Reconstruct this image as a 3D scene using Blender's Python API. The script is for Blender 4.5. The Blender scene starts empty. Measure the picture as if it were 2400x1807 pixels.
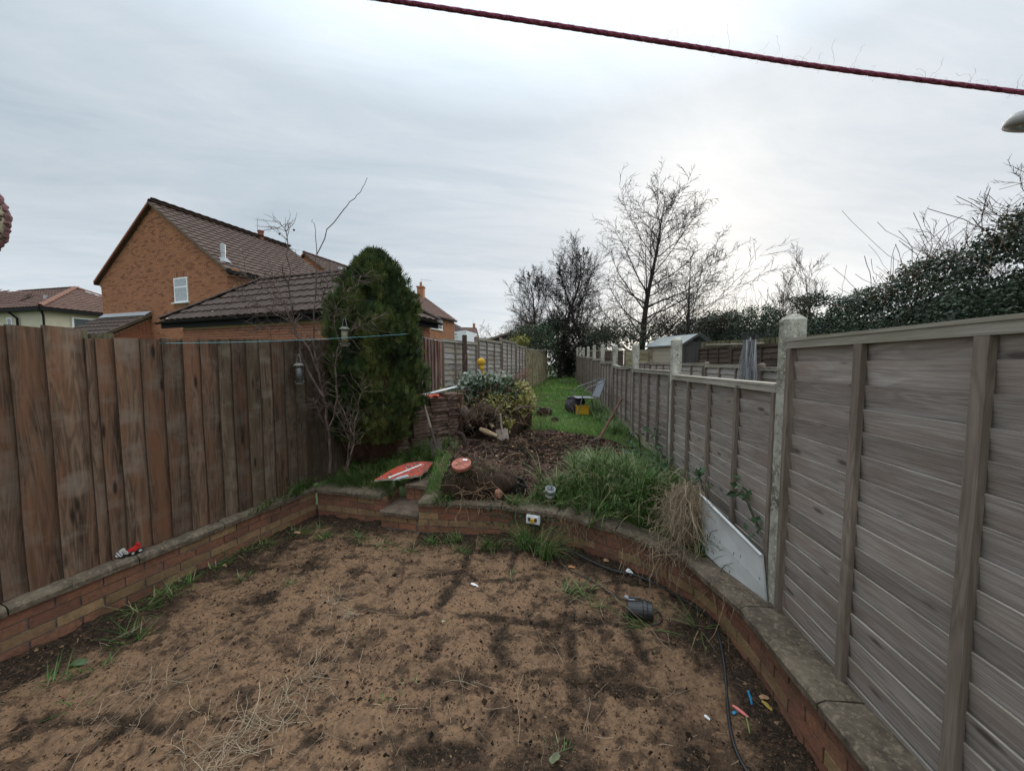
import bpy, math, random
import numpy as np
from mathutils import Vector, Matrix, Euler
random.seed(5)
rng = np.random.default_rng(11)
sc = bpy.context.scene
COL = sc.collection
PI = math.pi
# ------------------------------------------------------------------ camera
EYE = 1.85
PITCH = math.atan(50.5 / 815)
cam_d = bpy.data.cameras.new('camera'); cam = bpy.data.objects.new('camera', cam_d); COL.objects.link(cam)
cam_d.sensor_width = 36; cam_d.lens = 36 * 815 / 2400
cam_d.clip_start = 0.02; cam_d.clip_end = 2000
cam.location = (0, 0, EYE); cam.rotation_euler = (PI / 2 - PITCH, 0, 0)
sc.camera = cam
# ------------------------------------------------------------------ exposure
sc.view_settings.view_transform = 'Standard'; sc.view_settings.look = 'None'
sc.view_settings.exposure = 0.56; sc.view_settings.gamma = 1.0
sc.view_settings.use_curve_mapping = False
# ------------------------------------------------------------------ node helpers
def nd(nt, t, ins=None, **props):
    n = nt.nodes.new(t)
    for k, v in props.items(): setattr(n, k, v)
    for k, v in (ins or {}).items():
        if isinstance(v, bpy.types.NodeSocket): nt.links.new(v, n.inputs[k])
        else: n.inputs[k].default_value = v
    return n
def ramp(nt, fac, stops, interp='LINEAR'):
    r = nt.nodes.new('ShaderNodeValToRGB'); cr = r.color_ramp; cr.interpolation = interp
    while len(cr.elements) < len(stops): cr.elements.new(0.5)
    for e, (p, c) in zip(cr.elements, stops):
        e.position = p
        e.color = (c[0], c[1], c[2], 1) if hasattr(c, '__len__') else (c, c, c, 1)
    if fac is not None: nt.links.new(fac, r.inputs[0])
    return r.outputs[0]
def mix(nt, fac, a, b, mode='MIX'):
    n = nt.nodes.new('ShaderNodeMix'); n.data_type = 'RGBA'; n.blend_type = mode
    for sock, v in ((n.inputs[0], fac), (n.inputs[6], a), (n.inputs[7], b)):
        if isinstance(v, bpy.types.NodeSocket): nt.links.new(v, sock)
        elif hasattr(v, '__len__'): sock.default_value = (v[0], v[1], v[2], 1)
        else: sock.default_value = v
    return n.outputs[2]
def math_(nt, op, a, b=0.0, c=None, clamp=False):
    n = nt.nodes.new('ShaderNodeMath'); n.operation = op; n.use_clamp = clamp
    for i, v in enumerate((a, b, c)):
        if v is None: continue
        if isinstance(v, bpy.types.NodeSocket): nt.links.new(v, n.inputs[i])
        else: n.inputs[i].default_value = v
    return n.outputs[0]
def noise(nt, vec, scale, detail=4, rough=0.55, dist=0.0):
    n = nd(nt, 'ShaderNodeTexNoise', {'Scale': scale, 'Detail': detail, 'Roughness': rough, 'Distortion': dist})
    if vec is not None: nt.links.new(vec, n.inputs['Vector'])
    return n.outputs['Fac']
def mapv(nt, vec, scale=(1, 1, 1), rot=(0, 0, 0), loc=(0, 0, 0)):
    n = nd(nt, 'ShaderNodeMapping'); nt.links.new(vec, n.inputs['Vector'])
    n.inputs['Scale'].default_value = scale; n.inputs['Rotation'].default_value = rot; n.inputs['Location'].default_value = loc
    return n.outputs[0]
def new_mat(name, color=None, rough=0.85, spec=0.3, metal=0.0):
    m = bpy.data.materials.new(name); m.use_nodes = True
    nt = m.node_tree; b = nt.nodes['Principled BSDF']
    b.inputs['Roughness'].default_value = rough; b.inputs['Metallic'].default_value = metal
    b.inputs['Specular IOR Level'].default_value = spec
    if color is not None and not isinstance(color, bpy.types.NodeSocket): b.inputs['Base Color'].default_value = (*color, 1)
    return m, nt, b
def bump(nt, b, h, strength=0.5, dist=0.01):
    n = nd(nt, 'ShaderNodeBump', {'Strength': strength, 'Distance': dist, 'Height': h}); nt.links.new(n.outputs[0], b.inputs['Normal'])
def texco(nt, out='Object'): return nt.nodes.new('ShaderNodeTexCoord').outputs[out]
def objrand(nt): return nt.nodes.new('ShaderNodeObjectInfo').outputs['Random']
def attr(nt, name, out='Fac'): return nd(nt, 'ShaderNodeAttribute', attribute_name=name).outputs[out]
# ------------------------------------------------------------------ sky and sun
world = bpy.data.worlds.new('World'); sc.world = world; world.use_nodes = True
nt = world.node_tree; nt.nodes.clear()
SUN_EL, SUN_AZ = math.radians(24), math.radians(27)      # azimuth from +Y towards +X
sky = nd(nt, 'ShaderNodeTexSky', sky_type='NISHITA', sun_disc=False, sun_elevation=SUN_EL, sun_rotation=SUN_AZ, air_density=1.0, dust_density=2.0, ozone_density=1.0)
tc = texco(nt, 'Generated')
sep = nd(nt, 'ShaderNodeSeparateXYZ'); nt.links.new(tc, sep.inputs[0])
up = math_(nt, 'MAXIMUM', sep.outputs['Z'], 0.0)
den = math_(nt, 'ADD', up, 0.10)
px = math_(nt, 'DIVIDE', sep.outputs['X'], den); py = math_(nt, 'DIVIDE', sep.outputs['Y'], den)
pv = nd(nt, 'ShaderNodeCombineXYZ', {'X': px, 'Y': py}).outputs[0]
pvr = mapv(nt, pv, rot=(0, 0, math.radians(-12)))
n1 = noise(nt, mapv(nt, pvr, scale=(0.6, 1.7, 1)), 0.9, 8, 0.62, 0.9)
n2 = noise(nt, mapv(nt, pvr, scale=(0.5, 1.8, 1), loc=(3, 7, 0)), 2.6, 7, 0.68, 0.8)
n3 = noise(nt, mapv(nt, pv, scale=(0.3, 0.45, 1), loc=(9, 2, 0)), 0.55, 3, 0.5)
cl = math_(nt, 'ADD', math_(nt, 'MULTIPLY', n1, 0.36), math_(nt, 'ADD', math_(nt, 'MULTIPLY', n2, 0.16), math_(nt, 'MULTIPLY', n3, 0.48)))
cloud = ramp(nt, cl, [(0.33, (0.47, 0.56, 0.63)), (0.46, (0.60, 0.67, 0.73)), (0.58, (0.76, 0.80, 0.84)), (0.68, (0.88, 0.90, 0.92))])
# an overcast sky is brighter towards the zenith
zen = ramp(nt, up, [(0.0, 0.80), (0.10, 0.73), (0.3, 0.66), (0.55, 0.75), (0.7, 1.3), (1.0, 2.6)])
cloud = mix(nt, 1.0, cloud, zen, 'MULTIPLY')
# thin cloud in front of the low sun: paler and warmer
sd = Vector((math.sin(SUN_AZ) * math.cos(math.radians(5)), math.cos(SUN_AZ) * math.cos(math.radians(5)), math.sin(math.radians(5))))
dot = nd(nt, 'ShaderNodeVectorMath', {1: sd}, operation='DOT_PRODUCT'); nt.links.new(tc, dot.inputs[0])
glow = ramp(nt, dot.outputs['Value'], [(0.80, 0), (0.93, 0.12), (0.985, 0.42), (1.0, 0.6)])
low = ramp(nt, sep.outputs['Z'], [(0.02, 1.0), (0.12, 0.5), (0.30, 0.0)])
glow = math_(nt, 'MULTIPLY', glow, low)
cloud = mix(nt, glow, cloud, (1.0, 0.93, 0.78))
sky10 = mix(nt, 1.0, cloud, (10, 10, 10), 'MULTIPLY')
skyc = mix(nt, 0.94, sky.outputs[0], sky10)
bg = nd(nt, 'ShaderNodeBackground', {'Color': skyc, 'Strength': 0.1})
nt.links.new(bg.outputs[0], nd(nt, 'ShaderNodeOutputWorld').inputs[0])
sl = bpy.data.lights.new('sun', 'SUN'); sl.energy = 1.3; sl.angle = math.radians(40); sl.color = (1.0, 0.94, 0.85)
so = bpy.data.objects.new('sun', sl); COL.objects.link(so)
sv = Vector((math.sin(SUN_AZ) * math.cos(SUN_EL), math.cos(SUN_AZ) * math.cos(SUN_EL), math.sin(SUN_EL)))
so.rotation_euler = sv.to_track_quat('Z', 'Y').to_euler(); so.location = sv * 50
# ------------------------------------------------------------------ view geometry used to survey the photograph
cP, sP = math.cos(PITCH), math.sin(PITCH)
def ray(u, v):
    a = (u - 1200) / 815; b = -(v - 903.5) / 815
    return Vector((a, cP + b * sP, -sP + b * cP))
def P(u, v, Y):
    d = ray(u, v); return Vector((0, 0, EYE)) + d * (Y / d.y)
def G(u, v, z):
    d = ray(u, v); return Vector((0, 0, EYE)) + d * ((z - EYE) / d.z)
# ------------------------------------------------------------------ mesh helpers
class MB:
    def __init__(s): s.v = []; s.f = []; s.m = []
    def add(s, vs, fs, mi=0):
        o = len(s.v); s.v.extend([tuple(q) for q in vs]); s.f.extend([tuple(i + o for i in f) for f in fs]); s.m.extend([mi] * len(fs))
        return s
    def box(s, c, size, R=None, mi=0, taper=1.0):
        hx, hy, hz = size[0] / 2, size[1] / 2, size[2] / 2
        vs = [Vector((x * hx * (taper if z > 0 else 1), y * hy * (taper if z > 0 else 1), z * hz)) for z in (-1, 1) for y in (-1, 1) for x in (-1, 1)]
        if R is not None: vs = [R @ q for q in vs]
        c = Vector(c)
        return s.add([q + c for q in vs], [(0, 2, 3, 1), (4, 5, 7, 6), (0, 1, 5, 4), (2, 6, 7, 3), (0, 4, 6, 2), (1, 3, 7, 5)], mi)
    def tube(s, pts, rad, n=6, mi=0, caps=True):
        pts = [Vector(p) for p in pts]
        if not hasattr(rad, '__len__'): rad = [rad] * len(pts)
        base = len(s.v); up = None
        for i, p in enumerate(pts):
            t = (pts[min(i + 1, len(pts) - 1)] - pts[max(i - 1, 0)])
            if t.length < 1e-9: t = Vector((0, 0, 1))
            t.normalize()
            if up is None:
                up = Vector((0, 0, 1)) if abs(t.z) < 0.9 else Vector((1, 0, 0))
            a = t.cross(up)
            if a.length < 1e-6: a = t.cross(Vector((0, 1, 0)))
            a.normalize(); b = a.cross(t); up = b
            for k in range(n):
                an = 2 * PI * k / n
                s.v.append(tuple(p + (a * math.cos(an) + b * math.sin(an)) * rad[i]))
        fs = []
        for i in range(len(pts) - 1):
            for k in range(n):
                k2 = (k + 1) % n
                fs.append((base + i * n + k, base + i * n + k2, base + (i + 1) * n + k2, base + (i + 1) * n + k))
        if caps and n > 2:
            fs.append(tuple(base + k for k in range(n))[::-1]); fs.append(tuple(base + (len(pts) - 1) * n + k for k in range(n)))
        s.f.extend(fs); s.m.extend([mi] * len(fs)); return s
    def lathe(s, prof, n=16, Mx=None, mi=0, capb=True, capt=True):
        vs = []; fs = []
        for r, z in prof:
            for k in range(n):
                a = 2 * PI * k / n; vs.append(Vector((r * math.cos(a), r * math.sin(a), z)))
        for i in range(len(prof) - 1):
            for k in range(n):
                k2 = (k + 1) % n; fs.append((i * n + k, i * n + k2, (i + 1) * n + k2, (i + 1) * n + k))
        if capb: fs.append(tuple(range(n))[::-1])
        if capt: fs.append(tuple((len(prof) - 1) * n + k for k in range(n)))
        if Mx is not None: vs = [Mx @ q for q in vs]
        return s.add(vs, fs, mi)
    def prism(s, poly, d, Mx=None, mi=0):
        """closed 2D outline (x,z) extruded in y from 0 to d"""
        n = len(poly); vs = [Vector((x, 0, z)) for x, z in poly] + [Vector((x, d, z)) for x, z in poly]
        fs = [tuple(range(n)), tuple(range(2 * n - 1, n - 1, -1))] + [(i, i + n, (i + 1) % n + n, (i + 1) % n) for i in range(n)]
        if Mx is not None: vs = [Mx @ q for q in vs]
        return s.add(vs, fs, mi)
    def mesh(s, name, mats, smooth=False):
        me = bpy.data.meshes.new(name); me.from_pydata(s.v, [], s.f)
        for m in (mats if isinstance(mats, (list, tuple)) else [mats]): me.materials.append(m)
        if any(s.m): me.polygons.foreach_set('material_index', s.m)
        if smooth: me.polygons.foreach_set('use_smooth', [True] * len(me.polygons))
        me.validate(); me.update(); return me
def link(name, me, parent=None, mw=None, loc=None):
    o = bpy.data.objects.new(name, me); COL.objects.link(o)
    if parent is not None: o.parent = parent
    if mw is not None: o.matrix_basis = mw
    if loc is not None: o.location = loc
    return o
def obj(name, mb, mats, parent=None, smooth=False, mw=None, loc=None):
    return link(name, mb.mesh(name, mats, smooth), parent, mw, loc)
def tag(o, label=None, cat=None, group=None, kind=None):
    if label: o['label'] = label
    if cat: o['category'] = cat
    if group: o['group'] = group
    if kind: o['kind'] = kind
    return o
def thing(name, label, cat, loc=(0, 0, 0), rz=0.0, group=None, rot=None):
    o = bpy.data.objects.new(name, None); COL.objects.link(o)
    o.location = loc; o.rotation_euler = rot if rot else (0, 0, rz); o.empty_display_size = 0.1
    return tag(o, label, cat, group)
def np_mesh(name, V, mats, tint=None, smooth=False, midx=None):
    """V: (N,k,3) separate polygons of k corners each"""
    V = np.asarray(V, dtype=np.float32); N, k, _ = V.shape
    me = bpy.data.meshes.new(name)
    me.vertices.add(N * k); me.vertices.foreach_set('co', V.reshape(-1))
    me.loops.add(N * k); me.loops.foreach_set('vertex_index', np.arange(N * k, dtype=np.int32))
    me.polygons.add(N); me.polygons.foreach_set('loop_start', np.arange(0, N * k, k, dtype=np.int32))
    try: me.polygons.foreach_set('loop_total', np.full(N, k, dtype=np.int32))
    except Exception: pass
    for m in (mats if isinstance(mats, (list, tuple)) else [mats]): me.materials.append(m)
    if midx is not None: me.polygons.foreach_set('material_index', np.asarray(midx, dtype=np.int32))
    if smooth: me.polygons.foreach_set('use_smooth', np.ones(N, dtype=bool))
    if tint is not None:
        a = me.attributes.new('tint', 'FLOAT', 'FACE'); a.data.foreach_set('value', np.asarray(tint, dtype=np.float32))
    me.update(calc_edges=True); return me
def grid_mesh(name, X, Y, Z, mats, keep=None, attrs=None, smooth=True):
    ny, nx = X.shape
    me = bpy.data.meshes.new(name)
    co = np.stack([X, Y, Z], -1).reshape(-1, 3).astype(np.float32)
    i = np.arange(ny * nx).reshape(ny, nx)
    q = np.stack([i[:-1, :-1], i[:-1, 1:], i[1:, 1:], i[1:, :-1]], -1).reshape(-1, 4)
    if keep is not None: q = q[keep.reshape(-1)]
    me.vertices.add(len(co)); me.vertices.foreach_set('co', co.reshape(-1))
    me.loops.add(q.size); me.loops.foreach_set('vertex_index', q.reshape(-1).astype(np.int32))
    me.polygons.add(len(q)); me.polygons.foreach_set('loop_start', np.arange(0, q.size, 4, dtype=np.int32))
    try: me.polygons.foreach_set('loop_total', np.full(len(q), 4, dtype=np.int32))
    except Exception: pass
    for m in (mats if isinstance(mats, (list, tuple)) else [mats]): me.materials.append(m)
    if smooth: me.polygons.foreach_set('use_smooth', np.ones(len(q), dtype=bool))
    for n, a in (attrs or {}).items():
        at = me.attributes.new(n, 'FLOAT', 'POINT'); at.data.foreach_set('value', a.reshape(-1).astype(np.float32))
    me.update(calc_edges=True); return me
_tabs = {}
def vnoise(x, y, seed=0):
    if seed not in _tabs: _tabs[seed] = np.random.default_rng(1000 + seed).random((256, 256))
    T = _tabs[seed]; x = np.asarray(x, float); y = np.asarray(y, float)
    xi = np.floor(x).astype(int); yi = np.floor(y).astype(int); fx = x - xi; fy = y - yi
    fx = fx * fx * (3 - 2 * fx); fy = fy * fy * (3 - 2 * fy)
    g = lambda a, b: T[a % 256, b % 256]
    return (g(xi, yi) * (1 - fx) + g(xi + 1, yi) * fx) * (1 - fy) + (g(xi, yi + 1) * (1 - fx) + g(xi + 1, yi + 1) * fx) * fy
def fbm(x, y, f=1.0, o=4, seed=0, gain=0.5):
    r = 0; a = 1.0; t = 0
    for k in range(o):
        r = r + a * vnoise(np.asarray(x) * f + 17.3 * k, np.asarray(y) * f + 5.1 * k, seed + k); t += a; a *= gain; f *= 2.03
    return r / t
def sstep(a, b, x):
    t = np.clip((np.asarray(x, float) - a) / (b - a), 0, 1); return t * t * (3 - 2 * t)
def RZ(a): return Matrix.Rotation(a, 4, 'Z')
def basis(o, x, y, z):
    m = Matrix.Identity(4)
    for i, a in enumerate((x, y, z, o)):
        for j in range(3): m[j][i] = a[j]
    return m
ORD = ['first', 'second', 'third', 'fourth', 'fifth', 'sixth', 'seventh', 'eighth', 'ninth', 'tenth', 'eleventh']
# ------------------------------------------------------------------ materials
def wood(name, dark, light, axis='x', grain=38.0, stain=None, knots=True, bumps=0.25, rough=0.8, var=0.35, algae=None):
    m, nt, b = new_mat(name, rough=rough, spec=0.25)
    r = objrand(nt); tcv = texco(nt)
    off = nd(nt, 'ShaderNodeCombineXYZ', {'X': math_(nt, 'MULTIPLY', r, 91.0), 'Y': math_(nt, 'MULTIPLY', r, 37.0), 'Z': math_(nt, 'MULTIPLY', r, 53.0)}).outputs[0]
    v = nd(nt, 'ShaderNodeVectorMath', {0: tcv, 1: off}, operation='ADD').outputs[0]
    L = 3.0; sc3 = (L, grain, grain) if axis == 'x' else (grain, grain, L)
    g = noise(nt, mapv(nt, v, scale=sc3), 1.0, 6, 0.65, 0.7)
    sc4 = (0.8, 4, 4) if axis == 'x' else (4, 4, 0.8)
    big = noise(nt, mapv(nt, v, scale=sc4), 1.3, 4, 0.6)
    sc5 = (1.2, 14, 14) if axis == 'x' else (14, 14, 1.2)
    ring = noise(nt, mapv(nt, v, scale=sc5), 1.0, 2, 0.5, 1.8)
    ring = math_(nt, 'PINGPONG', math_(nt, 'MULTIPLY', ring, 9.0), 1.0)
    f = math_(nt, 'ADD', math_(nt, 'MULTIPLY', g, 0.48), math_(nt, 'ADD', math_(nt, 'MULTIPLY', big, 0.40), math_(nt, 'MULTIPLY', ring, 0.17)))
    c = ramp(nt, f, [(0.34, dark), (0.53, [(a + q) / 2 for a, q in zip(dark, light)]), (0.70, light)])
    if stain: 
        s_ = noise(nt, mapv(nt, v, scale=(1.1, 2.5, 2.5) if axis == 'x' else (5, 5, 0.9), loc=(4, 4, 4)), 1.4, 4, 0.62)
        c = mix(nt, ramp(nt, s_, [(0.47, 0), (0.68, 0.85)]), c, stain)
    if algae:
        s_ = noise(nt, mapv(nt, v, scale=(2, 3, 3), loc=(8, 1, 4)), 1.7, 3, 0.6)
        c = mix(nt, ramp(nt, s_, [(0.5, 0), (0.72, 0.6)]), c, algae)
    if knots:
        vo = nd(nt, 'ShaderNodeTexVoronoi', {'Scale': 1.0, 'Randomness': 1.0}); nt.links.new(mapv(nt, v, scale=(3.2, 9, 9) if axis == 'x' else (9, 9, 2.2)), vo.inputs['Vector'])
        k = ramp(nt, vo.outputs['Distance'], [(0.07, 0.9), (0.17, 0.0)])
        c = mix(nt, k, c, [q * 0.45 for q in dark])
    hs = nd(nt, 'ShaderNodeHueSaturation', {'Color': c, 'Value': math_(nt, 'ADD', math_(nt, 'MULTIPLY', r, var), 1 - var / 2)})
    nt.links.new(hs.outputs[0], b.inputs['Base Color']); bump(nt, b, g, bumps, 0.004)
    return m
M_slat = wood('weathered_grey_wood', (0.21, 0.174, 0.155), (0.45, 0.40, 0.365), grain=95.0, stain=(0.29, 0.222, 0.185), var=0.36, bumps=0.7)
M_slatlight = wood('pale_grey_wood', (0.20, 0.18, 0.165), (0.43, 0.40, 0.37), stain=(0.30, 0.26, 0.19), var=0.3, bumps=0.4)
M_slatyel = wood('yellow_grey_wood', (0.21, 0.18, 0.11), (0.42, 0.37, 0.23), stain=(0.16, 0.13, 0.07), var=0.3)
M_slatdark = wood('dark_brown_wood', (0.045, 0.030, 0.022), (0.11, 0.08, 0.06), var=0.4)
M_edge = plain_edge = None
M_batten = wood('batten_wood', (0.12, 0.092, 0.072), (0.27, 0.215, 0.175), stain=(0.15, 0.115, 0.09), knots=False, axis='z', var=0.3)
M_rail = wood('top_rail_wood', (0.22, 0.195, 0.16), (0.45, 0.41, 0.345), stain=(0.25, 0.225, 0.16), var=0.2)
M_board = wood('brown_stained_board', (0.036, 0.023, 0.015), (0.205, 0.132, 0.088), axis='z', grain=26, stain=(0.19, 0.086, 0.046), var=0.6, bumps=0.9, algae=(0.21, 0.175, 0.14))
M_boardgreen = wood('greenish_brown_board', (0.042, 0.029, 0.020), (0.20, 0.142, 0.098), axis='z', grain=26, stain=(0.085, 0.062, 0.036), var=0.5, bumps=0.9, algae=(0.22, 0.195, 0.15))
M_redboard = wood('red_brown_peeling_board', (0.085, 0.038, 0.03), (0.22, 0.12, 0.10), axis='z', grain=26, stain=(0.34, 0.27, 0.24), var=0.5)
M_palis = wood('olive_palisade_board', (0.06, 0.055, 0.03), (0.17, 0.15, 0.09), axis='z', var=0.4)
M_postwood = wood('dark_post_wood', (0.045, 0.028, 0.022), (0.10, 0.065, 0.05), axis='z', knots=False)
M_handle = wood('tool_handle_wood', (0.20, 0.16, 0.12), (0.42, 0.36, 0.29), axis='z', knots=False, var=0.1)
M_darkhandle = wood('old_handle_wood', (0.07, 0.035, 0.022), (0.16, 0.085, 0.055), axis='z', knots=False, var=0.1)

def concrete(name, a, b_, speck=(0.05, 0.05, 0.045), speckscale=120, amt=0.5, green=0.0):
    m, nt, b = new_mat(name, rough=0.92, spec=0.2)
    v = texco(nt); geo = nd(nt, 'ShaderNodeNewGeometry').outputs['Position']
    n = noise(nt, geo, 9, 6, 0.65); c = ramp(nt, n, [(0.32, a), (0.68, b_)])
    vo = nd(nt, 'ShaderNodeTexVoronoi', {'Scale': speckscale}); nt.links.new(geo, vo.inputs['Vector'])
    k = math_(nt, 'MULTIPLY', ramp(nt, vo.outputs['Distance'], [(0.16, 1), (0.3, 0)]), ramp(nt, noise(nt, geo, speckscale * 0.35, 2), [(0.48, 0), (0.6, 1)]))
    c = mix(nt, math_(nt, 'MULTIPLY', k, amt), c, speck)
    n2 = noise(nt, geo, 4.1, 7, 0.75); c = mix(nt, ramp(nt, n2, [(0.47, 0), (0.62, 0.85)]), c, (0.075, 0.062, 0.045))
    n5 = noise(nt, geo, 38, 6, 0.75); c = mix(nt, ramp(nt, n5, [(0.52, 0), (0.62, 0.7)]), c, [min(1, q * 1.35) for q in b_])
    if green: c = mix(nt, math_(nt, 'MULTIPLY', ramp(nt, noise(nt, geo, 2.2, 4, 0.6), [(0.42, 0), (0.65, 1)]), green), c, (0.17, 0.17, 0.08))
    nt.links.new(c, b.inputs['Base Color']); bump(nt, b, math_(nt, 'ADD', n, k), 0.6, 0.006)
    return m
M_post = concrete('speckled_concrete', (0.30, 0.29, 0.245), (0.50, 0.485, 0.42), speckscale=75, amt=0.95, green=0.3)
M_coping = concrete('weathered_coping_concrete', (0.064, 0.050, 0.036), (0.185, 0.148, 0.108), speckscale=80, amt=0.6, green=0.06)
M_slab = concrete('muddy_paving_concrete', (0.07, 0.052, 0.038), (0.155, 0.115, 0.083), amt=0.2)
M_gravelb = concrete('gravel_board_concrete', (0.22, 0.21, 0.14), (0.36, 0.34, 0.24), amt=0.2, green=0.5)
def brickmat(name, cols, dirt=0.5, algae=0.0, ind=True):
    m, nt, b = new_mat(name, rough=0.9, spec=0.2)
    r = objrand(nt) if ind else attr(nt, 'tint')
    geo = nd(nt, 'ShaderNodeNewGeometry').outputs['Position']
    c = ramp(nt, r, [(i / max(1, len(cols) - 1), q) for i, q in enumerate(cols)])
    n = noise(nt, geo, 45, 5, 0.7); n2 = noise(nt, geo, 6, 5, 0.65)
    c = mix(nt, ramp(nt, n, [(0.35, 0.55), (0.62, 0.0)]), c, [q * 0.45 for q in cols[0]])
    c = mix(nt, math_(nt, 'MULTIPLY', ramp(nt, n2, [(0.45, 0), (0.7, 1)]), dirt), c, (0.06, 0.048, 0.036))
    if algae: c = mix(nt, math_(nt, 'MULTIPLY', ramp(nt, noise(nt, geo, 4.5, 4, 0.6), [(0.45, 0), (0.65, 1)]), algae), c, (0.13, 0.115, 0.04))
    nt.links.new(c, b.inputs['Base Color']); bump(nt, b, n, 0.5, 0.004)
    return m
M_bred = brickmat('red_garden_brick', [(0.19, 0.088, 0.058), (0.29, 0.13, 0.080), (0.23, 0.115, 0.075), (0.32, 0.145, 0.085)], 0.6, 0.12)
M_bbuff = brickmat('buff_garden_brick', [(0.28, 0.175, 0.095), (0.36, 0.225, 0.12), (0.25, 0.15, 0.085)], 0.6, 0.35)
M_mortar, nt, b = new_mat('mortar', rough=0.95); c = ramp(nt, noise(nt, texco(nt), 30, 4), [(0.3, (0.085, 0.078, 0.066)), (0.7, (0.22, 0.205, 0.18))]); nt.links.new(c, b.inputs['Base Color'])
HB = [(0.28, 0.122, 0.066), (0.45, 0.205, 0.11), (0.49, 0.23, 0.12), (0.41, 0.19, 0.105), (0.47, 0.215, 0.11), (0.23, 0.10, 0.058)]
M_hbrick = brickmat('orange_house_brick', HB, 0.08); M_hbrick_s = brickmat('orange_house_brick_joined', HB, 0.08, ind=False)
GB = [(0.30, 0.11, 0.065), (0.38, 0.15, 0.09), (0.33, 0.13, 0.075), (0.42, 0.18, 0.105)]
M_gbrick = brickmat('garage_brick', GB, 0.2); M_gbrick_s = brickmat('garage_brick_joined', GB, 0.2, ind=False)
M_hmortar, _, _ = new_mat('house_mortar', (0.50, 0.36, 0.24), 0.95)
def tilemat(name, cols, ind=True, lichen=0.35):
    m, nt, b = new_mat(name, rough=0.85, spec=0.25)
    r = objrand(nt) if ind else attr(nt, 'tint')
    geo = nd(nt, 'ShaderNodeNewGeometry').outputs['Position']
    c = ramp(nt, r, [(i / (len(cols) - 1), q) for i, q in enumerate(cols)])
    c = mix(nt, ramp(nt, noise(nt, geo, 5, 6, 0.7), [(0.42, 0), (0.7, 0.6)]), c, (0.05, 0.045, 0.032))
    vo = nd(nt, 'ShaderNodeTexVoronoi', {'Scale': 3.4}); nt.links.new(geo, vo.inputs['Vector'])
    k = math_(nt, 'MULTIPLY', ramp(nt, vo.outputs['Distance'], [(0.09, 1), (0.14, 0)]), ramp(nt, noise(nt, geo, 1.7, 2), [(0.55, 0), (0.6, lichen * 2)]))
    c = mix(nt, k, c, (0.5, 0.47, 0.42))
    nt.links.new(c, b.inputs['Base Color']); bump(nt, b, noise(nt, geo, 70, 4), 0.35, 0.004)
    return m
TC = [(0.095, 0.062, 0.05), (0.125, 0.083, 0.068), (0.11, 0.072, 0.06)]
TG = [(0.075, 0.052, 0.043), (0.10, 0.070, 0.06), (0.088, 0.06, 0.05)]
TR = [(0.125, 0.072, 0.056), (0.165, 0.095, 0.075), (0.145, 0.08, 0.064)]
M_tile = tilemat('brown_roof_tile', TC); M_tile_s = tilemat('brown_roof_tile_joined', TC, False)
M_gtile = tilemat('dark_garage_tile', TG, lichen=0.5); M_gtile_s = tilemat('dark_garage_tile_joined', TG, False, 0.5)
M_rtile_s = tilemat('red_brown_tile_joined', TR, False, 0.1)
def plain(name, c, rough=0.5, spec=0.4, var=0.15, scale=20, metal=0.0, bumpa=0.0):
    m, nt, b = new_mat(name, rough=rough, spec=spec, metal=metal)
    n = noise(nt, texco(nt), scale, 4, 0.6)
    col = ramp(nt, n, [(0.3, [q * (1 - var) for q in c]), (0.7, [min(1, q * (1 + var)) for q in c])])
    nt.links.new(col, b.inputs['Base Color'])
    if bumpa: bump(nt, b, n, bumpa, 0.005)
    return m
M_white = plain('white_plastic', (0.72, 0.73, 0.73), 0.4, var=0.05)
M_upvc = plain('white_window_frame', (0.78, 0.80, 0.80), 0.35, var=0.03)
M_black = plain('black_plastic', (0.018, 0.018, 0.019), 0.42, 0.5, 0.3)
M_gutter = plain('black_gutter', (0.014, 0.014, 0.015), 0.75, 0.15, 0.2)
M_glass, nt, b = new_mat('window_glass', (0.10, 0.12, 0.13), 0.06, 0.8)
M_net = plain('net_curtain_behind_glass', (0.33, 0.37, 0.38), 0.25, 0.6, 0.25, 14)
M_lead = plain('lead_flashing', (0.30, 0.32, 0.34), 0.55, 0.5, 0.15, 8)
M_metal = plain('galvanised_metal', (0.42, 0.43, 0.44), 0.4, 0.5, 0.1, metal=0.6)
M_rust = plain('rusty_steel', (0.055, 0.036, 0.028), 0.8, 0.3, 0.4, 40)
M_render = plain('cream_render', (0.56, 0.52, 0.40), 0.9, 0.2, 0.06, 3)
M_whiterender = plain('white_render', (0.66, 0.69, 0.72), 0.9, 0.2, 0.05, 3)
M_shedbeige = plain('beige_shed_plastic', (0.44, 0.38, 0.30), 0.6, 0.3, 0.06, 6)
M_sheddark = plain('grey_brown_shed_plastic', (0.085, 0.078, 0.075), 0.55, 0.3, 0.12, 6)
M_shedroof = plain('blue_grey_shed_roof', (0.27, 0.31, 0.31), 0.5, 0.4, 0.08, 5)
M_chim = plain('chimney_terracotta', (0.26, 0.10, 0.07), 0.9, 0.2, 0.25)
M_felt = plain('shed_felt', (0.10, 0.11, 0.12), 0.9, 0.2, 0.3)
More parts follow.
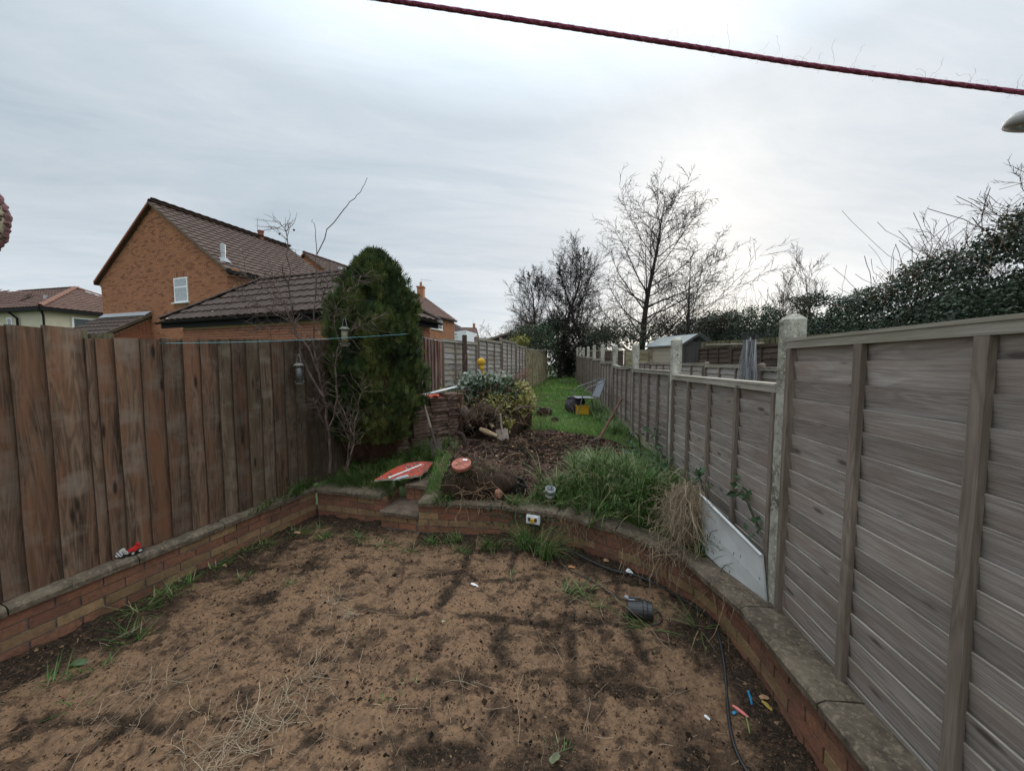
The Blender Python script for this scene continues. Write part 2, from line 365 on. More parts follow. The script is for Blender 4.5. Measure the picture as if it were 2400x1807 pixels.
# soil of the sunken patio: pale damp sand and dark humus
def soil(name, sand, dark, black, sandiness):
    m, nt, b = new_mat(name, rough=0.95, spec=0.15)
    g = nd(nt, 'ShaderNodeNewGeometry').outputs['Position']; w = attr(nt, 'wet')
    n1 = noise(nt, g, 2.4, 7, 0.68, 0.4); n2 = noise(nt, mapv(nt, g, rot=(0, 0, 0.5), scale=(1, 2.4, 1)), 8.5, 6, 0.72, 0.6); n3 = noise(nt, g, 46, 5, 0.75); n4 = noise(nt, g, 190, 3, 0.7)
    f = math_(nt, 'ADD', math_(nt, 'MULTIPLY', n1, 0.55), math_(nt, 'ADD', math_(nt, 'MULTIPLY', n2, 0.40), math_(nt, 'MULTIPLY', n3, 0.22)))
    hgt = nd(nt, 'ShaderNodeSeparateXYZ', {0: g}).outputs['Z']
    f = math_(nt, 'SUBTRACT', f, math_(nt, 'MULTIPLY', w, 0.36))
    c = ramp(nt, f, [(0.36, black), (0.49, dark), (0.57 - sandiness, [(a + q) / 2 for a, q in zip(dark, sand)]), (0.66 - sandiness, sand)])
    c = mix(nt, ramp(nt, n3, [(0.34, 0.8), (0.47, 0.0)]), c, dark)
    n6 = noise(nt, mapv(nt, g, rot=(0, 0, -0.4), scale=(1, 2.0, 1)), 19, 6, 0.75, 0.5); c = mix(nt, ramp(nt, n6, [(0.36, 0.85), (0.47, 0.0)]), c, dark)
    c = mix(nt, ramp(nt, n4, [(0.58, 0.0), (0.75, 0.55)]), c, [min(1, q * 1.75) for q in sand])
    c = mix(nt, ramp(nt, n4, [(0.28, 0.6), (0.42, 0.0)]), c, black)
    nt.links.new(c, b.inputs['Base Color'])
    bump(nt, b, math_(nt, 'ADD', n3, math_(nt, 'MULTIPLY', n4, 0.5)), 0.9, 0.012)
    return m
M_soil = soil('sandy_patio_soil', (0.245, 0.150, 0.088), (0.100, 0.063, 0.040), (0.022, 0.016, 0.011), 0.05)
m, nt, b = new_mat('garden_earth', rough=0.95, spec=0.15); M_earth = m
g = nd(nt, 'ShaderNodeNewGeometry').outputs['Position']; dg = attr(nt, 'dug')
n2 = noise(nt, g, 9, 6, 0.7, 0.4); n3 = noise(nt, g, 55, 5, 0.75)
cd = ramp(nt, math_(nt, 'ADD', math_(nt, 'MULTIPLY', n2, 0.5), math_(nt, 'MULTIPLY', n3, 0.5)), [(0.32, (0.022, 0.014, 0.011)), (0.5, (0.075, 0.043, 0.033)), (0.68, (0.165, 0.10, 0.075))])
cg = ramp(nt, n2, [(0.3, (0.022, 0.034, 0.010)), (0.55, (0.045, 0.07, 0.018)), (0.75, (0.10, 0.085, 0.04))])
dgn = ramp(nt, math_(nt, 'ADD', dg, math_(nt, 'MULTIPLY', math_(nt, 'SUBTRACT', n2, 0.5), 0.9)), [(0.4, 0), (0.6, 1)])
nt.links.new(mix(nt, dgn, cg, cd), b.inputs['Base Color']); bump(nt, b, n3, 0.9, 0.015)
m, nt, b = new_mat('far_ground', rough=0.95); M_ground = m
g = nd(nt, 'ShaderNodeNewGeometry').outputs['Position']
nt.links.new(ramp(nt, noise(nt, g, 0.6, 8, 0.65), [(0.35, (0.03, 0.05, 0.015)), (0.6, (0.06, 0.085, 0.03)), (0.75, (0.09, 0.075, 0.045))]), b.inputs['Base Color'])
def leafmat(name, cols, rough=0.5, trans=0.25, spec=0.35):
    m, nt, b = new_mat(name, rough=rough, spec=spec)
    c = ramp(nt, attr(nt, 'tint'), [(i / max(1, len(cols) - 1), q) for i, q in enumerate(cols)])
    nt.links.new(c, b.inputs['Base Color'])
    tr = nd(nt, 'ShaderNodeBsdfTranslucent', {'Color': c}); mx = nd(nt, 'ShaderNodeMixShader', {'Fac': trans})
    nt.links.new(b.outputs[0], mx.inputs[1]); nt.links.new(tr.outputs[0], mx.inputs[2])
    nt.links.new(mx.outputs[0], nt.nodes['Material Output'].inputs[0]); return m
M_grass = leafmat('long_grass', [(0.022, 0.058, 0.012), (0.052, 0.125, 0.024), (0.095, 0.185, 0.042), (0.165, 0.235, 0.085), (0.32, 0.27, 0.14)])
M_lawn = leafmat('lawn_grass', [(0.04, 0.105, 0.015), (0.075, 0.19, 0.022), (0.12, 0.26, 0.035), (0.19, 0.27, 0.07), (0.30, 0.26, 0.11)])
M_straw = leafmat('dry_straw', [(0.15, 0.11, 0.075), (0.34, 0.26, 0.175), (0.52, 0.43, 0.31)], 0.8, 0.15)
M_root = leafmat('roots', [(0.09, 0.055, 0.035), (0.23, 0.15, 0.09), (0.38, 0.27, 0.16)], 0.85, 0.0)
M_conifer = leafmat('conifer_fronds', [(0.012, 0.024, 0.010), (0.042, 0.070, 0.022), (0.090, 0.122, 0.034), (0.165, 0.17, 0.05)], 0.6, 0.2)
M_conbrown = leafmat('dead_conifer_fronds', [(0.05, 0.025, 0.016), (0.10, 0.052, 0.034), (0.15, 0.085, 0.055)], 0.85, 0.1)
M_ivy = leafmat('ivy_leaves', [(0.014, 0.026, 0.014), (0.034, 0.056, 0.028), (0.062, 0.090, 0.046), (0.12, 0.135, 0.085)], 0.38, 0.12, 0.45)
M_leaf = leafmat('green_leaves', [(0.018, 0.04, 0.018), (0.035, 0.075, 0.03), (0.07, 0.12, 0.055), (0.12, 0.17, 0.10)], 0.45, 0.2)
M_silver = leafmat('pale_leaf_undersides', [(0.07, 0.12, 0.065), (0.22, 0.27, 0.20), (0.45, 0.48, 0.42)], 0.5, 0.2)
M_yel = leafmat('yellow_variegated_leaves', [(0.06, 0.10, 0.02), (0.20, 0.24, 0.05), (0.40, 0.36, 0.09), (0.48, 0.44, 0.20)], 0.5, 0.25)
M_autumn = leafmat('fallen_leaves', [(0.16, 0.06, 0.025), (0.30, 0.13, 0.05), (0.40, 0.24, 0.10), (0.42, 0.36, 0.2)], 0.7, 0.1)
def bark(name, a, b_):
    m, nt, b = new_mat(name, rough=0.9, spec=0.15)
    n = noise(nt, mapv(nt, nd(nt, 'ShaderNodeNewGeometry').outputs['Position'], scale=(9, 9, 3)), 2, 5, 0.65)
    nt.links.new(ramp(nt, n, [(0.3, a), (0.7, b_)]), b.inputs['Base Color']); bump(nt, b, n, 0.4, 0.01); return m
M_bark = bark('dark_bark', (0.022, 0.018, 0.016), (0.065, 0.054, 0.05))
M_twig = bark('twig_bark', (0.055, 0.040, 0.034), (0.13, 0.10, 0.085))
M_shrub = bark('shrub_bark', (0.045, 0.030, 0.026), (0.19, 0.14, 0.115))
M_cut = bark('cut_wood', (0.30, 0.21, 0.12), (0.48, 0.36, 0.23))
M_clod = soil('dark_root_soil', (0.12, 0.075, 0.048), (0.05, 0.032, 0.022), (0.012, 0.009, 0.007), 0.0)
M_grit = leafmat('soil_crumbs', [(0.015, 0.011, 0.008), (0.04, 0.026, 0.017), (0.10, 0.06, 0.037), (0.20, 0.125, 0.075)], 0.95, 0.0, 0.1)
# ------------------------------------------------------------------ lines of the garden
class Poly:
    def __init__(s, pts, smooth=False):
        pts = [np.array(p, float) for p in pts]
        if smooth:
            q = []; n = len(pts)
            for i in range(n - 1):
                p0, p1, p2, p3 = pts[max(i - 1, 0)], pts[i], pts[i + 1], pts[min(i + 2, n - 1)]
                for t in np.linspace(0, 1, 8, endpoint=False):
                    q.append(0.5 * ((2 * p1) + (-p0 + p2) * t + (2 * p0 - 5 * p1 + 4 * p2 - p3) * t * t + (-p0 + 3 * p1 - 3 * p2 + p3) * t ** 3))
            q.append(pts[-1]); pts = q
        s.p = np.array(pts); s.s = np.concatenate([[0], np.cumsum(np.linalg.norm(np.diff(s.p, axis=0), axis=1))]); s.len = s.s[-1]
    def at(s, d):
        return np.array([np.interp(d, s.s, s.p[:, 0]), np.interp(d, s.s, s.p[:, 1])])
    def tan(s, d, e=0.04):
        a = s.at(max(0, d - e)); b = s.at(min(s.len, d + e)); t = b - a; return t / np.linalg.norm(t)
LW = Poly([(-3.738, 0.2), (-2.385, 4.125)])                                   # face of the left wall
BW = Poly([(-2.40, 4.125), (-1.50, 3.90)])                                   # face of the back wall
RW = Poly([(-1.02, 3.70), (-0.42, 3.65), (0.18, 3.55), (0.70, 3.28), (1.07, 2.97), (1.30, 2.70), (1.425, 2.42), (1.43, 2.15), (1.415, 1.85), (1.385, 1.55), (1.36, 1.2), (1.33, 0.8), (1.29, 0.2)], True)
_rx = RW.p[:, 0]; _k = int(np.argmax(_rx))
def wall_y(x):
    x = np.asarray(x, float)
    left = 4.125 + (x + 2.385) * -0.25
    r = np.interp(x, RW.p[:_k + 1, 0], RW.p[:_k + 1, 1])
    return np.where(x < -1.5, left, np.where(x < -1.02, 4.30, np.where(x < _rx.max(), r, 2.35)))
def left_x(y): return -3.20 + 0.345 * (np.asarray(y, float) - 2.04)       # face of the left fence
def right_x(y): return 1.665 + 0.1135 * (np.asarray(y, float) - 2.08)     # centre of the right fence
def zt(x, y):
    x = np.asarray(x, float); y = np.asarray(y, float)
    d = np.maximum(0, y - wall_y(x))
    z = 0.33 + 0.29 * sstep(0.05, 0.85, d) + 0.018 * np.maximum(0, y - 5)
    near = sstep(-1.0, -1.5, x) * sstep(6, 4.2, y)
    z = z - 0.06 * near
    dug = dug_mask(x, y)
    z = z + (fbm(x, y, 2.5, 3, 3) - 0.5) * 0.05 + dug * ((fbm(x, y, 7, 4, 5) - 0.5) * 0.10)
    return z
def dug_mask(x, y):
    x = np.asarray(x, float); y = np.asarray(y, float)
    e = ((x - 0.38) / 1.25) ** 2 + ((y - 4.85) / 1.4) ** 2
    m1 = sstep(1.25, 0.8, e + (fbm(x, y, 2, 3, 8) - 0.5) * 0.7)
    m2 = sstep(0.25, 0.0, np.abs(y - wall_y(x) - 0.15)) * sstep(-1.2, -0.9, x) * sstep(0.6, 0.2, x) * 0.8
    m3 = sstep(1.0, 0.5, ((x + 0.7) / 0.9) ** 2 + ((y - 5.6) / 1.0) ** 2) * 0.9
    return np.clip(m1 + m2 + m3, 0, 1)
# ground
xs = np.concatenate([np.linspace(-600, -40, 15), np.linspace(-36, 36, 37), np.linspace(40, 600, 15)]); ys = np.concatenate([np.linspace(-300, -10, 10), np.linspace(-6, 60, 45), np.linspace(70, 1000, 20)])
X, Y = np.meshgrid(xs, ys)
Z = -0.25 + 0.0 * X
inside = (X > -6) & (X < 6) & (Y < 30)
Z = np.where(inside, -0.25, Z + 0.8 * np.maximum(sstep(4, 12, np.abs(X - 1)), sstep(26, 40, Y)))
tag(link('ground', grid_mesh('ground', X, Y, Z, M_ground)), kind='structure')
# sunken patio of sandy soil
xs = np.arange(-3.95, 1.75, 0.0125); ys = np.arange(0.2, 4.5, 0.0125); X, Y = np.meshgrid(xs, ys)
dl = (X - (-3.10 + 0.345 * (Y - 2.04))) * 0.945
dr = wall_y(np.minimum(X, 1.2)) - Y
ry = RW.p[_k:, 1][::-1]; rx2 = RW.p[_k:, 0][::-1]
dr2 = np.interp(Y, ry, rx2) - X
edge = np.minimum(np.minimum(dl, dr), np.where(Y < 2.7, dr2, 9))
wet = sstep(0.42, 0.02, edge + (fbm(X, Y, 2.2, 3, 21) - 0.5) * 0.5)
wet = np.clip(wet + 0.35 * sstep(0.52, 0.72, fbm(X, Y, 1.5, 4, 33)) + 0.5 * sstep(0.5, 1.4, X) * sstep(0.45, 0.6, fbm(X, Y, 2.0, 3, 61)), 0, 1)
Z = (fbm(X, Y, 1.7, 3, 41) - 0.5) * 0.08 + (fbm(X, Y * 1.4, 7, 4, 51, 0.62) - 0.5) * 0.075 + (fbm(X, Y * 1.5, 34, 3, 71, 0.7) - 0.5) * 0.018
Z = Z + 0.04 * sstep(0.25, 0.0, edge) - 0.012
ca, sa = math.cos(math.atan2(0.09, 1)), math.sin(math.atan2(0.09, 1))
S_a = X * sa + Y * ca; S_b = X * ca - Y * sa
S_a = S_a + (fbm(X, Y, 4, 4, 131) - .5) * .20; S_b = S_b + (fbm(X, Y, 4, 4, 132) - .5) * .20
gd_ = np.minimum(np.abs((S_a + 0.1) % 0.46 - 0.23), np.abs((S_b + 0.05) % 0.46 - 0.23))
imp = sstep(0.065, 0.0, gd_) * sstep(0.40, 0.62, fbm(X, Y, 2.6, 4, 133)); imp = np.clip(imp, 0, 1)
fine = fbm(X, Y * 1.4, 11, 4, 134, 0.6)
Z = Z - 0.014 * imp + (fbm(X, Y, 22, 3, 135, 0.65) - .5) * .022
wet = np.clip(wet * 0.8 + 0.52 * imp + 0.36 * sstep(0.47, 0.30, fine), 0, 1.15)
PZ = (xs, ys, Z)
def zp(x, y):
    i = np.clip(((np.asarray(x) - xs_p[0]) / 0.0125).astype(int), 0, len(xs_p) - 1); j = np.clip(((np.asarray(y) - ys_p[0]) / 0.0125).astype(int), 0, len(ys_p) - 1)
    return PZ[2][j, i]
xs_p, ys_p = xs, ys
tag(link('patio_soil', grid_mesh('patio_soil', X, Y, Z, M_soil, attrs={'wet': wet})), kind='structure')
# raised garden behind the walls
ys = np.concatenate([np.arange(0.1, 7.5, 0.03), np.arange(7.5, 12, 0.07), np.arange(12, 30, 0.25)])
xs = np.arange(-3.4, 4.8, 0.03); X, Y = np.meshgrid(xs, ys)
Z = zt(X, Y)
cx = (X[:-1, :-1] + X[1:, 1:]) / 2; cy = (Y[:-1, :-1] + Y[1:, 1:]) / 2
inp = (cy < wall_y(cx) + 0.05) & (cx < np.where(cy < 2.6, np.interp(cy, ry, rx2) + 0.05, 9)) 
outl = cx < left_x(cy) - 0.12
tag(link('garden_soil', grid_mesh('garden_soil', X, Y, Z, M_earth, keep=~(inp | outl), attrs={'dug': dug_mask(X, Y)})), kind='structure')
# ------------------------------------------------------------------ brick walls
def brick_variant(seed, L=0.215, D=0.1, H=0.065, j=0.0022):
    r = random.Random(seed); mb = MB()
    vs = []
    for z in (0, H):
        for y in (0, D):
            for x in (0, L): vs.append((x + r.uniform(-j, j), y + r.uniform(-j, j), z + r.uniform(-j, j)))
    mb.add(vs, [(0, 2, 3, 1), (4, 5, 7, 6), (0, 1, 5, 4), (2, 6, 7, 3), (0, 4, 6, 2), (1, 3, 7, 5)])
    return mb
BM = {}
def bmesh_of(kind, mat):
    k = (kind, mat.name)
    if k not in BM:
        L = {'full': 0.215, 'half': 0.104}[kind[0]]
        BM[k] = brick_variant(kind[1] * 7 + 3, L).mesh('brick', mat)
    return BM[k]
def brick_wall(name, label, path, s0, s1, rows, mats, z0=0.010, group=None, coping=True, cop0=None, cop1=None, stone=0.60, first=None):
    root = thing(name, label, 'wall', (path.at(s0)[0], path.at(s0)[1], 0), group=group)
    inv = Matrix.Translation(-Vector(root.location))
    # mortar core
    ss = np.arange(s0, s1 + 0.001, 0.05); mb = MB(); vs = []
    top = z0 + rows * 0.075
    for d in ss:
        p = path.at(d); t = path.tan(d); n = np.array([-t[1], t[0]])       # n points into the bank
        for off, z in ((0.009, -0.15), (0.009, top), (0.16, top), (0.16, -0.15)):
            q = p + n * off; vs.append(Vector((q[0], q[1], z)) - root.location)
    fs = []
    for i in range(len(ss) - 1):
        for k in range(4):
            k2 = (k + 1) % 4; fs.append((i * 4 + k, i * 4 + k2, i * 4 + 4 + k2, i * 4 + 4 + k))
    fs += [(0, 1, 2, 3), tuple((len(ss) - 1) * 4 + k for k in (3, 2, 1, 0))]
    mb.add(vs, fs); obj('mortar_core', mb, M_mortar, root)
    for r in range(rows):
        d = s0 - (0.1125 if r % 2 else 0.0) + (0.004)
        while d < s1 - 0.02:
            a = max(d, s0); kind = 'full'
            if d < s0 or d + 0.215 > s1 + 0.03: kind = 'half'
            if d < s0: a = s0
            Lb = 0.215 if kind == 'full' else 0.104
            if a + Lb <= s1 + 0.08:
                p = path.at(a + 0.0); p2 = path.at(min(path.len, a + Lb)); t = p2 - p; t = t / np.linalg.norm(t)
                jj = random.uniform(-0.003, 0.003)
                X_ = Vector((t[0], t[1], random.uniform(-0.006, 0.006))); Y_ = Vector((-t[1], t[0], 0)); Z_ = Vector((0, 0, 1))
                o_ = Vector((p[0], p[1], z0 + r * 0.075 + 0.005)) + Y_ * jj
                m = mats[r]
                if random.random() < 0.08: m = M_bred if m is M_bbuff else M_bbuff
                b = link('brick', bmesh_of((kind, random.randrange(4)), m), root, inv @ basis(o_, X_, Y_, Z_))
            d += 0.225
    if coping:
        prof = [(-0.024, 0.0), (-0.026, 0.036), (-0.012, 0.054), (0.012, 0.062), (0.15, 0.064), (0.21, 0.05), (0.21, 0.0)]
        a = s0 if cop0 is None else cop0; e_ = s1 if cop1 is None else cop1; d = a
        if first: d = a - first
        while d < e_ - 0.02:
            d0, d1 = max(d, a), min(d + stone, e_)
            n = max(3, int((d1 - d0) / 0.06)); mb = MB(); vs = []
            dz = random.uniform(-0.003, 0.003)
            for i, q in enumerate(np.linspace(d0 + 0.004, d1 - 0.004, n)):
                # stones are straight: interpolate between the two ends
                f = (q - d0) / (d1 - d0); pa, pb = path.at(d0), path.at(d1); p = pa * (1 - f) + pb * f
                t = path.tan(q, 0.3 if d1 - d0 > 0.3 else 0.1); nn = np.array([-t[1], t[0]])
                end = 0.006 if i in (0, n - 1) else 0
                for off, z in prof:
                    w = random.uniform(-0.003, 0.003); qq = p + nn * (off + w)
                    vs.append(Vector((qq[0], qq[1], top + z - (end if z > 0.04 else 0) + dz + random.uniform(-0.002, 0.002))) - root.location)
            k = len(prof); fs = []
            for i in range(n - 1):
                for j in range(k):
                    j2 = (j + 1) % k; fs.append((i * k + j, i * k + j2, (i + 1) * k + j2, (i + 1) * k + j))
            fs += [tuple(range(k)), tuple(range((n - 1) * k, n * k))[::-1]]
            mb.add(vs, fs); obj('coping_stone', mb, M_coping, root)
            d += stone
    return root
rm = [M_bred, M_bbuff, M_bred, M_bred]
brick_wall('brick_retaining_wall', 'low brick garden wall with concrete coping along the foot of the brown board fence', LW, 0, LW.len, 4, rm, group='low brick walls round the patio', first=0.45)
brick_wall('brick_retaining_wall', 'short low brick wall with coping between the left corner and the steps', BW, 0.05, BW.len, 4, rm, group='low brick walls round the patio', stone=0.5)
RET = Poly([(-1.50, 3.90), (-1.40, 4.22)]); 
brick_wall('brick_retaining_wall', 'tiny brick return wall beside the left edge of the steps', RET, 0.012, RET.len, 4, rm, group='low brick walls round the patio', coping=False)
brick_wall('brick_retaining_wall', 'long curved low brick wall with coping running from the steps round to the grey fence', RW, 0, RW.len, 4, rm, group='low brick walls round the patio', cop0=0.0, first=0.28)
# steps
ang = math.atan2(-0.25, 1)
st = thing('garden_steps', 'two shallow concrete and brick steps between the brick walls, below the red board', 'steps', (-1.50, 3.86, 0), ang)
for k, (y0, zt_, riser) in enumerate(((-0.02, 0.20, 2), (0.33, 0.40, 2))):
    mb = MB(); n = 8; vs = []
    x0, x1 = (0.02, 0.50) if k == 0 else (0.13, 0.56)
    for i in range(n + 1):
        for (yy, zz) in ((y0 - 0.02, zt_ - 0.045), (y0 - 0.02, zt_ - 0.008), (y0 - 0.005, zt_), (y0 + 0.42, zt_ + 0.004), (y0 + 0.42, zt_ - 0.045)):
            vs.append((x0 + (x1 - x0) * i / n + random.uniform(-.003, .003), yy + random.uniform(-.004, .004), zz + random.uniform(-.003, .003)))
    fs = [(i * 5 + j, i * 5 + (j + 1) % 5, i * 5 + 5 + (j + 1) % 5, i * 5 + 5 + j) for i in range(n) for j in range(5)] + [(0, 1, 2, 3, 4), tuple(n * 5 + j for j in (4, 3, 2, 1, 0))]
    mb.add(vs, fs); obj('step_slab', mb, M_slab, st)
    mb = MB(); mb.box(((x0 + x1) / 2, y0 + 0.22, (zt_ - 0.05 - 0.1 * (1 - k) + (0.2 if k else -0.05)) / 2), (x1 - x0, 0.41, zt_ - 0.045 - (0.16 if k else -0.1)), mi=0)
    obj('riser_core', mb, M_mortar, st)
    zb = 0.010 if k == 0 else 0.205
    for r in range(2):
        xx = x0 + (0.004 if r == 0 else 0.004)
        while xx < x1 - 0.05:
            kind = 'half' if (k == 1 or (r == 1 and xx < x0 + 0.05) or xx + 0.21 > x1) else 'full'
            o = link('brick', bmesh_of((kind, random.randrange(4)), M_bbuff if (k == 0 and r == 1) else M_bred), st, Matrix.Translation((xx, y0 - 0.0 + 0.004, zb + r * 0.075)))
            xx += 0.1125 if kind == 'half' else 0.225
# ------------------------------------------------------------------ lap fence panels
SM = {}
def slat_mesh(L, h, mat, proud_top, wavy, seed, th=0.011, tilt=0.022):
    key = (round(L, 3), round(h, 3), mat.name, proud_top, wavy, seed)
    if key in SM: return SM[key]
    r = np.random.default_rng(seed + 77); n = 12 if wavy else 3
    mb = MB(); vs = []
    ph = r.random(4) * 9
    for i in range(n + 1):
        x = L * i / n
        w = (math.sin(x * 3.1 + ph[0]) * 0.5 + math.sin(x * 7.7 + ph[1]) * 0.35 + math.sin(x * 15 + ph[2]) * 0.3) * wavy
        bow = 0.002 * math.sin(x * 2 + ph[3])
        yb, yt = ((0, tilt) if proud_top else (tilt, 0))
        zb, zt_ = (0, h + w) if proud_top else (w, h)
        vs += [(x, yb + bow, zb), (x, yb + th + bow, zb), (x, yt + th + bow, zt_), (x, yt + bow, zt_)]
    fs = [(i * 4 + j, i * 4 + (j + 1) % 4, i * 4 + 4 + (j + 1) % 4, i * 4 + 4 + j) for i in range(n) for j in range(4)] + [(3, 2, 1, 0), tuple(n * 4 + j for j in range(4))]
    mb.add(vs, fs)
    for i in range(n): mb.m[i * 4 + 2] = 1  # proud top ledges take the paler wood: sky highlight painted into the colour
    SM[key] = mb.mesh('slat', [mat, M_rail if proud_top else mat]); return SM[key]
def lap_panel(p0, p1, zb, H, label, group, mat, side=1, e=0.103, proud_top=True, wavy=0.0, nb=5, batten_mat=None, rail_mat=None, gravel=0.0, sag=0.0, bw=0.036, name='lap_fence_panel', cat='fence panel', margin=0.045):
    p0 = Vector(p0); p1 = Vector(p1); d = (p1 - p0); Lf = d.length; ang = math.atan2(d.y, d.x)
    root = thing(name, label, cat, (p0.x, p0.y, zb), ang, group); L = Lf - 2 * margin
    Sm = Matrix.Identity(4) if side > 0 else Matrix.Scale(-1, 4, (0, 1, 0))
    n = int(round((H - 0.04) / e)); e = (H - 0.03) / n
    for k in range(n):
        me = slat_mesh(L, e + 0.016, mat, proud_top, wavy, k % 5)
        o = link('slat', me, root, Sm @ Matrix.Translation((margin, 0, k * e - 0.005)) @ Matrix.Rotation(random.uniform(-0.0015, 0.0015), 4, 'Y'))
    bm_ = MB().box((0, 0, (H - 0.045) / 2), (bw, 0.024, H - 0.05)).mesh('batten', batten_mat or M_batten)
    em_ = MB().box((0, 0, (H - 0.045) / 2), (bw * 0.8, 0.056, H - 0.05)).mesh('batten', batten_mat or M_batten)
    for k in range(nb):
        x = margin + bw / 2 + (L - bw) * k / (nb - 1)
        link('batten', bm_ if 0 < k < nb - 1 else em_, root, Sm @ Matrix.Translation((x + (random.uniform(-.01, .01) if 0 < k < nb - 1 else 0), 0.043 if 0 < k < nb - 1 else 0.030, 0.0)))
    mb = MB(); m_ = 6
    for i in range(m_):
        xa, xb = margin + L * i / m_, margin + L * (i + 1) / m_
        za = -sag * math.sin(PI * i / m_); zb_ = -sag * math.sin(PI * (i + 1) / m_)
        for (y0, y1, z0, z1) in ((-0.012, 0.060, H - 0.005, H + 0.010), (0.0335, 0.0545, H - 0.046, H - 0.005)):
            vs = [(xa, y0, z0 + za), (xb, y0, z0 + zb_), (xb, y1, z0 + zb_), (xa, y1, z0 + za), (xa, y0, z1 + za), (xb, y0, z1 + zb_), (xb, y1, z1 + zb_), (xa, y1, z1 + za)]
            mb.add(vs, [(0, 3, 2, 1), (4, 5, 6, 7), (0, 1, 5, 4), (2, 3, 7, 6)] + ([(0, 4, 7, 3)] if i == 0 else []) + ([(1, 2, 6, 5)] if i == m_ - 1 else []))
    obj('top_rail', mb, rail_mat or M_rail, root, mw=Sm)
    if gravel: obj('gravel_board', MB().box((Lf / 2, 0.0, -gravel / 2 - 0.004), (L, 0.045, gravel)), M_gravelb, root, mw=Sm)
    return root
def conc_post(x, y, z0, z1, ang, label, group, w=0.098, hole=True, mat=None, name='concrete_post'):
    root = thing(name, label, 'fence post', (x, y, z0), ang, group); h = z1 - z0
    mb = MB(); c = 0.008; a = w / 2
    ring = [(a - c, -a), (a, -a + c), (a, a - c), (a - c, a), (-a + c, a), (-a, a - c), (-a, -a + c), (-a + c, -a)]
    vs = [(q[0], q[1], 0) for q in ring] + [(q[0], q[1], h - 0.035) for q in ring] + [(q[0] * 0.45, q[1] * 0.45, h - 0.004) for q in ring]
    fs = [(i, (i + 1) % 8, 8 + (i + 1) % 8, 8 + i) for i in range(8)] + [(8 + i, 8 + (i + 1) % 8, 16 + (i + 1) % 8, 16 + i) for i in range(8)] + [tuple(16 + i for i in range(8)), tuple(range(8))[::-1]]
    mb.add(vs, fs); obj('shaft', mb, mat or M_post, root)
    if hole:
        hb = MB().lathe([(0.009, 0), (0.009, 0.004)], 10, Matrix.Translation((-a - 0.002, 0.0, h - 0.20)) @ Matrix.Rotation(PI / 2, 4, 'Y'))
        obj('bolt_hole', hb, M_black, root)
    return root
RANG = math.atan2(1, 0.1135)
RP = [(float(right_x(2.08 + 1.925 * i)), 2.08 + 1.925 * i) for i in range(-1, 10)]
RP[0] = (float(right_x(0.10)) - 0.05, 0.10)
ptop = [2.02, 2.146, 2.155, 2.195, 2.283, 2.398, 2.48, 2.521, 2.58, 2.66, 2.761]
ntop = [1.985, 1.72, 1.762, 1.825, 1.90, 2.0, 2.085, 2.145, 2.205, 2.27]
GP, GF = 'concrete posts of the grey fence on the right', 'grey lap panels of the fence on the right'
plab = ['tall speckled concrete post with a pyramid top, nearest, beside the white board',
        'speckled concrete post with a round bolt hole standing before the beige shed',
        'concrete post with a pyramid top beside the bramble leaves, third from the near end']
for i, (x, y) in enumerate(RP):
    if i == 0: continue
    lab = plab[i - 1] if i <= 3 else 'pale concrete post of the right hand fence, %s from the near end' % ORD[i - 1]
    conc_post(x, y, 0.15 if i == 1 else float(zt(x, y)) - 0.1, ptop[i], RANG, lab, GP, w=0.10)
flab = ['tall near panel of pinkish grey lap boards at the right edge behind the brick wall',
        'grey lap panel with three battens behind the white board and straw',
        'grey lap panel between the second and third concrete posts, behind the bramble',
        'grey lap panel with a sagging top rail and the leaning pick against it',
        'grey lap panel directly behind the metal chair']
for i in range(len(RP) - 1):
    a, b_ = RP[i], RP[i + 1]; top = ntop[i]
    z0 = 0.17 if i == 0 else max(float(zt(*a)), float(zt(*b_))) + (0.10 if i > 1 else 0.05)
    if i == 1: z0 = 0.42
    lab = flab[i] if i < 5 else 'far grey lap panel of the right hand fence between its %s and %s posts' % (ORD[i - 1], ORD[i])
    lap_panel((a[0], a[1], 0), (b_[0], b_[1], 0), z0, top - z0, lab, GF, M_slat if i < 8 else M_slatlight, 1, nb=5, gravel=0.16 if i > 0 else 0, sag=0.035 if i == 3 else 0.0, bw=0.042 if i == 0 else 0.036, wavy=0.0 if i < 4 else 0.004)
# ------------------------------------------------------------------ brown close-board fence on the left
LD = Vector((0.345, 1, 0)).normalized(); LN = Vector((LD.y, -LD.x, 0))      # LN faces the patio
def left_s(u):                        # distance along the fence face for a column of the photograph
    a = (u - 1200) / 815 / cP * 0.998
    y = (-3.20 - 0.345 * 2.04) / (a - 0.345); return (y - 2.04) * math.hypot(1, 0.345)
FANG = math.atan2(LD.y, LD.x)
def feather(w, h, mat, seed):
    r = random.Random(seed); mb = MB(); n = 7; vs = []
    b1, b2 = r.uniform(-.004, .004), r.uniform(-.004, .004)
    for i in range(n + 1):
        z = h * i / n; s_ = b1 * math.sin(z * 2.2 + seed) + b2 * math.sin(z * 5); k = r.uniform(-.0015, .0015)
        top = r.uniform(-.008, .008) if i == n else 0
        vs += [(s_, -0.004, z), (s_, 0.030, z), (w + s_ + k, -0.004, z + top), (w + s_ + k, 0.008, z + top)]
    fs = []
    for i in range(n):
        o = i * 4; p = o + 4
        fs += [(o, p, p + 2, o + 2), (o + 1, o + 3, p + 3, p + 1), (o, o + 1, p + 1, p), (o + 2, p + 2, p + 3, o + 3)]
    fs += [(0, 2, 3, 1), (n * 4, n * 4 + 1, n * 4 + 3, n * 4 + 2)]
    mb.add(vs, fs)
    for i in range(n): mb.m[i * 4 + 2] = 1  # near edge faces take the dark slot: shadow line between boards painted in
    return mb
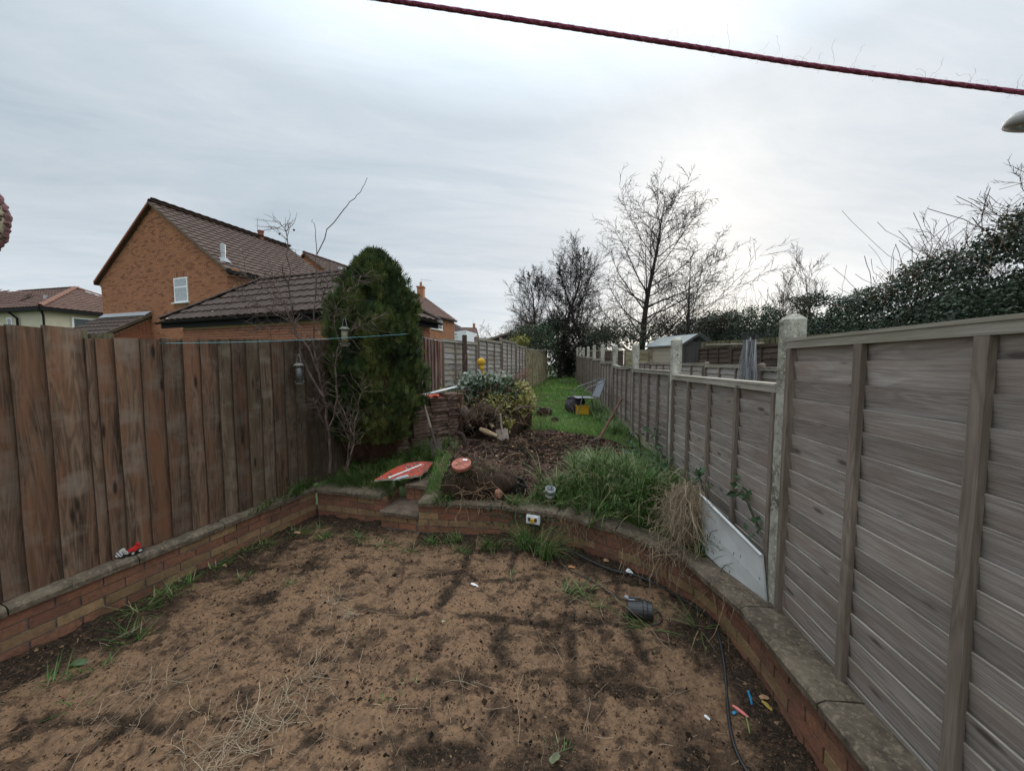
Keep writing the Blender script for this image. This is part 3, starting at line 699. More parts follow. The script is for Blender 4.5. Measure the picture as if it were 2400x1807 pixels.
def board_fence(label, edges, zb, ztop, mats, group, y0=2.04, x0=-3.20, name='board_fence'):
    o = Vector((x0, y0, 0)) + LD * edges[0]; o.z = zb
    root = thing(name, label, 'fence', o, FANG, group)
    for i in range(len(edges) - 1):
        w = edges[i + 1] - edges[i] + 0.012; m = mats(i)
        h = (ztop(i) if callable(ztop) else ztop) - zb + random.uniform(-.006, .006)
        mb = feather(w, h, m, random.randrange(999)); 
        mb.v = [(v[0], -v[1], v[2]) for v in mb.v]; mb.f = [f[::-1] for f in mb.f]
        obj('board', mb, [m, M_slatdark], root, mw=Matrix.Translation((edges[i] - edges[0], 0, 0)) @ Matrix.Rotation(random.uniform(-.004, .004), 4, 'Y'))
    L = edges[-1] - edges[0]; H = (ztop(0) if callable(ztop) else ztop) - zb
    for z in (0.25, H * 0.5, H - 0.25): obj('rail', MB().box((L / 2, 0.03, z), (L, 0.045, 0.07)), M_slatdark, root)
    return root
eA = [left_s(u) for u in (-260, -175, -105, -45, 22, 106, 194)]
eA = [eA[0] - 0.127 * k for k in range(14, 0, -1)] + eA
eB = [left_s(u) for u in (197, 226, 268, 328, 378, 426, 468, 508, 541, 575, 607, 635, 663)]
while eB[-1] < left_s(945): eB.append(eB[-1] + 0.128)
GB_ = 'brown board fence panels on the left'
board_fence('tall brown stained board fence panel at the left edge of the picture above the toy', eA, 0.376, lambda i: 1.95 + 0.008 * i, lambda i: M_board, GB_)
board_fence('long weathered brown board fence panel from the toy to the conifer', eB, 0.376, lambda i: 2.03 + 0.0075 * i, lambda i: M_board if i < 7 or i in (8, 11) else M_boardgreen, GB_)
# grey offcuts showing behind the step between the two panels
o_ = Vector((-3.20, 2.04, 0.9)) + LD * left_s(188) - LN * 0.05
bk = thing('fence_post', 'weathered grey timber post showing behind the gap between the two brown board panels', 'fence post', o_, FANG)
for k, (x, h) in enumerate(((0.0, 1.19), (0.075, 1.16), (0.135, 1.18))): obj('post_board', MB().box((x + 0.03, 0, h / 2), (0.058, 0.045, h)), M_palis, bk)
# old red-brown boards beyond the conifer
eC = [left_s(u) for u in (930, 945, 958, 970)]; s_ = left_s(978); eC = [s_ - 0.26, s_ - 0.13]
while len(eC) < 10: eC.append(eC[-1] + 0.115)
board_fence('old red brown peeling boards between the conifer and the grey lap fence', eC, 0.75, 2.34, lambda i: M_redboard, GB_)
endC = Vector((-3.20, 2.04, 0)) + LD * eC[-1]
# grey lap panels on the left, following the surveyed bends
LPts = [(endC.x, endC.y), (-0.86, 8.40), (-0.33, 10.1), (0.10, 11.9), (0.49, 13.7), (0.88, 15.5), (1.27, 17.3), (1.66, 19.1), (2.05, 20.9)]
LTop = [2.35, 2.47, 2.56, 2.50, 2.47, 2.50, 2.56, 2.62]
LLab = ['grey wavy lap panel right after the red brown boards, behind the white pipe', 'tall grey lap panel behind the waste heap and the yellow sponge', 'grey lap panel left of the pale yellow panels, second past the dark wooden post', 'narrow looking grey lap panel just before the yellowish fence',
        'yellowish lap panel nearest the heap on the far left fence', 'yellowish lap panel, second of the far left fence', 'yellowish lap panel, third of the far left fence', 'last dim yellowish lap panel beside the dark ivy at the end']
for i in range(len(LPts) - 1):
    a, b_ = LPts[i], LPts[i + 1]; z0 = float(zt(*a)) + 0.04
    yel = i >= 4
    lap_panel((*a, 0), (*b_, 0), z0, LTop[i] - z0, LLab[i], 'lap panels of the left fence', M_slatyel if yel else M_slatlight, -1, e=0.115, proud_top=False, wavy=0.011, nb=4, batten_mat=M_slatyel if yel else M_batten, bw=0.04)
    if i > 0: conc_post(a[0], a[1], z0 - 0.1, LTop[i] + 0.05, math.atan2(b_[1] - a[1], b_[0] - a[0]), 'timber post of the left lap fence, %s past the dark post' % ORD[i - 1], 'timber posts of the left lap fence', w=0.08, hole=False, mat=M_batten, name='timber_post')
q = P(1086, 860, 7.55)
dp = thing('timber_post', 'dark brown wooden post with a white eyelet standing before the left lap fence', 'fence post', (q.x + 0.03, q.y, 0.62), 0.4)
h = 2.47 - 0.62
obj('shaft', MB().box((0, 0, h / 2), (0.085, 0.085, h)), M_postwood, dp)
obj('eyelet', MB().tube([Vector((0.06 + 0.02 * math.cos(t), -0.05, h - 0.36 + 0.02 * math.sin(t))) for t in np.linspace(0, 2 * PI, 13)], 0.006, 5), M_white, dp)
# ------------------------------------------------------------------ fences of the neighbouring gardens on the right
def nx(y): return 3.72 + 0.1135 * (y - 5.9)
ny0 = [3.65, 5.05, 6.0 + 0.85, 8.75, 10.65, 12.55]
NL = ['low grey lap panel seen behind the tall concrete post', 'low grey lap panel behind the closed rotary dryer', 'low grey lap panel in front of the grey shed door', 'low grey lap panel left of the bolt hole post', 'far low lap panel in front of the beige shed wall']
for i in range(5):
    y0, y1 = ny0[i], ny0[i + 1]; tp = [1.80, 1.83, 1.86, 1.88, 1.90][i]
    lap_panel((nx(y0), y0, 0), (nx(y1), y1, 0), 0.55, tp - 0.55, NL[i], 'low lap panels of the next garden', M_slatlight if i < 3 else M_slat, 1, e=0.12, proud_top=False, wavy=0.012, nb=4)
    conc_post(nx(y1), y1, 0.4, tp + 0.07, RANG, 'short timber post of the next garden fence, %s from the dryer' % ORD[i], 'short posts of the next garden', w=0.08, hole=False, mat=M_batten, name='timber_post')
def dx(y): return 5.45 + 0.1135 * (y - 7.4)
dys = [4.5, 6.9, 8.9, 10.9]
DL = ['dark brown lap panel at the right of the rotary dryer beside the tall post', 'dark brown lap panel behind the rotary dryer', 'dark brown lap panel between the shed and the dryer']
for i in range(3):
    lap_panel((dx(dys[i]), dys[i], 0), (dx(dys[i + 1]), dys[i + 1], 0), 0.6, [1.62, 1.66, 1.72][i], DL[i], 'dark lap panels beyond the dryer', M_slatdark, 1, e=0.13, proud_top=False, wavy=0.004, nb=4, batten_mat=M_slatdark, rail_mat=M_batten if i == 0 else M_slatdark)
    conc_post(dx(dys[i]), dys[i] , 0.5, [2.3, 2.34, 2.4][i], RANG, 'dark timber post of the brown fence beyond the dryer, %s from the right' % ORD[i], 'dark posts beyond the dryer', w=0.11, hole=False, mat=M_slatdark, name='timber_post')
wp = thing('washing_pole', 'thin pale pole lying along the top of the dark brown fence', 'pole', (0, 0, 0))
obj('pole_shaft', MB().tube([P(1655, 808, 9.6), P(1720, 807, 8.6), P(1790, 804, 7.4)], 0.018, 6), M_rail, wp)
# lap fence across the ends of the neighbouring gardens
for i in range(4):
    x0 = 3.9 + 1.85 * i
    lap_panel((x0, 18.2 - 0.25 * i, 0), (x0 + 1.85, 18.2 - 0.25 * (i + 1), 0), 0.8, 1.75 if i < 3 else 1.7, 'brownish lap panel across the far end of the next gardens, %s from the left' % ORD[i], 'lap panels across the far garden ends', M_slatyel if i in (1, 2) else M_slatdark, -1, e=0.115, proud_top=False, wavy=0.01, nb=4)
# palisade fence at the foot of the ivy bank
pf = thing('palisade_fence', 'olive brown vertical board fence under the ivy behind the rotary dryer', 'fence', (7.2, 13.2, 0.88), math.atan2(-3.4, 1.2))
for k in range(26): obj('board', MB().box((k * 0.17, random.uniform(-.005, .005), 0.9), (0.135, 0.02, 1.78 + random.uniform(-.02, .02))), M_palis, pf)
obj('rail', MB().box((2.1, 0.03, 1.48), (4.4, 0.035, 0.11)), M_palis, pf); 
pf2 = thing('palisade_fence', 'dark board fence behind the far gardens left of the beige shed', 'fence', (5.2, 20.2, 0.95), 0.0)
for k in range(20): obj('board', MB().box((k * 0.17, random.uniform(-.005, .005), 0.85), (0.14, 0.02, 1.7 + random.uniform(-.03, .03))), M_palis, pf2)
# ------------------------------------------------------------------ houses
EYEV = Vector((0, 0, EYE))
def far_brick(mat):
    key = ('far', mat.name)
    if key not in BM:
        mb = MB(); mb.box((0.1075, 0.03, 0.0325), (0.215, 0.06, 0.065)); BM[key] = mb.mesh('brick', mat)
    return BM[key]
def pip(x, y, poly):
    c = False; n = len(poly)
    for i in range(n):
        x1, y1 = poly[i]; x2, y2 = poly[(i + 1) % n]
        if (y1 > y) != (y2 > y) and x < (x2 - x1) * (y - y1) / (y2 - y1) + x1: c = not c
    return c
def brick_field(parent, o, ux, poly, holes, mat, mat_s, limit, zvis):
    """wall of bricks in the plane through o along ux; poly, holes in (along, height)"""
    ux = Vector(ux).normalized(); n_in = Vector((-ux.y, ux.x, 0)); inv = parent.matrix_basis.inverted() if False else Matrix.Translation(-Vector(parent.location))
    x0 = min(p[0] for p in poly); x1 = max(p[0] for p in poly); z0 = min(p[1] for p in poly); z1 = max(p[1] for p in poly)
    cells = []
    r = int(math.floor(z0 / 0.075))
    while r * 0.075 < z1:
        z = r * 0.075; x = x0 - (0.1125 if r % 2 else 0)
        while x < x1:
            a, b_ = max(x, x0), min(x + 0.215, x1)
            for h in holes:
                if h[2] - 0.035 < z + 0.03 < h[3]:
                    if a < h[0] < b_ and a < h[0]: b_ = h[0] - 0.003
                    elif a < h[1] < b_: a = h[1] + 0.003
                    elif a >= h[0] and b_ <= h[1]: b_ = a
            if b_ - a > 0.04 and pip((a + b_) / 2, z + 0.035, poly):
                cells.append((a, b_, z))
            x += 0.225
        r += 1
    def pos(c): return Vector(o) + ux * c[0] + Vector((0, 0, c[2])) 
    cells.sort(key=lambda c: (c[2] < zvis, (pos(c) - EYEV).length))
    for c in cells[:limit]:
        s_ = (c[1] - c[0]) / 0.215; p = pos(c) - n_in * 0.004
        link('brick', far_brick(mat), parent, inv @ basis(p, ux * s_, n_in, Vector((0, 0, 1))))
    if cells[limit:]:
        V = []; T = []
        for c in cells[limit:]:
            p = pos(c) - n_in * random.uniform(0.003, 0.005); w = ux * (c[1] - c[0]); h = Vector((0, 0, 0.065)); d = n_in * 0.02
            q = [p, p + w, p + w + h, p + h]
            for f in (q, [q[3], q[2], q[2] + d, q[3] + d], [q[1], q[1] + d, q[2] + d, q[2]], [q[0], q[3], q[3] + d, q[0] + d], [q[0] + d, q[1] + d, q[1], q[0]]): V.append([tuple(k - Vector(parent.location)) for k in f])
            T += [random.random()] * 5
        b_ = link('brickwork', np_mesh('brickwork', V, mat_s, T), parent); b_['kind'] = 'stuff'
TM = {}
def tile_geo(w, L, deep=0.028):
    prof = []; n = 6
    for i in range(n + 1):
        f = i / n; prof.append((f * w, deep * (0.5 - 0.5 * math.cos(2 * PI * (f * 1.0 + 0.0)))))
    return prof
def tile_mesh(mat, w, L):
    k = (mat.name, round(w, 3), round(L, 3))
    if k in TM: return TM[k]
    mb = MB(); pr = tile_geo(w, L); n = len(pr); th = 0.02
    vs = [(x, 0, z + th + 0.022) for x, z in pr] + [(x, L + 0.04, z + 0.004) for x, z in pr] + [(x, 0.004, z + 0.001) for x, z in pr]
    fs = [(i, i + 1, n + i + 1, n + i) for i in range(n - 1)] + [(2 * n + i, 2 * n + i + 1, i + 1, i) for i in range(n - 1)] + [(0, n, 2 * n), (n - 1, 3 * n - 1, 2 * n - 1)]
    mb.add(vs, fs); TM[k] = mb.mesh('tile', mat); return TM[k]
def roof_tiles(parent, o, ex, uv, poly, mat, mat_s, limit, w=0.30, L=0.34, vis=None):
    """o: eave corner, ex: along the eave, uv: unit vector up the slope; poly in (along, up)"""
    ex = Vector(ex).normalized(); uv = Vector(uv).normalized(); n = ex.cross(uv).normalized()
    if n.z < 0: n = -n
    loc = Vector(parent.location); inv = Matrix.Translation(-loc); cells = []
    flip = ex.cross(uv).z < 0
    x0 = min(p[0] for p in poly); x1 = max(p[0] for p in poly); y1 = max(p[1] for p in poly)
    r = 0
    while r * L < y1:
        c = 0; off = 0
        while x0 + off + c * w < x1:
            x = x0 + off + c * w
            if pip(x + w / 2, min(r * L + L * 0.5, y1 - 0.01), poly): cells.append((x, r * L))
            c += 1
        r += 1
    pos = lambda c: Vector(o) + ex * c[0] + uv * c[1] + n * 0.012
    cells.sort(key=lambda c: (pos(c) - EYEV).length)
    me = tile_mesh(mat, w, L)
    for c in cells[:limit]:
        p = pos(c)
        if flip: M_ = basis(p + ex * w, -ex, uv, n)
        else: M_ = basis(p, ex, uv, n)
        link('tile', me, parent, inv @ M_ @ Matrix.Rotation(random.uniform(-.006, .006), 4, 'X'))
    if cells[limit:]:
        pr = tile_geo(w, L); V = []; T = []
        for c in cells[limit:]:
            p = pos(c) - loc; t = random.random(); lift = random.uniform(0, .004)
            top = [p + ex * x + n * (z + 0.042 + lift) for x, z in pr]; bk = [p + ex * x + uv * (L + 0.04) + n * (z + 0.004) for x, z in pr]; bt = [p + ex * x + uv * 0.004 + n * z for x, z in pr]
            for i in range(len(pr) - 1):
                V.append([tuple(q) for q in (top[i], top[i + 1], bk[i + 1], bk[i])]); V.append([tuple(q) for q in (bt[i], bt[i + 1], top[i + 1], top[i])]); T += [t, t]
        b_ = link('tiling', np_mesh('tiling', V, mat_s, T), parent); b_['kind'] = 'stuff'
def quad_part(name, parent, pts, mat, thick=None):
    """a slab with the given corners, thickened downward"""
    pts = [Vector(p) - Vector(parent.location) for p in pts]; k = len(pts)
    n = (pts[1] - pts[0]).cross(pts[2] - pts[0]).normalized()
    if n.z < 0: n = -n
    lo = [p - n * (thick or 0.05) for p in pts]; mb = MB()
    mb.add(pts + lo, [tuple(range(k)), tuple(range(2 * k - 1, k - 1, -1))] + [(i, i + k, (i + 1) % k + k, (i + 1) % k) for i in range(k)])
    return obj(name, mb, mat, parent)
def ridge_tiles(parent, a, b_, mat, r=0.11, L=0.42):
    a = Vector(a); b_ = Vector(b_); d = b_ - a; n = max(1, int(d.length / L)); loc = Vector(parent.location)
    x = d.normalized(); y = Vector((-x.y, x.x, 0)).normalized(); z = x.cross(y)
    mb = MB(); k = 7; l = d.length / n + 0.03
    vs = []; 
    for xx in (0, l):
        for i in range(k):
            an = PI * i / (k - 1); vs.append((xx, r * math.cos(an), r * math.sin(an) * 0.8 + (0.012 if xx == 0 else 0)))
    for xx in (0,):
        for i in range(k):
            an = PI * i / (k - 1); vs.append((xx, (r - .02) * math.cos(an), (r - .02) * math.sin(an) * 0.8))
    mb.add(vs, [(i, i + 1, k + i + 1, k + i) for i in range(k - 1)] + [(2 * k + i, 2 * k + i + 1, i + 1, i) for i in range(k - 1)])
    me = mb.mesh('ridge_tile', mat)
    for i in range(n): link('ridge_tile', me, parent, Matrix.Translation(-loc) @ basis(a + d * i / n + z * random.uniform(0, .006), x, y, z))
def window(parent, o, ux, w, h, split=None, mull=None, sill=True, pane=None, frame=0.06, proud=0.0):
    """o: lower left corner of the opening on the wall face; ux along the wall, outward normal = -left of ux"""
    ux = Vector(ux).normalized(); nin = Vector((-ux.y, ux.x, 0)); M_ = Matrix.Translation(-Vector(parent.location)) @ basis(Vector(o), ux, nin, Vector((0, 0, 1)))
    mb = MB(); f = frame; y = 0.018 - proud
    mb.box((w / 2, y, f / 2), (w, 0.07, f)); mb.box((w / 2, y, h - f / 2), (w, 0.07, f)); mb.box((f / 2, y, h / 2), (f, 0.068, h - 2 * f)); mb.box((w - f / 2, y, h / 2), (f, 0.068, h - 2 * f))
    zs = [f, h - f]; xs = [f, w - f]
    if split: mb.box((w / 2, y, split), (w - 2 * f, 0.066, f)); zs = [f, split - f / 2, split + f / 2, h - f]
    if mull: mb.box((mull, y, h / 2), (f, 0.064, h - 2 * f)); xs = [f, mull - f / 2, mull + f / 2, w - f]
    fr = obj('window_frame', mb, M_upvc, parent, mw=M_)
    for i in range(0, len(zs), 2):
        for j in range(0, len(xs), 2):
            obj('pane', MB().box(((xs[j] + xs[j + 1]) / 2, y - 0.016, (zs[i] + zs[i + 1]) / 2), (xs[j + 1] - xs[j] + .01, 0.02, zs[i + 1] - zs[i] + .01)), pane or M_glass, fr)
    if sill: obj('sill', MB().box((w / 2, -0.03, -0.02), (w + 0.12, 0.14, 0.038)), M_upvc, fr)
    return fr
DH = Vector((0.357, 1, 0)).normalized(); GH = Vector((-1, 0.357, 0)).normalized()
def gable_house(label, R, length, wl, wapex, zl, zr, za, lim_b, lim_t, holes=(), ridge_over=0.12, tiles=(M_tile, M_tile_s), right_len=None, left_roof=True, verge=True, facade=True):
    """R: foot of the near right corner; gable runs along GH; ridge along DH"""
    R = Vector(R); root = thing('brick_house', label, 'house', (R.x, R.y, 0), group='brick houses beyond the left fence'); loc = Vector(root.location)
    Lc = R + GH * wl; A = R + GH * wapex
    base = -0.25; zb = lambda p, z: Vector((p.x, p.y, z))
    # wall core
    mb = MB(); o = GH * 0.0 + DH * 0.012
    fr = [zb(R, base) + DH * .012, zb(Lc, base) + DH * .012, zb(Lc, zl) + DH * .012, zb(A, za - 0.08) + DH * .012, zb(R, zr) + DH * .012]
    bk = [p + DH * length for p in fr]; vs = [p - loc for p in fr + bk]
    mb.add(vs, [(0, 1, 2, 3, 4), (9, 8, 7, 6, 5), (0, 5, 6, 1), (1, 6, 7, 2), (4, 9, 5, 0)]); obj('wall', mb, M_hmortar, root)
    if facade: brick_field(root, zb(Lc, 0), -GH, [(0, 0.5), (wl, 0.5), (wl, zr), (wl - wapex, za - 0.1), (0, zl)], holes, M_hbrick, M_hbrick_s, lim_b, 2.4)
    brick_field(root, zb(R, 0), DH, [(0, 0.5), (right_len or length, 0.5), (right_len or length, zr - 0.02), (0, zr - 0.02)], [], M_hbrick, M_hbrick_s, min(60, lim_b // 4), 3.5)
    # roof slabs and tiles
    ov = 0.25
    for side in (1, -1):
        if side < 0 and not left_roof: continue
        E = R if side > 0 else Lc; ze = zr if side > 0 else zl
        a = zb(E, ze) - DH * ridge_over; r_ = zb(A, za) - DH * ridge_over
        slope = (r_ - a); sl_ = slope.length; u = slope / sl_; a2 = a - u * ov
        quad_part('roof_slab', root, [a2, a2 + DH * (length + 2 * ridge_over), r_ + DH * (length + 2 * ridge_over), r_], M_slatdark, 0.07)
        if side > 0 or lim_t > 200:
            roof_tiles(root, a2, DH, u, [(-0.02, 0), (length + 2 * ridge_over, 0), (length + 2 * ridge_over, sl_ + ov), (-0.02, sl_ + ov)], tiles[0], tiles[1], lim_t if side > 0 else 0)
        # verge strip along the gable and gutter
        if verge:
            v0, v1 = a2 - loc - DH * 0.02, r_ - loc - DH * 0.02
            x = (v1 - v0).normalized(); nrm = x.cross(DH); nrm = nrm if nrm.z > 0 else -nrm
            obj('verge', MB().box(((v1 - v0).length / 2, 0, 0), ((v1 - v0).length, 0.16, 0.07), mi=0), M_coping if side > 0 else M_gbrick, root, mw=basis(v0 + DH * 0.06 - nrm * 0.015, x, DH, nrm))
        g0 = a2 - loc - Vector((0, 0, 0.06)); gx = (Vector((u.x, u.y, 0))).normalized()
        obj('gutter', MB().box((0, 0, 0), (0.12, length + 0.2, 0.11)), M_gutter, root, mw=basis(g0 + DH * (length / 2 + .1) - gx * 0.02, gx, DH, Vector((0, 0, 1))))
    ridge_tiles(root, zb(A, za + 0.04) - DH * ridge_over, zb(A, za + 0.04) + DH * (length + ridge_over), tiles[0])
    return root, R, Lc, A
# nearest house ----------------------------------------------------
R1 = P(531, 630, 13.0)
def k_at(u, z):      # distance along the gable for a photograph column at height z
    a = (u - 1200) / 815; off = (z - EYE) * sP
    return (R1.x - a * (R1.y * cP - off)) / (1 + a * 0.357 * cP) if False else (a * (R1.y * cP - off) - R1.x) / (-1 - a * 0.357 * cP)
k_l, k_a = k_at(236, 5.6) * 1.062, k_at(357, 8.5) * 1.062
ZA1 = P(357, 477, R1.y + 0.357 * k_a / 1.062).z; ZL1 = P(236, 655, R1.y + 0.357 * k_l / 1.062).z
def gs(u, z=3.6): return k_l - k_at(u, z) * 1.062
w0, w1 = gs(413), gs(444.5)
pw = Vector((R1.x, R1.y, 0)) + GH * (k_l - w0)
zsill = P(428, 711, pw.y).z; ztopw = P(428, 653, pw.y).z
holes = [(w0, w1, zsill, ztopw + 0.24)]
house1, R1, L1, A1 = gable_house('large orange brick gable house with a white two pane window and brown tiled roof', (R1.x, R1.y, 0), 5.6, k_l, k_a, ZL1, 5.40, ZA1, 300, 300, holes)
window(house1, Vector((L1.x, L1.y, zsill)) + (-GH) * w0 - DH * 0.0, -GH, w1 - w0, ztopw - zsill, split=(ztopw - zsill) * 0.62, pane=M_net)
# soldier course over the window
for i in range(9):
    xx = w0 + (w1 - w0) * i / 9 + 0.01
    link('brick', far_brick(M_hbrick), house1, Matrix.Translation(-Vector(house1.location)) @ basis(Vector((L1.x, L1.y, ztopw + 0.012)) + (-GH) * (xx + 0.055) - DH * 0.01, Vector((0, 0, 1)), DH, -GH * -1 if False else GH))
# corbels at the eaves
for (E, d) in ((R1, -GH), (L1, GH)):
    for k in range(3):
        zz = (5.40 if E is R1 else ZL1) - 0.30 + k * 0.1
        c = Vector((E.x, E.y, zz)) + d * (0.03 + 0.05 * k) + DH * 0.14 - Vector(house1.location)
        obj('corbel', MB().box((0, 0, 0), (0.10 + 0.10 * k, 0.28, 0.085)), M_hbrick, house1, mw=basis(c, d, Vector((-d.y, d.x, 0)), Vector((0, 0, 1))))
# window under the right eave
o = Vector((R1.x, R1.y, 0)) + DH * 1.5; window(house1, Vector((o.x, o.y, 4.1)) , DH, 1.1, 1.05, mull=0.55)
def on_roof(u, up_):          # point on the right hand slope of the first house
    e = Vector((R1.x, R1.y, 5.40)); r = Vector((A1.x, A1.y, ZA1)); s_ = (r - e)
    base_ = e + s_ * up_; a = (u - 1200) / 815
    t = (a * base_.y - base_.x) / (DH.x - a * DH.y); return base_ + DH * t
q = on_roof(537, 0.10) - Vector(house1.location)
obj('vent_pipe', MB().lathe([(0.075, -0.3), (0.075, 0.30), (0.085, 0.30), (0.085, 0.62), (0.05, 0.64)], 10, Matrix.Translation(q)), M_metal, house1)
obj('vent_flashing', MB().lathe([(0.26, -0.06), (0.12, 0.12)], 10, Matrix.Translation(q)), M_lead, house1)
q = Vector((A1.x, A1.y, ZA1 + .05)) + DH * 4.3
ch = obj('chimney', MB().lathe([(0.14, -0.1), (0.13, 0.32), (0.15, 0.32), (0.15, 0.38)], 12, Matrix.Translation(q - Vector(house1.location))), M_chim, house1)
def aerial(parent, q, booms, mast, ang=0.35, sc_=1.0, side=1):
    q = q - Vector(parent.location); mb = MB(); mb.tube([q, q + Vector((0, 0, mast))], 0.016 * sc_, 5)
    d = Vector((side * math.cos(ang), math.sin(ang), 0)); p = Vector((-d.y, d.x, 0))
    for z, L in booms:
        b0 = q + Vector((0, 0, z)); mb.tube([b0 - d * 0.1, b0 + d * L], 0.011 * sc_, 4)
        k = 0.08
        while k < L: mb.tube([b0 + d * k - p * 0.14, b0 + d * k + p * 0.14], 0.006 * sc_, 3); mb.tube([b0 + d * k - Vector((0, 0, .05)), b0 + d * k + Vector((0, 0, .05))], 0.005 * sc_, 3); k += 0.1
    obj('aerial', mb, M_metal, parent)
aerial(house1, q + Vector((-0.15, 0, 0)), [(0.95, 1.05), (0.62, 1.05)], 1.05)
# lean-to against the gable
m = 2.0
T0, T1 = Vector((L1.x, L1.y, 0)) + (-GH) * gs(247), Vector((L1.x, L1.y, 0)) + (-GH) * gs(356)
drop = 0.66
p = [Vector((T0.x, T0.y, 3.92)), Vector((T1.x, T1.y, 3.88))]; e0, e1 = p[0] - DH * m - Vector((0, 0, drop * m)) - GH * -0.5, p[1] - DH * m - Vector((0, 0, drop * m))
lt = quad_part('lean_to_roof', house1, [e0, e1, p[1], p[0]], M_slatdark, 0.08)
uu = (p[1] - e1); roof_tiles(house1, e0, (e1 - e0), uu, [(0, 0), ((e1 - e0).length, 0), ((e1 - e0).length, uu.length), (0.4, uu.length)], M_gtile, M_gtile_s, 0)
fl = quad_part('lead_flashing', house1, [p[0] - DH * 0.22 + Vector((0, 0, -0.03)), p[1] - DH * 0.22 + Vector((0, 0, -0.03)), p[1] + Vector((0, 0, 0.16)), p[0] + Vector((0, 0, 0.16))], M_lead, 0.02)
mb = MB(); a = T1 + GH * 0.12; b_ = a - DH * (m - 0.12)
vs = [Vector((a.x, a.y, 0.4)), Vector((b_.x, b_.y, 0.4)), Vector((b_.x, b_.y, 3.74 - drop * (m - .12))), Vector((a.x, a.y, 3.74))]
vs = [v - Vector(house1.location) for v in vs]; mb.add(vs + [v + GH * 0.1 for v in vs], [(0, 1, 2, 3), (7, 6, 5, 4), (0, 4, 5, 1), (1, 5, 6, 2), (2, 6, 7, 3)]); obj('lean_to_wall', mb, M_hmortar, house1)
brick_field(house1, Vector((b_.x, b_.y, 0)) - GH * 0.004, DH, [(0, 2.0), (m - .12, 2.0), (m - .12, 3.72), (0, 3.72 - drop * (m - .12))], [], M_gbrick, M_gbrick_s, 0, 9)
e_ = e1 - Vector(house1.location); q_ = p[1] - Vector(house1.location)
obj('verge', MB().box(((q_ - e_).length / 2, 0, 0), ((q_ - e_).length, 0.12, 0.1)), M_coping, house1, mw=basis(e_ + Vector((0, 0, 0.02)), (q_ - e_).normalized(), GH, (q_ - e_).normalized().cross(GH)))
# second house in the row -----------------------------------------
A2 = P(716, 595, 21.2); R2 = Vector((A2.x, A2.y, 0)) - GH * 4.4
house2, *_ = gable_house('second brick gable house with brown roof, half hidden behind the garage', (R2.x, R2.y, 0), 6.5, 8.2, 4.4, 5.5, 5.4, A2.z, 120, 120)
q = Vector((A2.x, A2.y, A2.z)) - GH * 1.0 + DH * 1.6 + Vector((0, 0, -0.75)); obj('roof_vent', MB().box((0, 0, 0.12), (0.3, 0.3, 0.3), mi=0, taper=0.6), M_lead, house2, loc=q - Vector(house2.location))
# third house ------------------------------------------------------
A3 = P(993, 697, 35.0); A3b = A3 - DH * 8.0
R3 = Vector((A3b.x, A3b.y, 0)) - GH * 3.4
house3, R3, L3, A3_ = gable_house('far brick house with a chimney and white window, right of the conifer', (R3.x, R3.y, 0), 8.0, 6.8, 3.4, 6.1, 6.1, A3.z, 60, 0, tiles=(M_rtile_s, M_rtile_s), facade=False)
o = R3 + DH * 3.9; window(house3, Vector((o.x, o.y, EYE + 78 / 815 * 31.5)), DH, 1.9, 0.95, mull=0.95, frame=0.12)
q = Vector((A3.x, A3.y, A3.z)) - DH * 0.45 - Vector(house3.location)
obj('chimney', MB().box((0, 0, 0.1), (0.62, 0.62, 1.6)).box((0, 0, 0.88), (0.74, 0.74, 0.12)).lathe([(0.13, 0.9), (0.11, 1.38)], 8), M_hbrick, house3, loc=q)
aerial(house3, q + Vector(house3.location) + Vector((0.05, 0, 1.3)), [(0.3, 1.0)], 0.5, 0.3)
# garage with hipped roof -----------------------------------------
C = Vector((-3.38, 8.3, 0)); ze = 3.14; gw, gd = 7.75 * 1.062, 2.95 * 1.062
gar = thing('garage', 'low brick garage with dark hipped tile roof and black gutter, behind the brown fence', 'garage', (C.x, C.y, 0)); gl = Vector(gar.location)
ins = 0.22
c4 = [C + GH * ins + DH * ins, C + GH * (gw - ins - 0.55) + DH * ins, C + GH * (gw - ins - 0.55) + DH * (gd - ins), C + GH * ins + DH * (gd - ins)]
mb = MB(); vs = [Vector((p.x, p.y, z)) - gl for z in (-0.2, ze - 0.02) for p in c4]
mb.add(vs, [(0, 1, 5, 4), (1, 2, 6, 5), (2, 3, 7, 6), (3, 0, 4, 7), (4, 5, 6, 7)]); obj('wall', mb, M_hmortar, gar)
brick_field(gar, c4[1], -GH, [(0, 0.3), (gw - 2 * ins - 0.55, 0.3), (gw - 2 * ins - .55, ze - 0.22), (0, ze - 0.22)], [], M_gbrick, M_gbrick_s, 230, 2.2)
brick_field(gar, c4[0], DH, [(0, 0.3), (gd - 2 * ins, 0.3), (gd - 2 * ins, ze - 0.22), (0, ze - 0.22)], [], M_gbrick, M_gbrick_s, 40, 2.2)
Rr = P(818, 640, 10.2); Rl = P(613, 659, 11.4)
eR, eL, eB = C.copy(), C + GH * gw, C + DH * gd; eBL = eL + DH * gd
for e in (eR, eL, eB, eBL): e.z = ze + 0.04
quad_part('roof_slab', gar, [eR, eL, Rl, Rr], M_slatdark, 0.06); quad_part('roof_slab', gar, [eR, Rr, eB], M_slatdark, 0.06)
quad_part('roof_slab', gar, [eL, eBL, Rl], M_slatdark, 0.06); quad_part('roof_slab', gar, [eB, Rr, Rl, eBL], M_slatdark, 0.06)
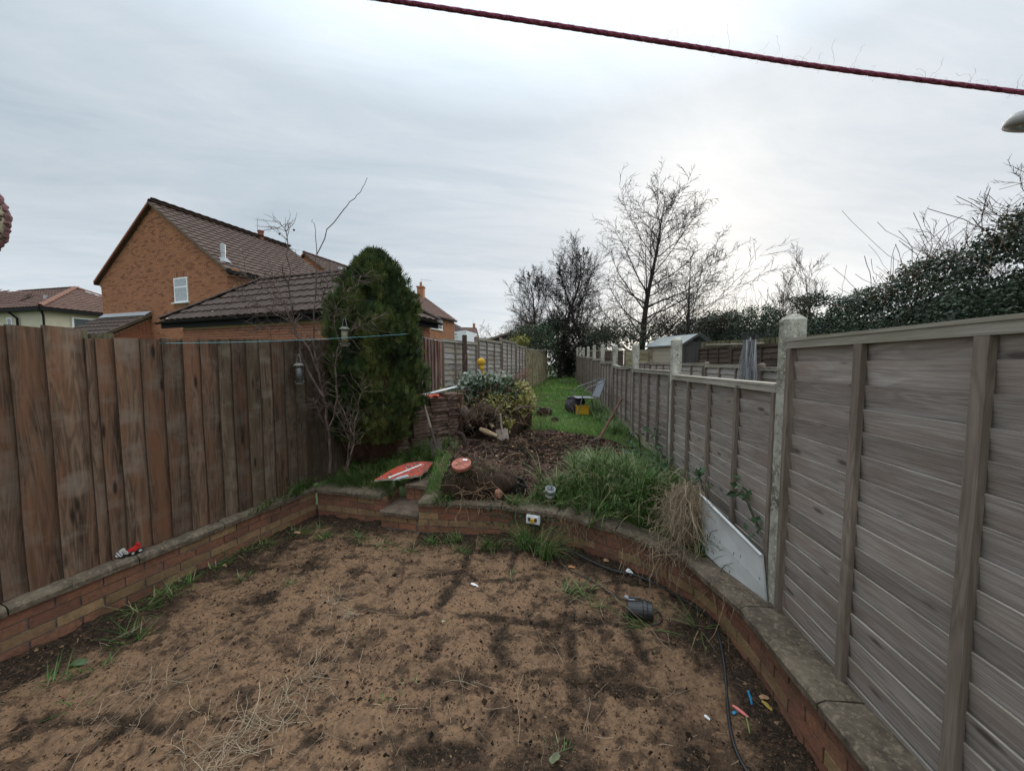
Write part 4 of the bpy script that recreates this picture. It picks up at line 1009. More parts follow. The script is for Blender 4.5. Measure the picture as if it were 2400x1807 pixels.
def plane_tiles(o, ex_end, tri, limit):
    o = Vector(o); ex = (Vector(ex_end) - o).normalized(); pts = [Vector(p) - o for p in tri]
    r = max(pts, key=lambda p: p.z); up_ = r - ex * r.dot(ex); up_.normalize()
    roof_tiles(gar, o, ex, up_, [(p.dot(ex), p.dot(up_)) for p in pts], M_gtile, M_gtile_s, limit, w=0.30, L=0.33)
plane_tiles(eL - Vector((0.0, 0, 0)), eR, [eL, eR, Rr, Rl], 240); plane_tiles(eR, eB, [eR, eB, Rr], 60)
ridge_tiles(gar, Rl + Vector((0, 0, .03)), Rr + Vector((0, 0, .03)), M_gtile); ridge_tiles(gar, eL + Vector((0, 0, .05)), Rl + Vector((0, 0, .03)), M_gtile, 0.09); ridge_tiles(gar, eR + Vector((0, 0, .05)), Rr + Vector((0, 0, .03)), M_gtile, 0.1)
ridge_tiles(gar, eB + Vector((0, 0, .05)), Rr + Vector((0, 0, .03)), M_gtile, 0.1)
for (a, b_, nrm) in ((eL, eR, -DH), (eR, eB, -GH)):
    d = (b_ - a); x = d.normalized(); y = Vector((-x.y, x.x, 0))
    obj('fascia', MB().box((d.length / 2, 0, 0), (d.length, 0.03, 0.17)), M_gutter, gar, mw=basis(a - gl + nrm * -0.06 + Vector((0, 0, -0.13)), x, y, Vector((0, 0, 1))))
    pr = [(0.06 * math.cos(t), 0.055 * math.sin(t)) for t in np.linspace(PI, 2 * PI, 7)]
    mb = MB(); mb.prism(pr, d.length + 0.16, basis(a - gl + nrm * 0.03 - x * 0.08 + Vector((0, 0, -0.035)), nrm * 1.0, x, Vector((0, 0, 1)))); obj('gutter', mb, M_gutter, gar)
obj('soffit', MB().box((0, 0, 0), (0.01, 0.01, 0.01)), M_gutter, gar, loc=c4[0] - gl + Vector((0, 0, ze - .2))) if False else None
M_ridge = plain('faded_red_ridge', (0.21, 0.115, 0.085), 0.9, 0.2, 0.25)
# cream house on the far left --------------------------------------
K = P(103, 722, 22.0); D2 = Vector((0.22, 1, 0)).normalized(); G2 = Vector((-1, 0.22, 0)).normalized(); ze = K.z
ch_ = thing('rendered_house', 'cream rendered house with brown hipped roof and black downpipes, far left', 'house', (K.x, K.y, 0)); cl_ = Vector(ch_.location)
wR, wL = 6.6, 9.0
c4 = [Vector((K.x, K.y, 0)), Vector((K.x, K.y, 0)) + G2 * wL, Vector((K.x, K.y, 0)) + G2 * wL + D2 * wR, Vector((K.x, K.y, 0)) + D2 * wR]
mb = MB(); vs = [Vector((p.x, p.y, z)) - cl_ for z in (-0.2, ze) for p in c4]; mb.add(vs, [(0, 1, 5, 4), (1, 2, 6, 5), (2, 3, 7, 6), (3, 0, 4, 7), (4, 5, 6, 7)]); obj('wall', mb, M_render, ch_)
ap = P(176, 676, 26.0); apl = ap + G2 * 6.0
E = [c4[0] - G2 * 0.3 - D2 * 0.3, c4[1] - D2 * 0.3, c4[2] + D2 * .3, c4[3] + D2 * .3 - G2 * .3]
for e in E: e.z = ze + 0.02
quad_part('roof_slab', ch_, [E[0], E[1], apl, ap], M_slatdark, .06); quad_part('roof_slab', ch_, [E[0], ap, E[3]], M_slatdark, .06); quad_part('roof_slab', ch_, [E[3], ap, apl, E[2]], M_slatdark, .06)
def plane_tiles2(root, o, ex_end, tri, limit, mt, w=.3, L=.34):
    o = Vector(o); ex = (Vector(ex_end) - o).normalized(); pts = [Vector(p) - o for p in tri]
    r = max(pts, key=lambda p: p.z); up_ = r - ex * r.dot(ex); up_.normalize()
    roof_tiles(root, o, ex, up_, [(p.dot(ex), p.dot(up_)) for p in pts], mt[0], mt[1], limit, w=w, L=L)
plane_tiles2(ch_, E[1], E[0], [E[1], E[0], ap, apl], 0, (M_rtile_s, M_rtile_s)); plane_tiles2(ch_, E[0], E[3], [E[0], E[3], ap], 0, (M_rtile_s, M_rtile_s))
ridge_tiles(ch_, E[0] + Vector((0, 0, .06)), ap + Vector((0, 0, .04)), M_ridge, .14); ridge_tiles(ch_, apl + Vector((0, 0, .03)), ap + Vector((0, 0, .04)), M_gtile, .12); ridge_tiles(ch_, E[3] + Vector((0, 0, .05)), ap + Vector((0, 0, .04)), M_ridge, .14)
for (a, b_) in ((E[1], E[0]), (E[0], E[3])):
    d = b_ - a; x = d.normalized(); obj('gutter', MB().box((d.length / 2, 0, 0), (d.length, 0.14, 0.20)), M_gutter, ch_, mw=basis(a - cl_ + Vector((0, 0, -.12)), x, Vector((-x.y, x.x, 0)), Vector((0, 0, 1))))
obj('downpipe', MB().tube([Vector((-0.0, -0.12, ze - .2)), Vector((0.05, -0.1, ze - 0.5)), Vector((0.05, -0.1, 1))], 0.055, 6), M_gutter, ch_)
q = G2 * 2.35 - D2 * 0.1
obj('downpipe', MB().tube([q + Vector((-.5, 0, ze - .2)), q + Vector((0.0, 0, ze - 0.6)), q + Vector((0, 0, 1))], 0.06, 6), M_gutter, ch_)
o = c4[0] + D2 * 1.15; window(ch_, Vector((o.x, o.y, ze - 1.55)), D2, 1.35, 1.15, frame=0.1, proud=.03)
for (gx, zz, w, h) in ((3.0, ze - 1.75, 0.5, 1.25), (1.65, ze - 2.6, 0.42, 0.75)):
    o = c4[0] + G2 * (gx + w); window(ch_, Vector((o.x, o.y, zz)), -G2, w, h, frame=0.09, proud=.03)
q = P(40 + 0, 705, 24.5); q = P(109, 712, 23.6)
obj('vent_pipe', MB().lathe([(0.11, -0.5), (0.11, 0.55)], 8, Matrix.Translation(q - cl_)), M_metal, ch_)
# wing further left
o0 = P(-150, 672, 27.0); o1 = P(75, 687, 24.5)
wg = thing('rendered_house', 'neighbouring brown tiled roof at the very left edge, joined to the cream house', 'house', (o0.x, o0.y, 0))
f0, f1 = P(-150, 745, 22.5), P(14, 727, 22.6)
quad_part('roof_slab', wg, [f0, f1, o1, o0], M_slatdark, .06)
plane_tiles2(wg, f0, f1, [f0, f1, o1, o0], 0, (M_rtile_s, M_rtile_s))
mb = MB(); b0, b1 = f0.copy(), f1.copy(); b0.z = b1.z = 0; f0b, f1b = f0 + Vector((0, .3, -.05)), f1 + Vector((0, .3, -.05)); back = Vector((0, 4, 0))
vs = [v - Vector(wg.location) for v in (b0 + Vector((0, .3, 0)), b1 + Vector((0, .3, 0)), f1b, f0b)]; mb.add(vs + [v + back for v in vs], [(0, 1, 2, 3), (7, 6, 5, 4), (0, 4, 5, 1), (1, 5, 6, 2), (3, 7, 4, 0)]); obj('wall', mb, M_render, wg)
# small far houses --------------------------------------------------
wh = thing('white_house', 'small far white rendered house with dark roof beside the brick house', 'house', P(1075, 800, 46)); wl_ = Vector(wh.location)
a, b_ = P(1058, 800, 47), P(1091, 800, 45); zt1 = P(1075, 776, 46).z
mb = MB(); vs = [Vector((p.x, p.y, z)) for z in (0, zt1) for p in (a, b_, b_ + Vector((1, 5, 0)), a + Vector((1, 5, 0)))]; mb.add([v - wl_ for v in vs], [(0, 1, 5, 4), (1, 2, 6, 5), (2, 3, 7, 6), (3, 0, 4, 7)]); obj('wall', mb, M_whiterender, wh)
quad_part('roof', wh, [P(1056, 776, 47), P(1092, 777, 45), P(1080, 766, 48), P(1058, 754, 49)], M_gtile_s, 0.15)
d = (b_ - a).normalized(); o = a + d * 0.55; window(wh, Vector((o.x, o.y, P(1075, 788, 46).z)) - Vector((0, 0.02, 0)), d, 0.7, 0.5, mull=.35, frame=0.06, proud=.04); o = a + d * 0.95
fh = thing('brick_house', 'farthest small house with a brown roof and thin chimney, before the bare trees', 'house', P(1098, 800, 60)); fl_ = Vector(fh.location)
quad_part('roof', fh, [P(1082, 800, 57), P(1124, 794, 56), P(1117, 768, 60), P(1080, 767, 61)], M_rtile_s, 0.2)
mb = MB(); vs = [Vector((p.x, p.y, z)) for z in (0, P(1100, 797, 57.5).z) for p in (P(1083, 800, 57.8), P(1121, 800, 57.2), P(1121, 800, 64), P(1083, 800, 64))]; mb.add([v - fl_ for v in vs], [(0, 1, 5, 4), (1, 2, 6, 5), (2, 3, 7, 6), (3, 0, 4, 7)]); obj('wall', mb, M_hbrick, fh)
q = P(1111, 768, 60.5) - fl_; obj('chimney', MB().box((0, 0, 0.2), (0.4, 0.4, 1.0)), M_hbrick, fh, loc=q); aerial(fh, q + fl_ + Vector((-.2, 0, .5)), [(0.5, .5)], 0.9)
# beige plastic shed in the neighbour's garden -----------------------
S0 = P(1598, 853, 16.0); S0.z = 0.7; th = math.radians(20); e1 = Vector((math.cos(th), math.sin(th), 0)); e2 = Vector((-math.sin(th), math.cos(th), 0))
sw, sl2 = 1.66, 2.2; he, ha = 2.78 - 0.7, 3.25 - 0.7
sh = thing('plastic_shed', 'beige plastic shed with dark grey doors and a blue grey roof', 'shed', S0, th)
obj('side_wall', MB().box((0.03, sl2 / 2, he / 2), (0.06, sl2, he)), M_shedbeige, sh)
for k in range(9): obj('plank', MB().box((-0.008, sl2 / 2, 0.2 + k * 0.21), (0.016, sl2 - 0.25, 0.195)), M_shedbeige, sh)
obj('side_wall', MB().box((sw - 0.03, sl2 / 2, he / 2), (0.06, sl2, he)), M_shedbeige, sh); obj('back_wall', MB().box((sw / 2, sl2 - 0.03, he / 2), (sw - .13, 0.06, he)), M_shedbeige, sh)
mb = MB(); mb.prism([(0.07, 0), (sw - 0.07, 0), (sw - 0.07, he), (sw / 2, ha - 0.05), (0.07, he)], 0.05, Matrix.Translation((0, 0.03, 0))); obj('gable_front', mb, M_sheddark, sh)
for x in (0.03, sw - 0.0): obj('corner_post', MB().box((x, -0.01, he / 2), (0.12, 0.1, he)), M_shedbeige if x > 1 else M_sheddark, sh)
for k in range(2):
    w = sw / 2 - 0.2; d = obj('door', MB().box((0.19 + w / 2 + k * (w + 0.02), 0.012, 0.95), (w, 0.04, 1.84)), M_sheddark, sh)
    obj('door_panel', MB().box((0.19 + w / 2 + k * (w + 0.02), -0.014, 0.95), (w - 0.2, 0.02, 1.55)), M_sheddark, d)
vt = MB()
for k in range(4): vt.box((sw / 2, 0.015, he + 0.14 + k * 0.035), (0.22, 0.03, 0.02))
obj('vent', vt, M_black, sh)
for sgn in (-1, 1):
    xe = -0.16 if sgn < 0 else sw + 0.16
    pts = [Vector((xe, -0.12, he - 0.04)), Vector((xe, sl2 + 0.1, he - 0.04)), Vector((sw / 2, sl2 + 0.1, ha)), Vector((sw / 2, -0.12, ha))]; mb = MB()
    mb.add(pts + [q - Vector((0, 0, .05)) for q in pts], [(0, 1, 2, 3), (7, 6, 5, 4), (0, 4, 5, 1), (1, 5, 6, 2), (2, 6, 7, 3), (3, 7, 4, 0)]); obj('roof', mb, M_shedroof, sh)
    d = (pts[3] - pts[0]); obj('fascia', MB().box((d.length / 2, -0.01, -0.04), (d.length, 0.03, 0.1)), M_sheddark, sh, mw=basis(pts[0], d.normalized(), Vector((0, 1, 0)), d.normalized().cross(Vector((0, 1, 0)))))
# small dark shed beyond the left fence
q = P(1193, 800, 20.5); q.z = 0.9
bs = thing('garden_shed', 'small dark shed with a low pitched grey roof behind the left lap fence', 'shed', q, 0.1)
w = 1.2; zb_ = P(1193, 793, 20.5).z - 0.9; zp_ = P(1193, 779, 20.5).z - 0.9
obj('wall', MB().prism([(-w, 0), (w, 0), (w, zb_), (0, zp_ - 0.07), (-w, zb_)], 2.2), M_sheddark, bs)
for sgn in (-1, 1):
    mb = MB(); pts = [Vector((sgn * (w + .25), -0.25, zb_ - 0.12)), Vector((sgn * (w + .25), 2.4, zb_ - .12)), Vector((0, 2.4, zp_)), Vector((0, -0.25, zp_))]
    mb.add(pts + [q_ - Vector((0, 0, .07)) for q_ in pts], [(0, 1, 2, 3), (7, 6, 5, 4), (0, 4, 5, 1), (1, 5, 6, 2), (2, 6, 7, 3), (3, 7, 4, 0)]); obj('roof', mb, M_felt, bs)
    d = pts[3] - pts[0]; obj('barge_board', MB().box((d.length / 2, -0.02, -0.05), (d.length, 0.03, 0.12)), M_batten, bs, mw=basis(pts[0], d.normalized(), Vector((0, 1, 0)), d.normalized().cross(Vector((0, 1, 0)))))
# ------------------------------------------------------------------ vegetation
def unit(v): return v / np.maximum(1e-9, np.linalg.norm(v, axis=-1, keepdims=True))
def blades(pos, length, lean, width, nseg=3, droop=1.0, az=None, seed=0):
    """arching grass blades; returns quads (N*nseg,4,3) and the blade index of each"""
    r = np.random.default_rng(seed); N = len(pos); pos = np.asarray(pos, float)
    length = np.broadcast_to(length, (N,)); lean = np.broadcast_to(lean, (N,)); width = np.broadcast_to(width, (N,)); droop = np.broadcast_to(droop, (N,))
    az = r.random(N) * 2 * PI if az is None else az
    d = np.stack([np.cos(az), np.sin(az), np.zeros(N)], -1); sd = np.stack([-np.sin(az), np.cos(az), np.zeros(N)], -1)
    th = lean[:, None] + droop[:, None] * np.linspace(0, 1, nseg + 1)[None, :] ** 1.3      # angle from vertical
    seg = (length / nseg)[:, None]
    P_ = [pos]
    for k in range(nseg):
        t = (th[:, k] + th[:, k + 1]) / 2
        P_.append(P_[-1] + (d * np.sin(t)[:, None] + np.array([0, 0, 1.0]) * np.cos(t)[:, None]) * seg)
    Q = []
    for k in range(nseg):
        w0 = width * (1 - (k / nseg) ** 1.6) / 2; w1 = width * max(0.06, 1 - ((k + 1) / nseg) ** 1.6) / 2
        Q.append(np.stack([P_[k] - sd * w0[:, None], P_[k] + sd * w0[:, None], P_[k + 1] + sd * w1[:, None], P_[k + 1] - sd * w1[:, None]], 1))
    return np.concatenate(Q), np.tile(np.arange(N), nseg)
def leaf_quads(pos, nrm, size, seed=0, aspect=0.62, up=None):
    """pointed leaves, each two quads folded slightly along the midrib"""
    r = np.random.default_rng(seed); N = len(pos); size = np.broadcast_to(size, (N,))[:, None]
    n = unit(nrm); a = unit(np.cross(n, r.normal(size=(N, 3)))) if up is None else unit(up - n * np.sum(up * n, -1, keepdims=True)); b = np.cross(n, a)
    tip = pos + a * size; base = pos; m = pos + a * size * 0.45 - n * size * 0.05
    l = pos + a * size * 0.42 + b * size * aspect / 2 + n * size * 0.06; rr = pos + a * size * 0.42 - b * size * aspect / 2 + n * size * 0.06
    return np.concatenate([np.stack([base, l, tip, m], 1), np.stack([base, m, tip, rr], 1)]), np.tile(np.arange(N), 2)
def strands(n, center, spread, length, r=(0.0012, 0.002), seed=0, wig=0.35, up=0.1, steps=5, flat=None, dirv=None):
    """curved thin ribbons (roots, straw); each strip has two crossed faces"""
    g = np.random.default_rng(seed); c = np.asarray(center, float); p = c + (g.normal(size=(n, 3)) * np.asarray(spread))
    d = g.normal(size=(n, 3)) if dirv is None else np.asarray(dirv) + g.normal(size=(n, 3)) * 0.45
    if flat is not None: d[:, 2] *= flat
    d = unit(d); L = length * g.uniform(0.5, 1.3, n)[:, None] / steps; w = g.uniform(r[0], r[1], n)[:, None]
    Q = []; I = []
    for k in range(steps):
        d2 = unit(d + g.normal(size=(n, 3)) * wig * np.array([1, 1, 0.6 if flat is None else flat]) + np.array([0, 0, -up]))
        q = p + d2 * L; s1 = unit(np.cross(d2, [0.1, 0.2, 1])) * w; s2 = np.cross(d2, s1)
        Q += [np.stack([p - s1, p + s1, q + s1, q - s1], 1), np.stack([p - s2, p + s2, q + s2, q - s2], 1)]; I += [np.arange(n), np.arange(n)]
        p = q; d = d2
    return np.concatenate(Q), np.concatenate(I)
def clods(pos, size, seed=0):
    """small irregular lumps: squashed octahedra"""
    r = np.random.default_rng(seed); N = len(pos); size = np.broadcast_to(size, (N,))[:, None]
    D = np.array([[1, 0, 0], [0, 1, 0], [-1, 0, 0], [0, -1, 0], [0, 0, 0.75], [0, 0, -0.6]])
    V = pos[:, None, :] + D[None] * size[:, None] * r.uniform(0.55, 1.35, (N, 6, 1)) + r.normal(size=(N, 6, 3)) * size[:, None] * 0.22
    F = [(0, 1, 4), (1, 2, 4), (2, 3, 4), (3, 0, 4), (1, 0, 5), (2, 1, 5), (3, 2, 5), (0, 3, 5)]
    return np.concatenate([V[:, list(f)] for f in F]), np.tile(np.arange(N), 8)
# ---- bare trees -----------------------------------------------------
def grow(mb, p, d, L, r, lvl, maxl, rg, par):
    n = par['seg'][lvl]; pts = [p.copy()]; rad = [r]; cur = p.copy(); dd = d.copy()
    for i in range(n):
        j = Vector((rg.gauss(0, 1), rg.gauss(0, 1), rg.gauss(0, 1))) * par['wig'][lvl]
        dd = (dd + j + Vector((0, 0, par['trop'][lvl]))).normalized(); cur = cur + dd * (L / n); pts.append(cur.copy())
        rad.append(r * (1 - (i + 1) / n * par['taper'][lvl]))
    mb.tube(pts, rad, 7 if lvl == 0 else (5 if lvl == 1 else 3), caps=False)
    if lvl >= maxl: return
    k = par['kids'][lvl]; k = max(1, int(k * rg.uniform(0.8, 1.2))); t0 = par['t0'][lvl]
    for q in range(k):
        t = t0 + (1 - t0) * (q + rg.random()) / k; f = t * n; i = min(n - 1, int(f)); b = pts[i].lerp(pts[i + 1], f - i)
        base = (pts[i + 1] - pts[i]).normalized(); a = rg.uniform(*par['ang'][lvl])
        s = base.cross(Vector((rg.gauss(0, 1), rg.gauss(0, 1), rg.gauss(0, 1)))).normalized()
        if lvl == 0: s = Vector((math.cos(q * 2.4 + rg.uniform(-.5, .5)), math.sin(q * 2.4 + rg.uniform(-.5, .5)), 0)); s = (s - base * s.dot(base)).normalized()
        nd_ = base * math.cos(a) + s * math.sin(a)
        if lvl == 0 and 'dome' in par:
            R_, zc, rz_, sx = par['dome']; c_ = Vector((sx, 0, zc)); s2 = 0.0
            while s2 < 12:
                q3 = b + nd_ * s2 - c_
                if (q3.x / R_) ** 2 + (q3.y / R_) ** 2 + (q3.z / rz_) ** 2 > 1 and s2 > 0.3 and q3.z > -rz_ * .7 and (q3.x ** 2 + q3.y ** 2) > 0.02: break
                s2 += 0.1
            ln = min(s2, R_ * 1.5) * rg.uniform(0.72, 1.05)
        else: ln = L * par['ratio'][lvl] * rg.uniform(0.7, 1.15) * (par['prof'](t) if lvl == 0 else (1.1 - 0.55 * t))
        rr = max(par['rmin'], rad[i] * par['rr'][lvl] * rg.uniform(0.8, 1.1)); grow(mb, b, nd_, ln, rr, lvl + 1, maxl, rg, par)
def bare_tree(name, label, base, H, r, par, seed, maxl=3, lean=(0, 0), mat=None, group=None, cat='tree', split=True):
    root = thing(name, label, cat, base, group=group); rg = random.Random(seed)
    mb = MB(); grow(mb, Vector((0, 0, 0)), Vector((lean[0], lean[1], 1)).normalized(), H, r, 0, maxl, rg, par)
    nt_ = (par['seg'][0]) * 7
    tr = MB(); tr.v = mb.v[:(par['seg'][0] + 1) * 7]; tr.f = mb.f[:nt_]; tr.m = [0] * nt_
    cr = MB(); off = len(tr.v); cr.v = mb.v[off:]; cr.f = [tuple(i - off for i in f) for f in mb.f[nt_:]]; cr.m = [0] * len(cr.f)
    obj('trunk', tr, mat or M_bark, root, True); obj('crown', cr, mat or M_bark, root, False)
    return root
pbig = dict(seg=[14, 9, 6, 4], wig=[0.03, 0.11, 0.19, 0.24], trop=[0.02, 0.055, 0.03, 0.02], taper=[0.96, 0.94, 0.9, 0.8], kids=[28, 12, 5, 0], t0=[0.13, 0.15, 0.15], ang=[(0.85, 1.2), (0.5, 0.95), (0.5, 0.9)],
            ratio=[0.70, 0.50, 0.55], rr=[0.36, 0.45, 0.6], rmin=0.013, prof=lambda t: 1.10 - 0.74 * t)
q = P(1502, 800, 20.0)
pbig.update(kids=[40, 18, 6, 0], trop=[0.02, 0.028, 0.025, 0.01], wig=[0.03, 0.09, 0.15, 0.2], ang=[(0.75, 1.2), (0.5, 1.0), (0.5, 1.0)], ratio=[0.7, 0.40, 0.50], rmin=0.0115, dome=(4.3, 6.0, 5.3, 0.3))
bare_tree('bare_tree', 'tallest bare winter tree with a straight central trunk behind the beige shed', (q.x, q.y, 0.6), 10.6, 0.22, pbig, 4, 3, lean=(0.02, 0))
psm = dict(pbig); psm.update(kids=[20, 13, 6, 0], rmin=0.010, dome=(3.3, 5.0, 2.4, 1.0), t0=[0.35, 0.15, 0.15])
q = P(1605, 800, 18.0)
bare_tree('bare_tree', 'smaller bare spreading tree right of the tallest bare tree, above the ivy', (q.x, q.y, 0.6), 6.6, 0.13, psm, 21, 3, lean=(0.06, 0))
ptw = dict(pbig); ptw.update(kids=[36, 17, 8, 0], ratio=[0.42, 0.42, 0.5], ang=[(0.45, 1.05), (0.4, 1.0), (0.4, 1.0)], trop=[0.02, 0.03, 0.03, 0.02], wig=[0.07, 0.12, 0.16, 0.2], rmin=0.011, t0=[0.12, 0.15, 0.1], prof=lambda t: 1.15 - 0.6 * t)
def ivy_cloud(name, parent, spec, size, mat, seed, n_per, inv_loc, aspect=0.7, tint=(0, 1), k=2.3, droop=0.0):
    g = np.random.default_rng(seed); Pp = []
    for (c, rad, n) in spec:
        u = unit(g.normal(size=(n, 3))) * (g.random((n, 1)) ** (1 / k)); 
        lump = 0.75 + 0.5 * fbm(u[:, 0] * 2 + c[0], u[:, 1] * 2 + u[:, 2] * 2.3 + c[1], 1.4, 3, 90)[:, None]
        Pp.append(np.asarray(c) + u * np.asarray(rad) * lump)
    pos = np.concatenate(Pp); N = len(pos); nr = g.normal(size=(N, 3)) + np.array([0, -0.5, 0.75])
    q_, idx = leaf_quads(pos - np.asarray(inv_loc), nr, g.uniform(size[0], size[1], N), seed, aspect)
    t = np.clip(g.normal(0.45, 0.25, N), tint[0], tint[1])[idx]
    return link(name, np_mesh(name, q_, mat, t), parent)
for (u, Y, H, sd, lab, ln) in ((1312, 21.5, 8.8, 31, 'dense bare tree with ivy up its trunk, left of the tallest tree', -0.02), (1388, 21.0, 7.6, 37, 'leaning bare tree with an ivy clump, between the dense tree and the tallest tree', -0.10), (1262, 23.0, 7.0, 41, 'twiggy bare tree at the left of the dark tree group', -0.08)):
    ptw['dome'] = {31: (3.1, 5.6, 3.7, -0.1), 37: (2.9, 4.9, 3.3, 0.3), 41: (2.4, 4.4, 2.9, -0.3)}[sd]
    q = P(u, 800, Y); t_ = bare_tree('ivy_clad_tree', lab, (q.x, q.y, 0.6), H, 0.17, ptw, sd, 3, lean=(ln, 0), group='dark bare trees at the garden end')
    b = np.array([q.x, q.y, 0.6]); spec = []
    rg = random.Random(sd)
    if sd != 41:
        for k in range(7): f = 0.10 + 0.055 * k; spec.append((b + np.array([ln * H * f + rg.uniform(-.5, .5), rg.uniform(-.4, .4), H * f]), (0.5, 0.5, 0.7), 260))
        spec.append((b + np.array([rg.uniform(0.6, 1.0) * (1 if sd == 37 else -1), 0, H * 0.40]), (0.8, 0.5, 0.6), 500))
    else: spec = [(b + np.array([0, 0, 1.2]), (1.0, 0.6, 1.0), 600)]
    ivy_cloud('ivy', t_, spec, (0.09, 0.17), M_ivy, sd, 0, b)
# dark ivy mass that closes the end of the garden, and the shrubs over the left fence
def shrub(name, label, spec, size, mat, seed, cat='shrub', group=None, twigs=0, aspect=0.62, tint=(0, 1), tw_len=0.8):
    c = spec[0][0]; root = thing(name, label, cat, (c[0], c[1], 0.5), group=group); l = np.array([c[0], c[1], 0.5])
    ivy_cloud('foliage', root, spec, size, mat, seed, 0, l, aspect, tint)
    if twigs:
        g = np.random.default_rng(seed + 5); Q = []; I = []
        for (cc, rad, n) in spec:
            q_, i_ = strands(twigs, np.asarray(cc) - l, np.asarray(rad) * 0.4, tw_len * max(rad), (0.004, 0.008), seed, 0.25, -0.25, 5); Q.append(q_); I.append(i_)
        Q = np.concatenate(Q); link('twigs', np_mesh('twigs', Q, M_root, np.full(len(Q), 0.15)), root)['kind'] = 'stuff'
    return root
e = P(1325, 853, 23.5)
shrub('ivy_mass', 'dark ivy covering the far end of the garden between the two fences', [((e.x, e.y, 1.9), (0.75, 0.45, 1.3), 2600), ((e.x + .5, e.y - .3, 1.5), (0.7, 0.4, 1.1), 1600), ((e.x - .3, e.y, 2.9), (0.8, .5, .7), 1000), ((e.x + .9, e.y + .3, 2.6), (0.8, .5, .8), 900)], (0.09, 0.17), M_ivy, 51, 'ivy', tint=(0, 0.55))
for (u, v, Y, rad, n, m, lab, sd) in ((1300, 775, 22.5, (1.3, .6, .9), 1500, M_leaf, 'round dark green shrub over the end of the left fence', 61), (1245, 790, 19.0, (1.4, .6, .75), 1500, M_leaf, 'leafy shrub hanging over the yellowish lap fence', 62), (1218, 802, 17.0, (0.55, .4, .38), 420, M_yel, 'small yellow green bush above the lap fence by the dark shed', 63), (1270, 815, 20.5, (0.9, .4, .5), 700, M_ivy, 'low dark shrub spilling over the far yellowish panels', 64)):
    q = P(u, v, Y); shrub('shrub', lab, [((q.x, q.y, q.z), rad, n)], (0.08, 0.17), m, sd, twigs=60, group='shrubs over the left fence')
pth = dict(pbig); pth.pop('dome'); pth.update(kids=[30, 16, 7, 0], ratio=[0.62, 0.5, 0.5], ang=[(0.4, 1.3), (0.5, 1.1), (0.4, 1.0)], trop=[0.0, -0.02, -0.03, -0.02], wig=[0.1, 0.16, 0.2, 0.2], rmin=0.013, t0=[0.1, 0.1, 0.1], prof=lambda t: 1.0)
for (u, Y, H, sd, lab) in ((1215, 34.0, 4.6, 71, 'rounded brown twiggy tree on the skyline left of the tree group'), (1165, 40.0, 3.6, 72, 'low brown thicket on the skyline right of the far houses'), (1255, 32, 4.4, 73, 'brown twiggy bush behind the shrubs of the left fence')):
    q = P(u, 800, Y); bare_tree('thicket', lab, (q.x, q.y, 1.0), H, 0.16, pth, sd, 3, mat=M_twig, group='brown thickets on the skyline')
q = P(1135, 800, 48); shrub('shrub', 'distant dark green hedge beside the farthest brown roof', [((q.x, q.y, 2.6), (2.0, 1.5, 2.0), 900), ((q.x + 3, q.y, 2.3), (2.5, 1.5, 1.6), 700)], (0.2, 0.4), M_ivy, 77)
# ivy covered bank on the right --------------------------------------
bank = thing('ivy_hedge', 'long dark ivy and bramble hedge rising to the right above the fences', 'hedge', (10.5, 12.0, 0.3))
def hedge_x(y): return 9.3 + 0.1135 * y
g = np.random.default_rng(81); N = 100000
yy = 5.2 + 21.5 * g.random(N) ** 1.2; 
def hedge_top(y): return 3.9 + 0.9 * (fbm(y, 0 * y + 3.3, 0.45, 3, 95) - 0.5) * 2 * 0.6 + 0.75 * sstep(9.5, 6.5, y) + 0.45 * sstep(12, 9, y) + 0.95 * sstep(11, 19, y)
tp = hedge_top(yy); f = g.random(N) ** 0.7; zz = 0.3 + (tp - 0.3) * f + g.normal(0, 0.07, N)
dep = -np.abs(g.normal(0, 0.4, N)) * 0.5 + 0.9 * (f - 0.3) + 0.5 * (fbm(yy, zz, 0.9, 3, 97) - 0.5)
pos = np.stack([hedge_x(yy) + dep, yy + g.normal(0, 0.1, N), zz], -1)
keep = (fbm(yy * 1.4, zz * 1.6, 1.3, 3, 99) + 0.34 * (1 - f) > 0.40); pos = pos[keep]; N = len(pos)
nr = g.normal(size=(N, 3)) + np.array([-0.7, -0.5, 0.8]); q_, idx = leaf_quads(pos - np.array([10.5, 12, 0.3]), nr, g.uniform(0.045, 0.10, N), 82, 0.8)
link('ivy_leaves', np_mesh('ivy_leaves', q_, M_ivy, np.clip(0.15 + 0.55 * fbm(yy * 1.7, zz * 1.9, 1.5, 3, 98) + g.normal(0, 0.2, N)[keep] if False else 0.10 + 0.65 * fbm(yy[keep] * 1.7, zz[keep] * 1.9, 1.5, 3, 98) + g.normal(0, 0.18, N), 0, 1)[idx]), bank)['kind'] = 'stuff'
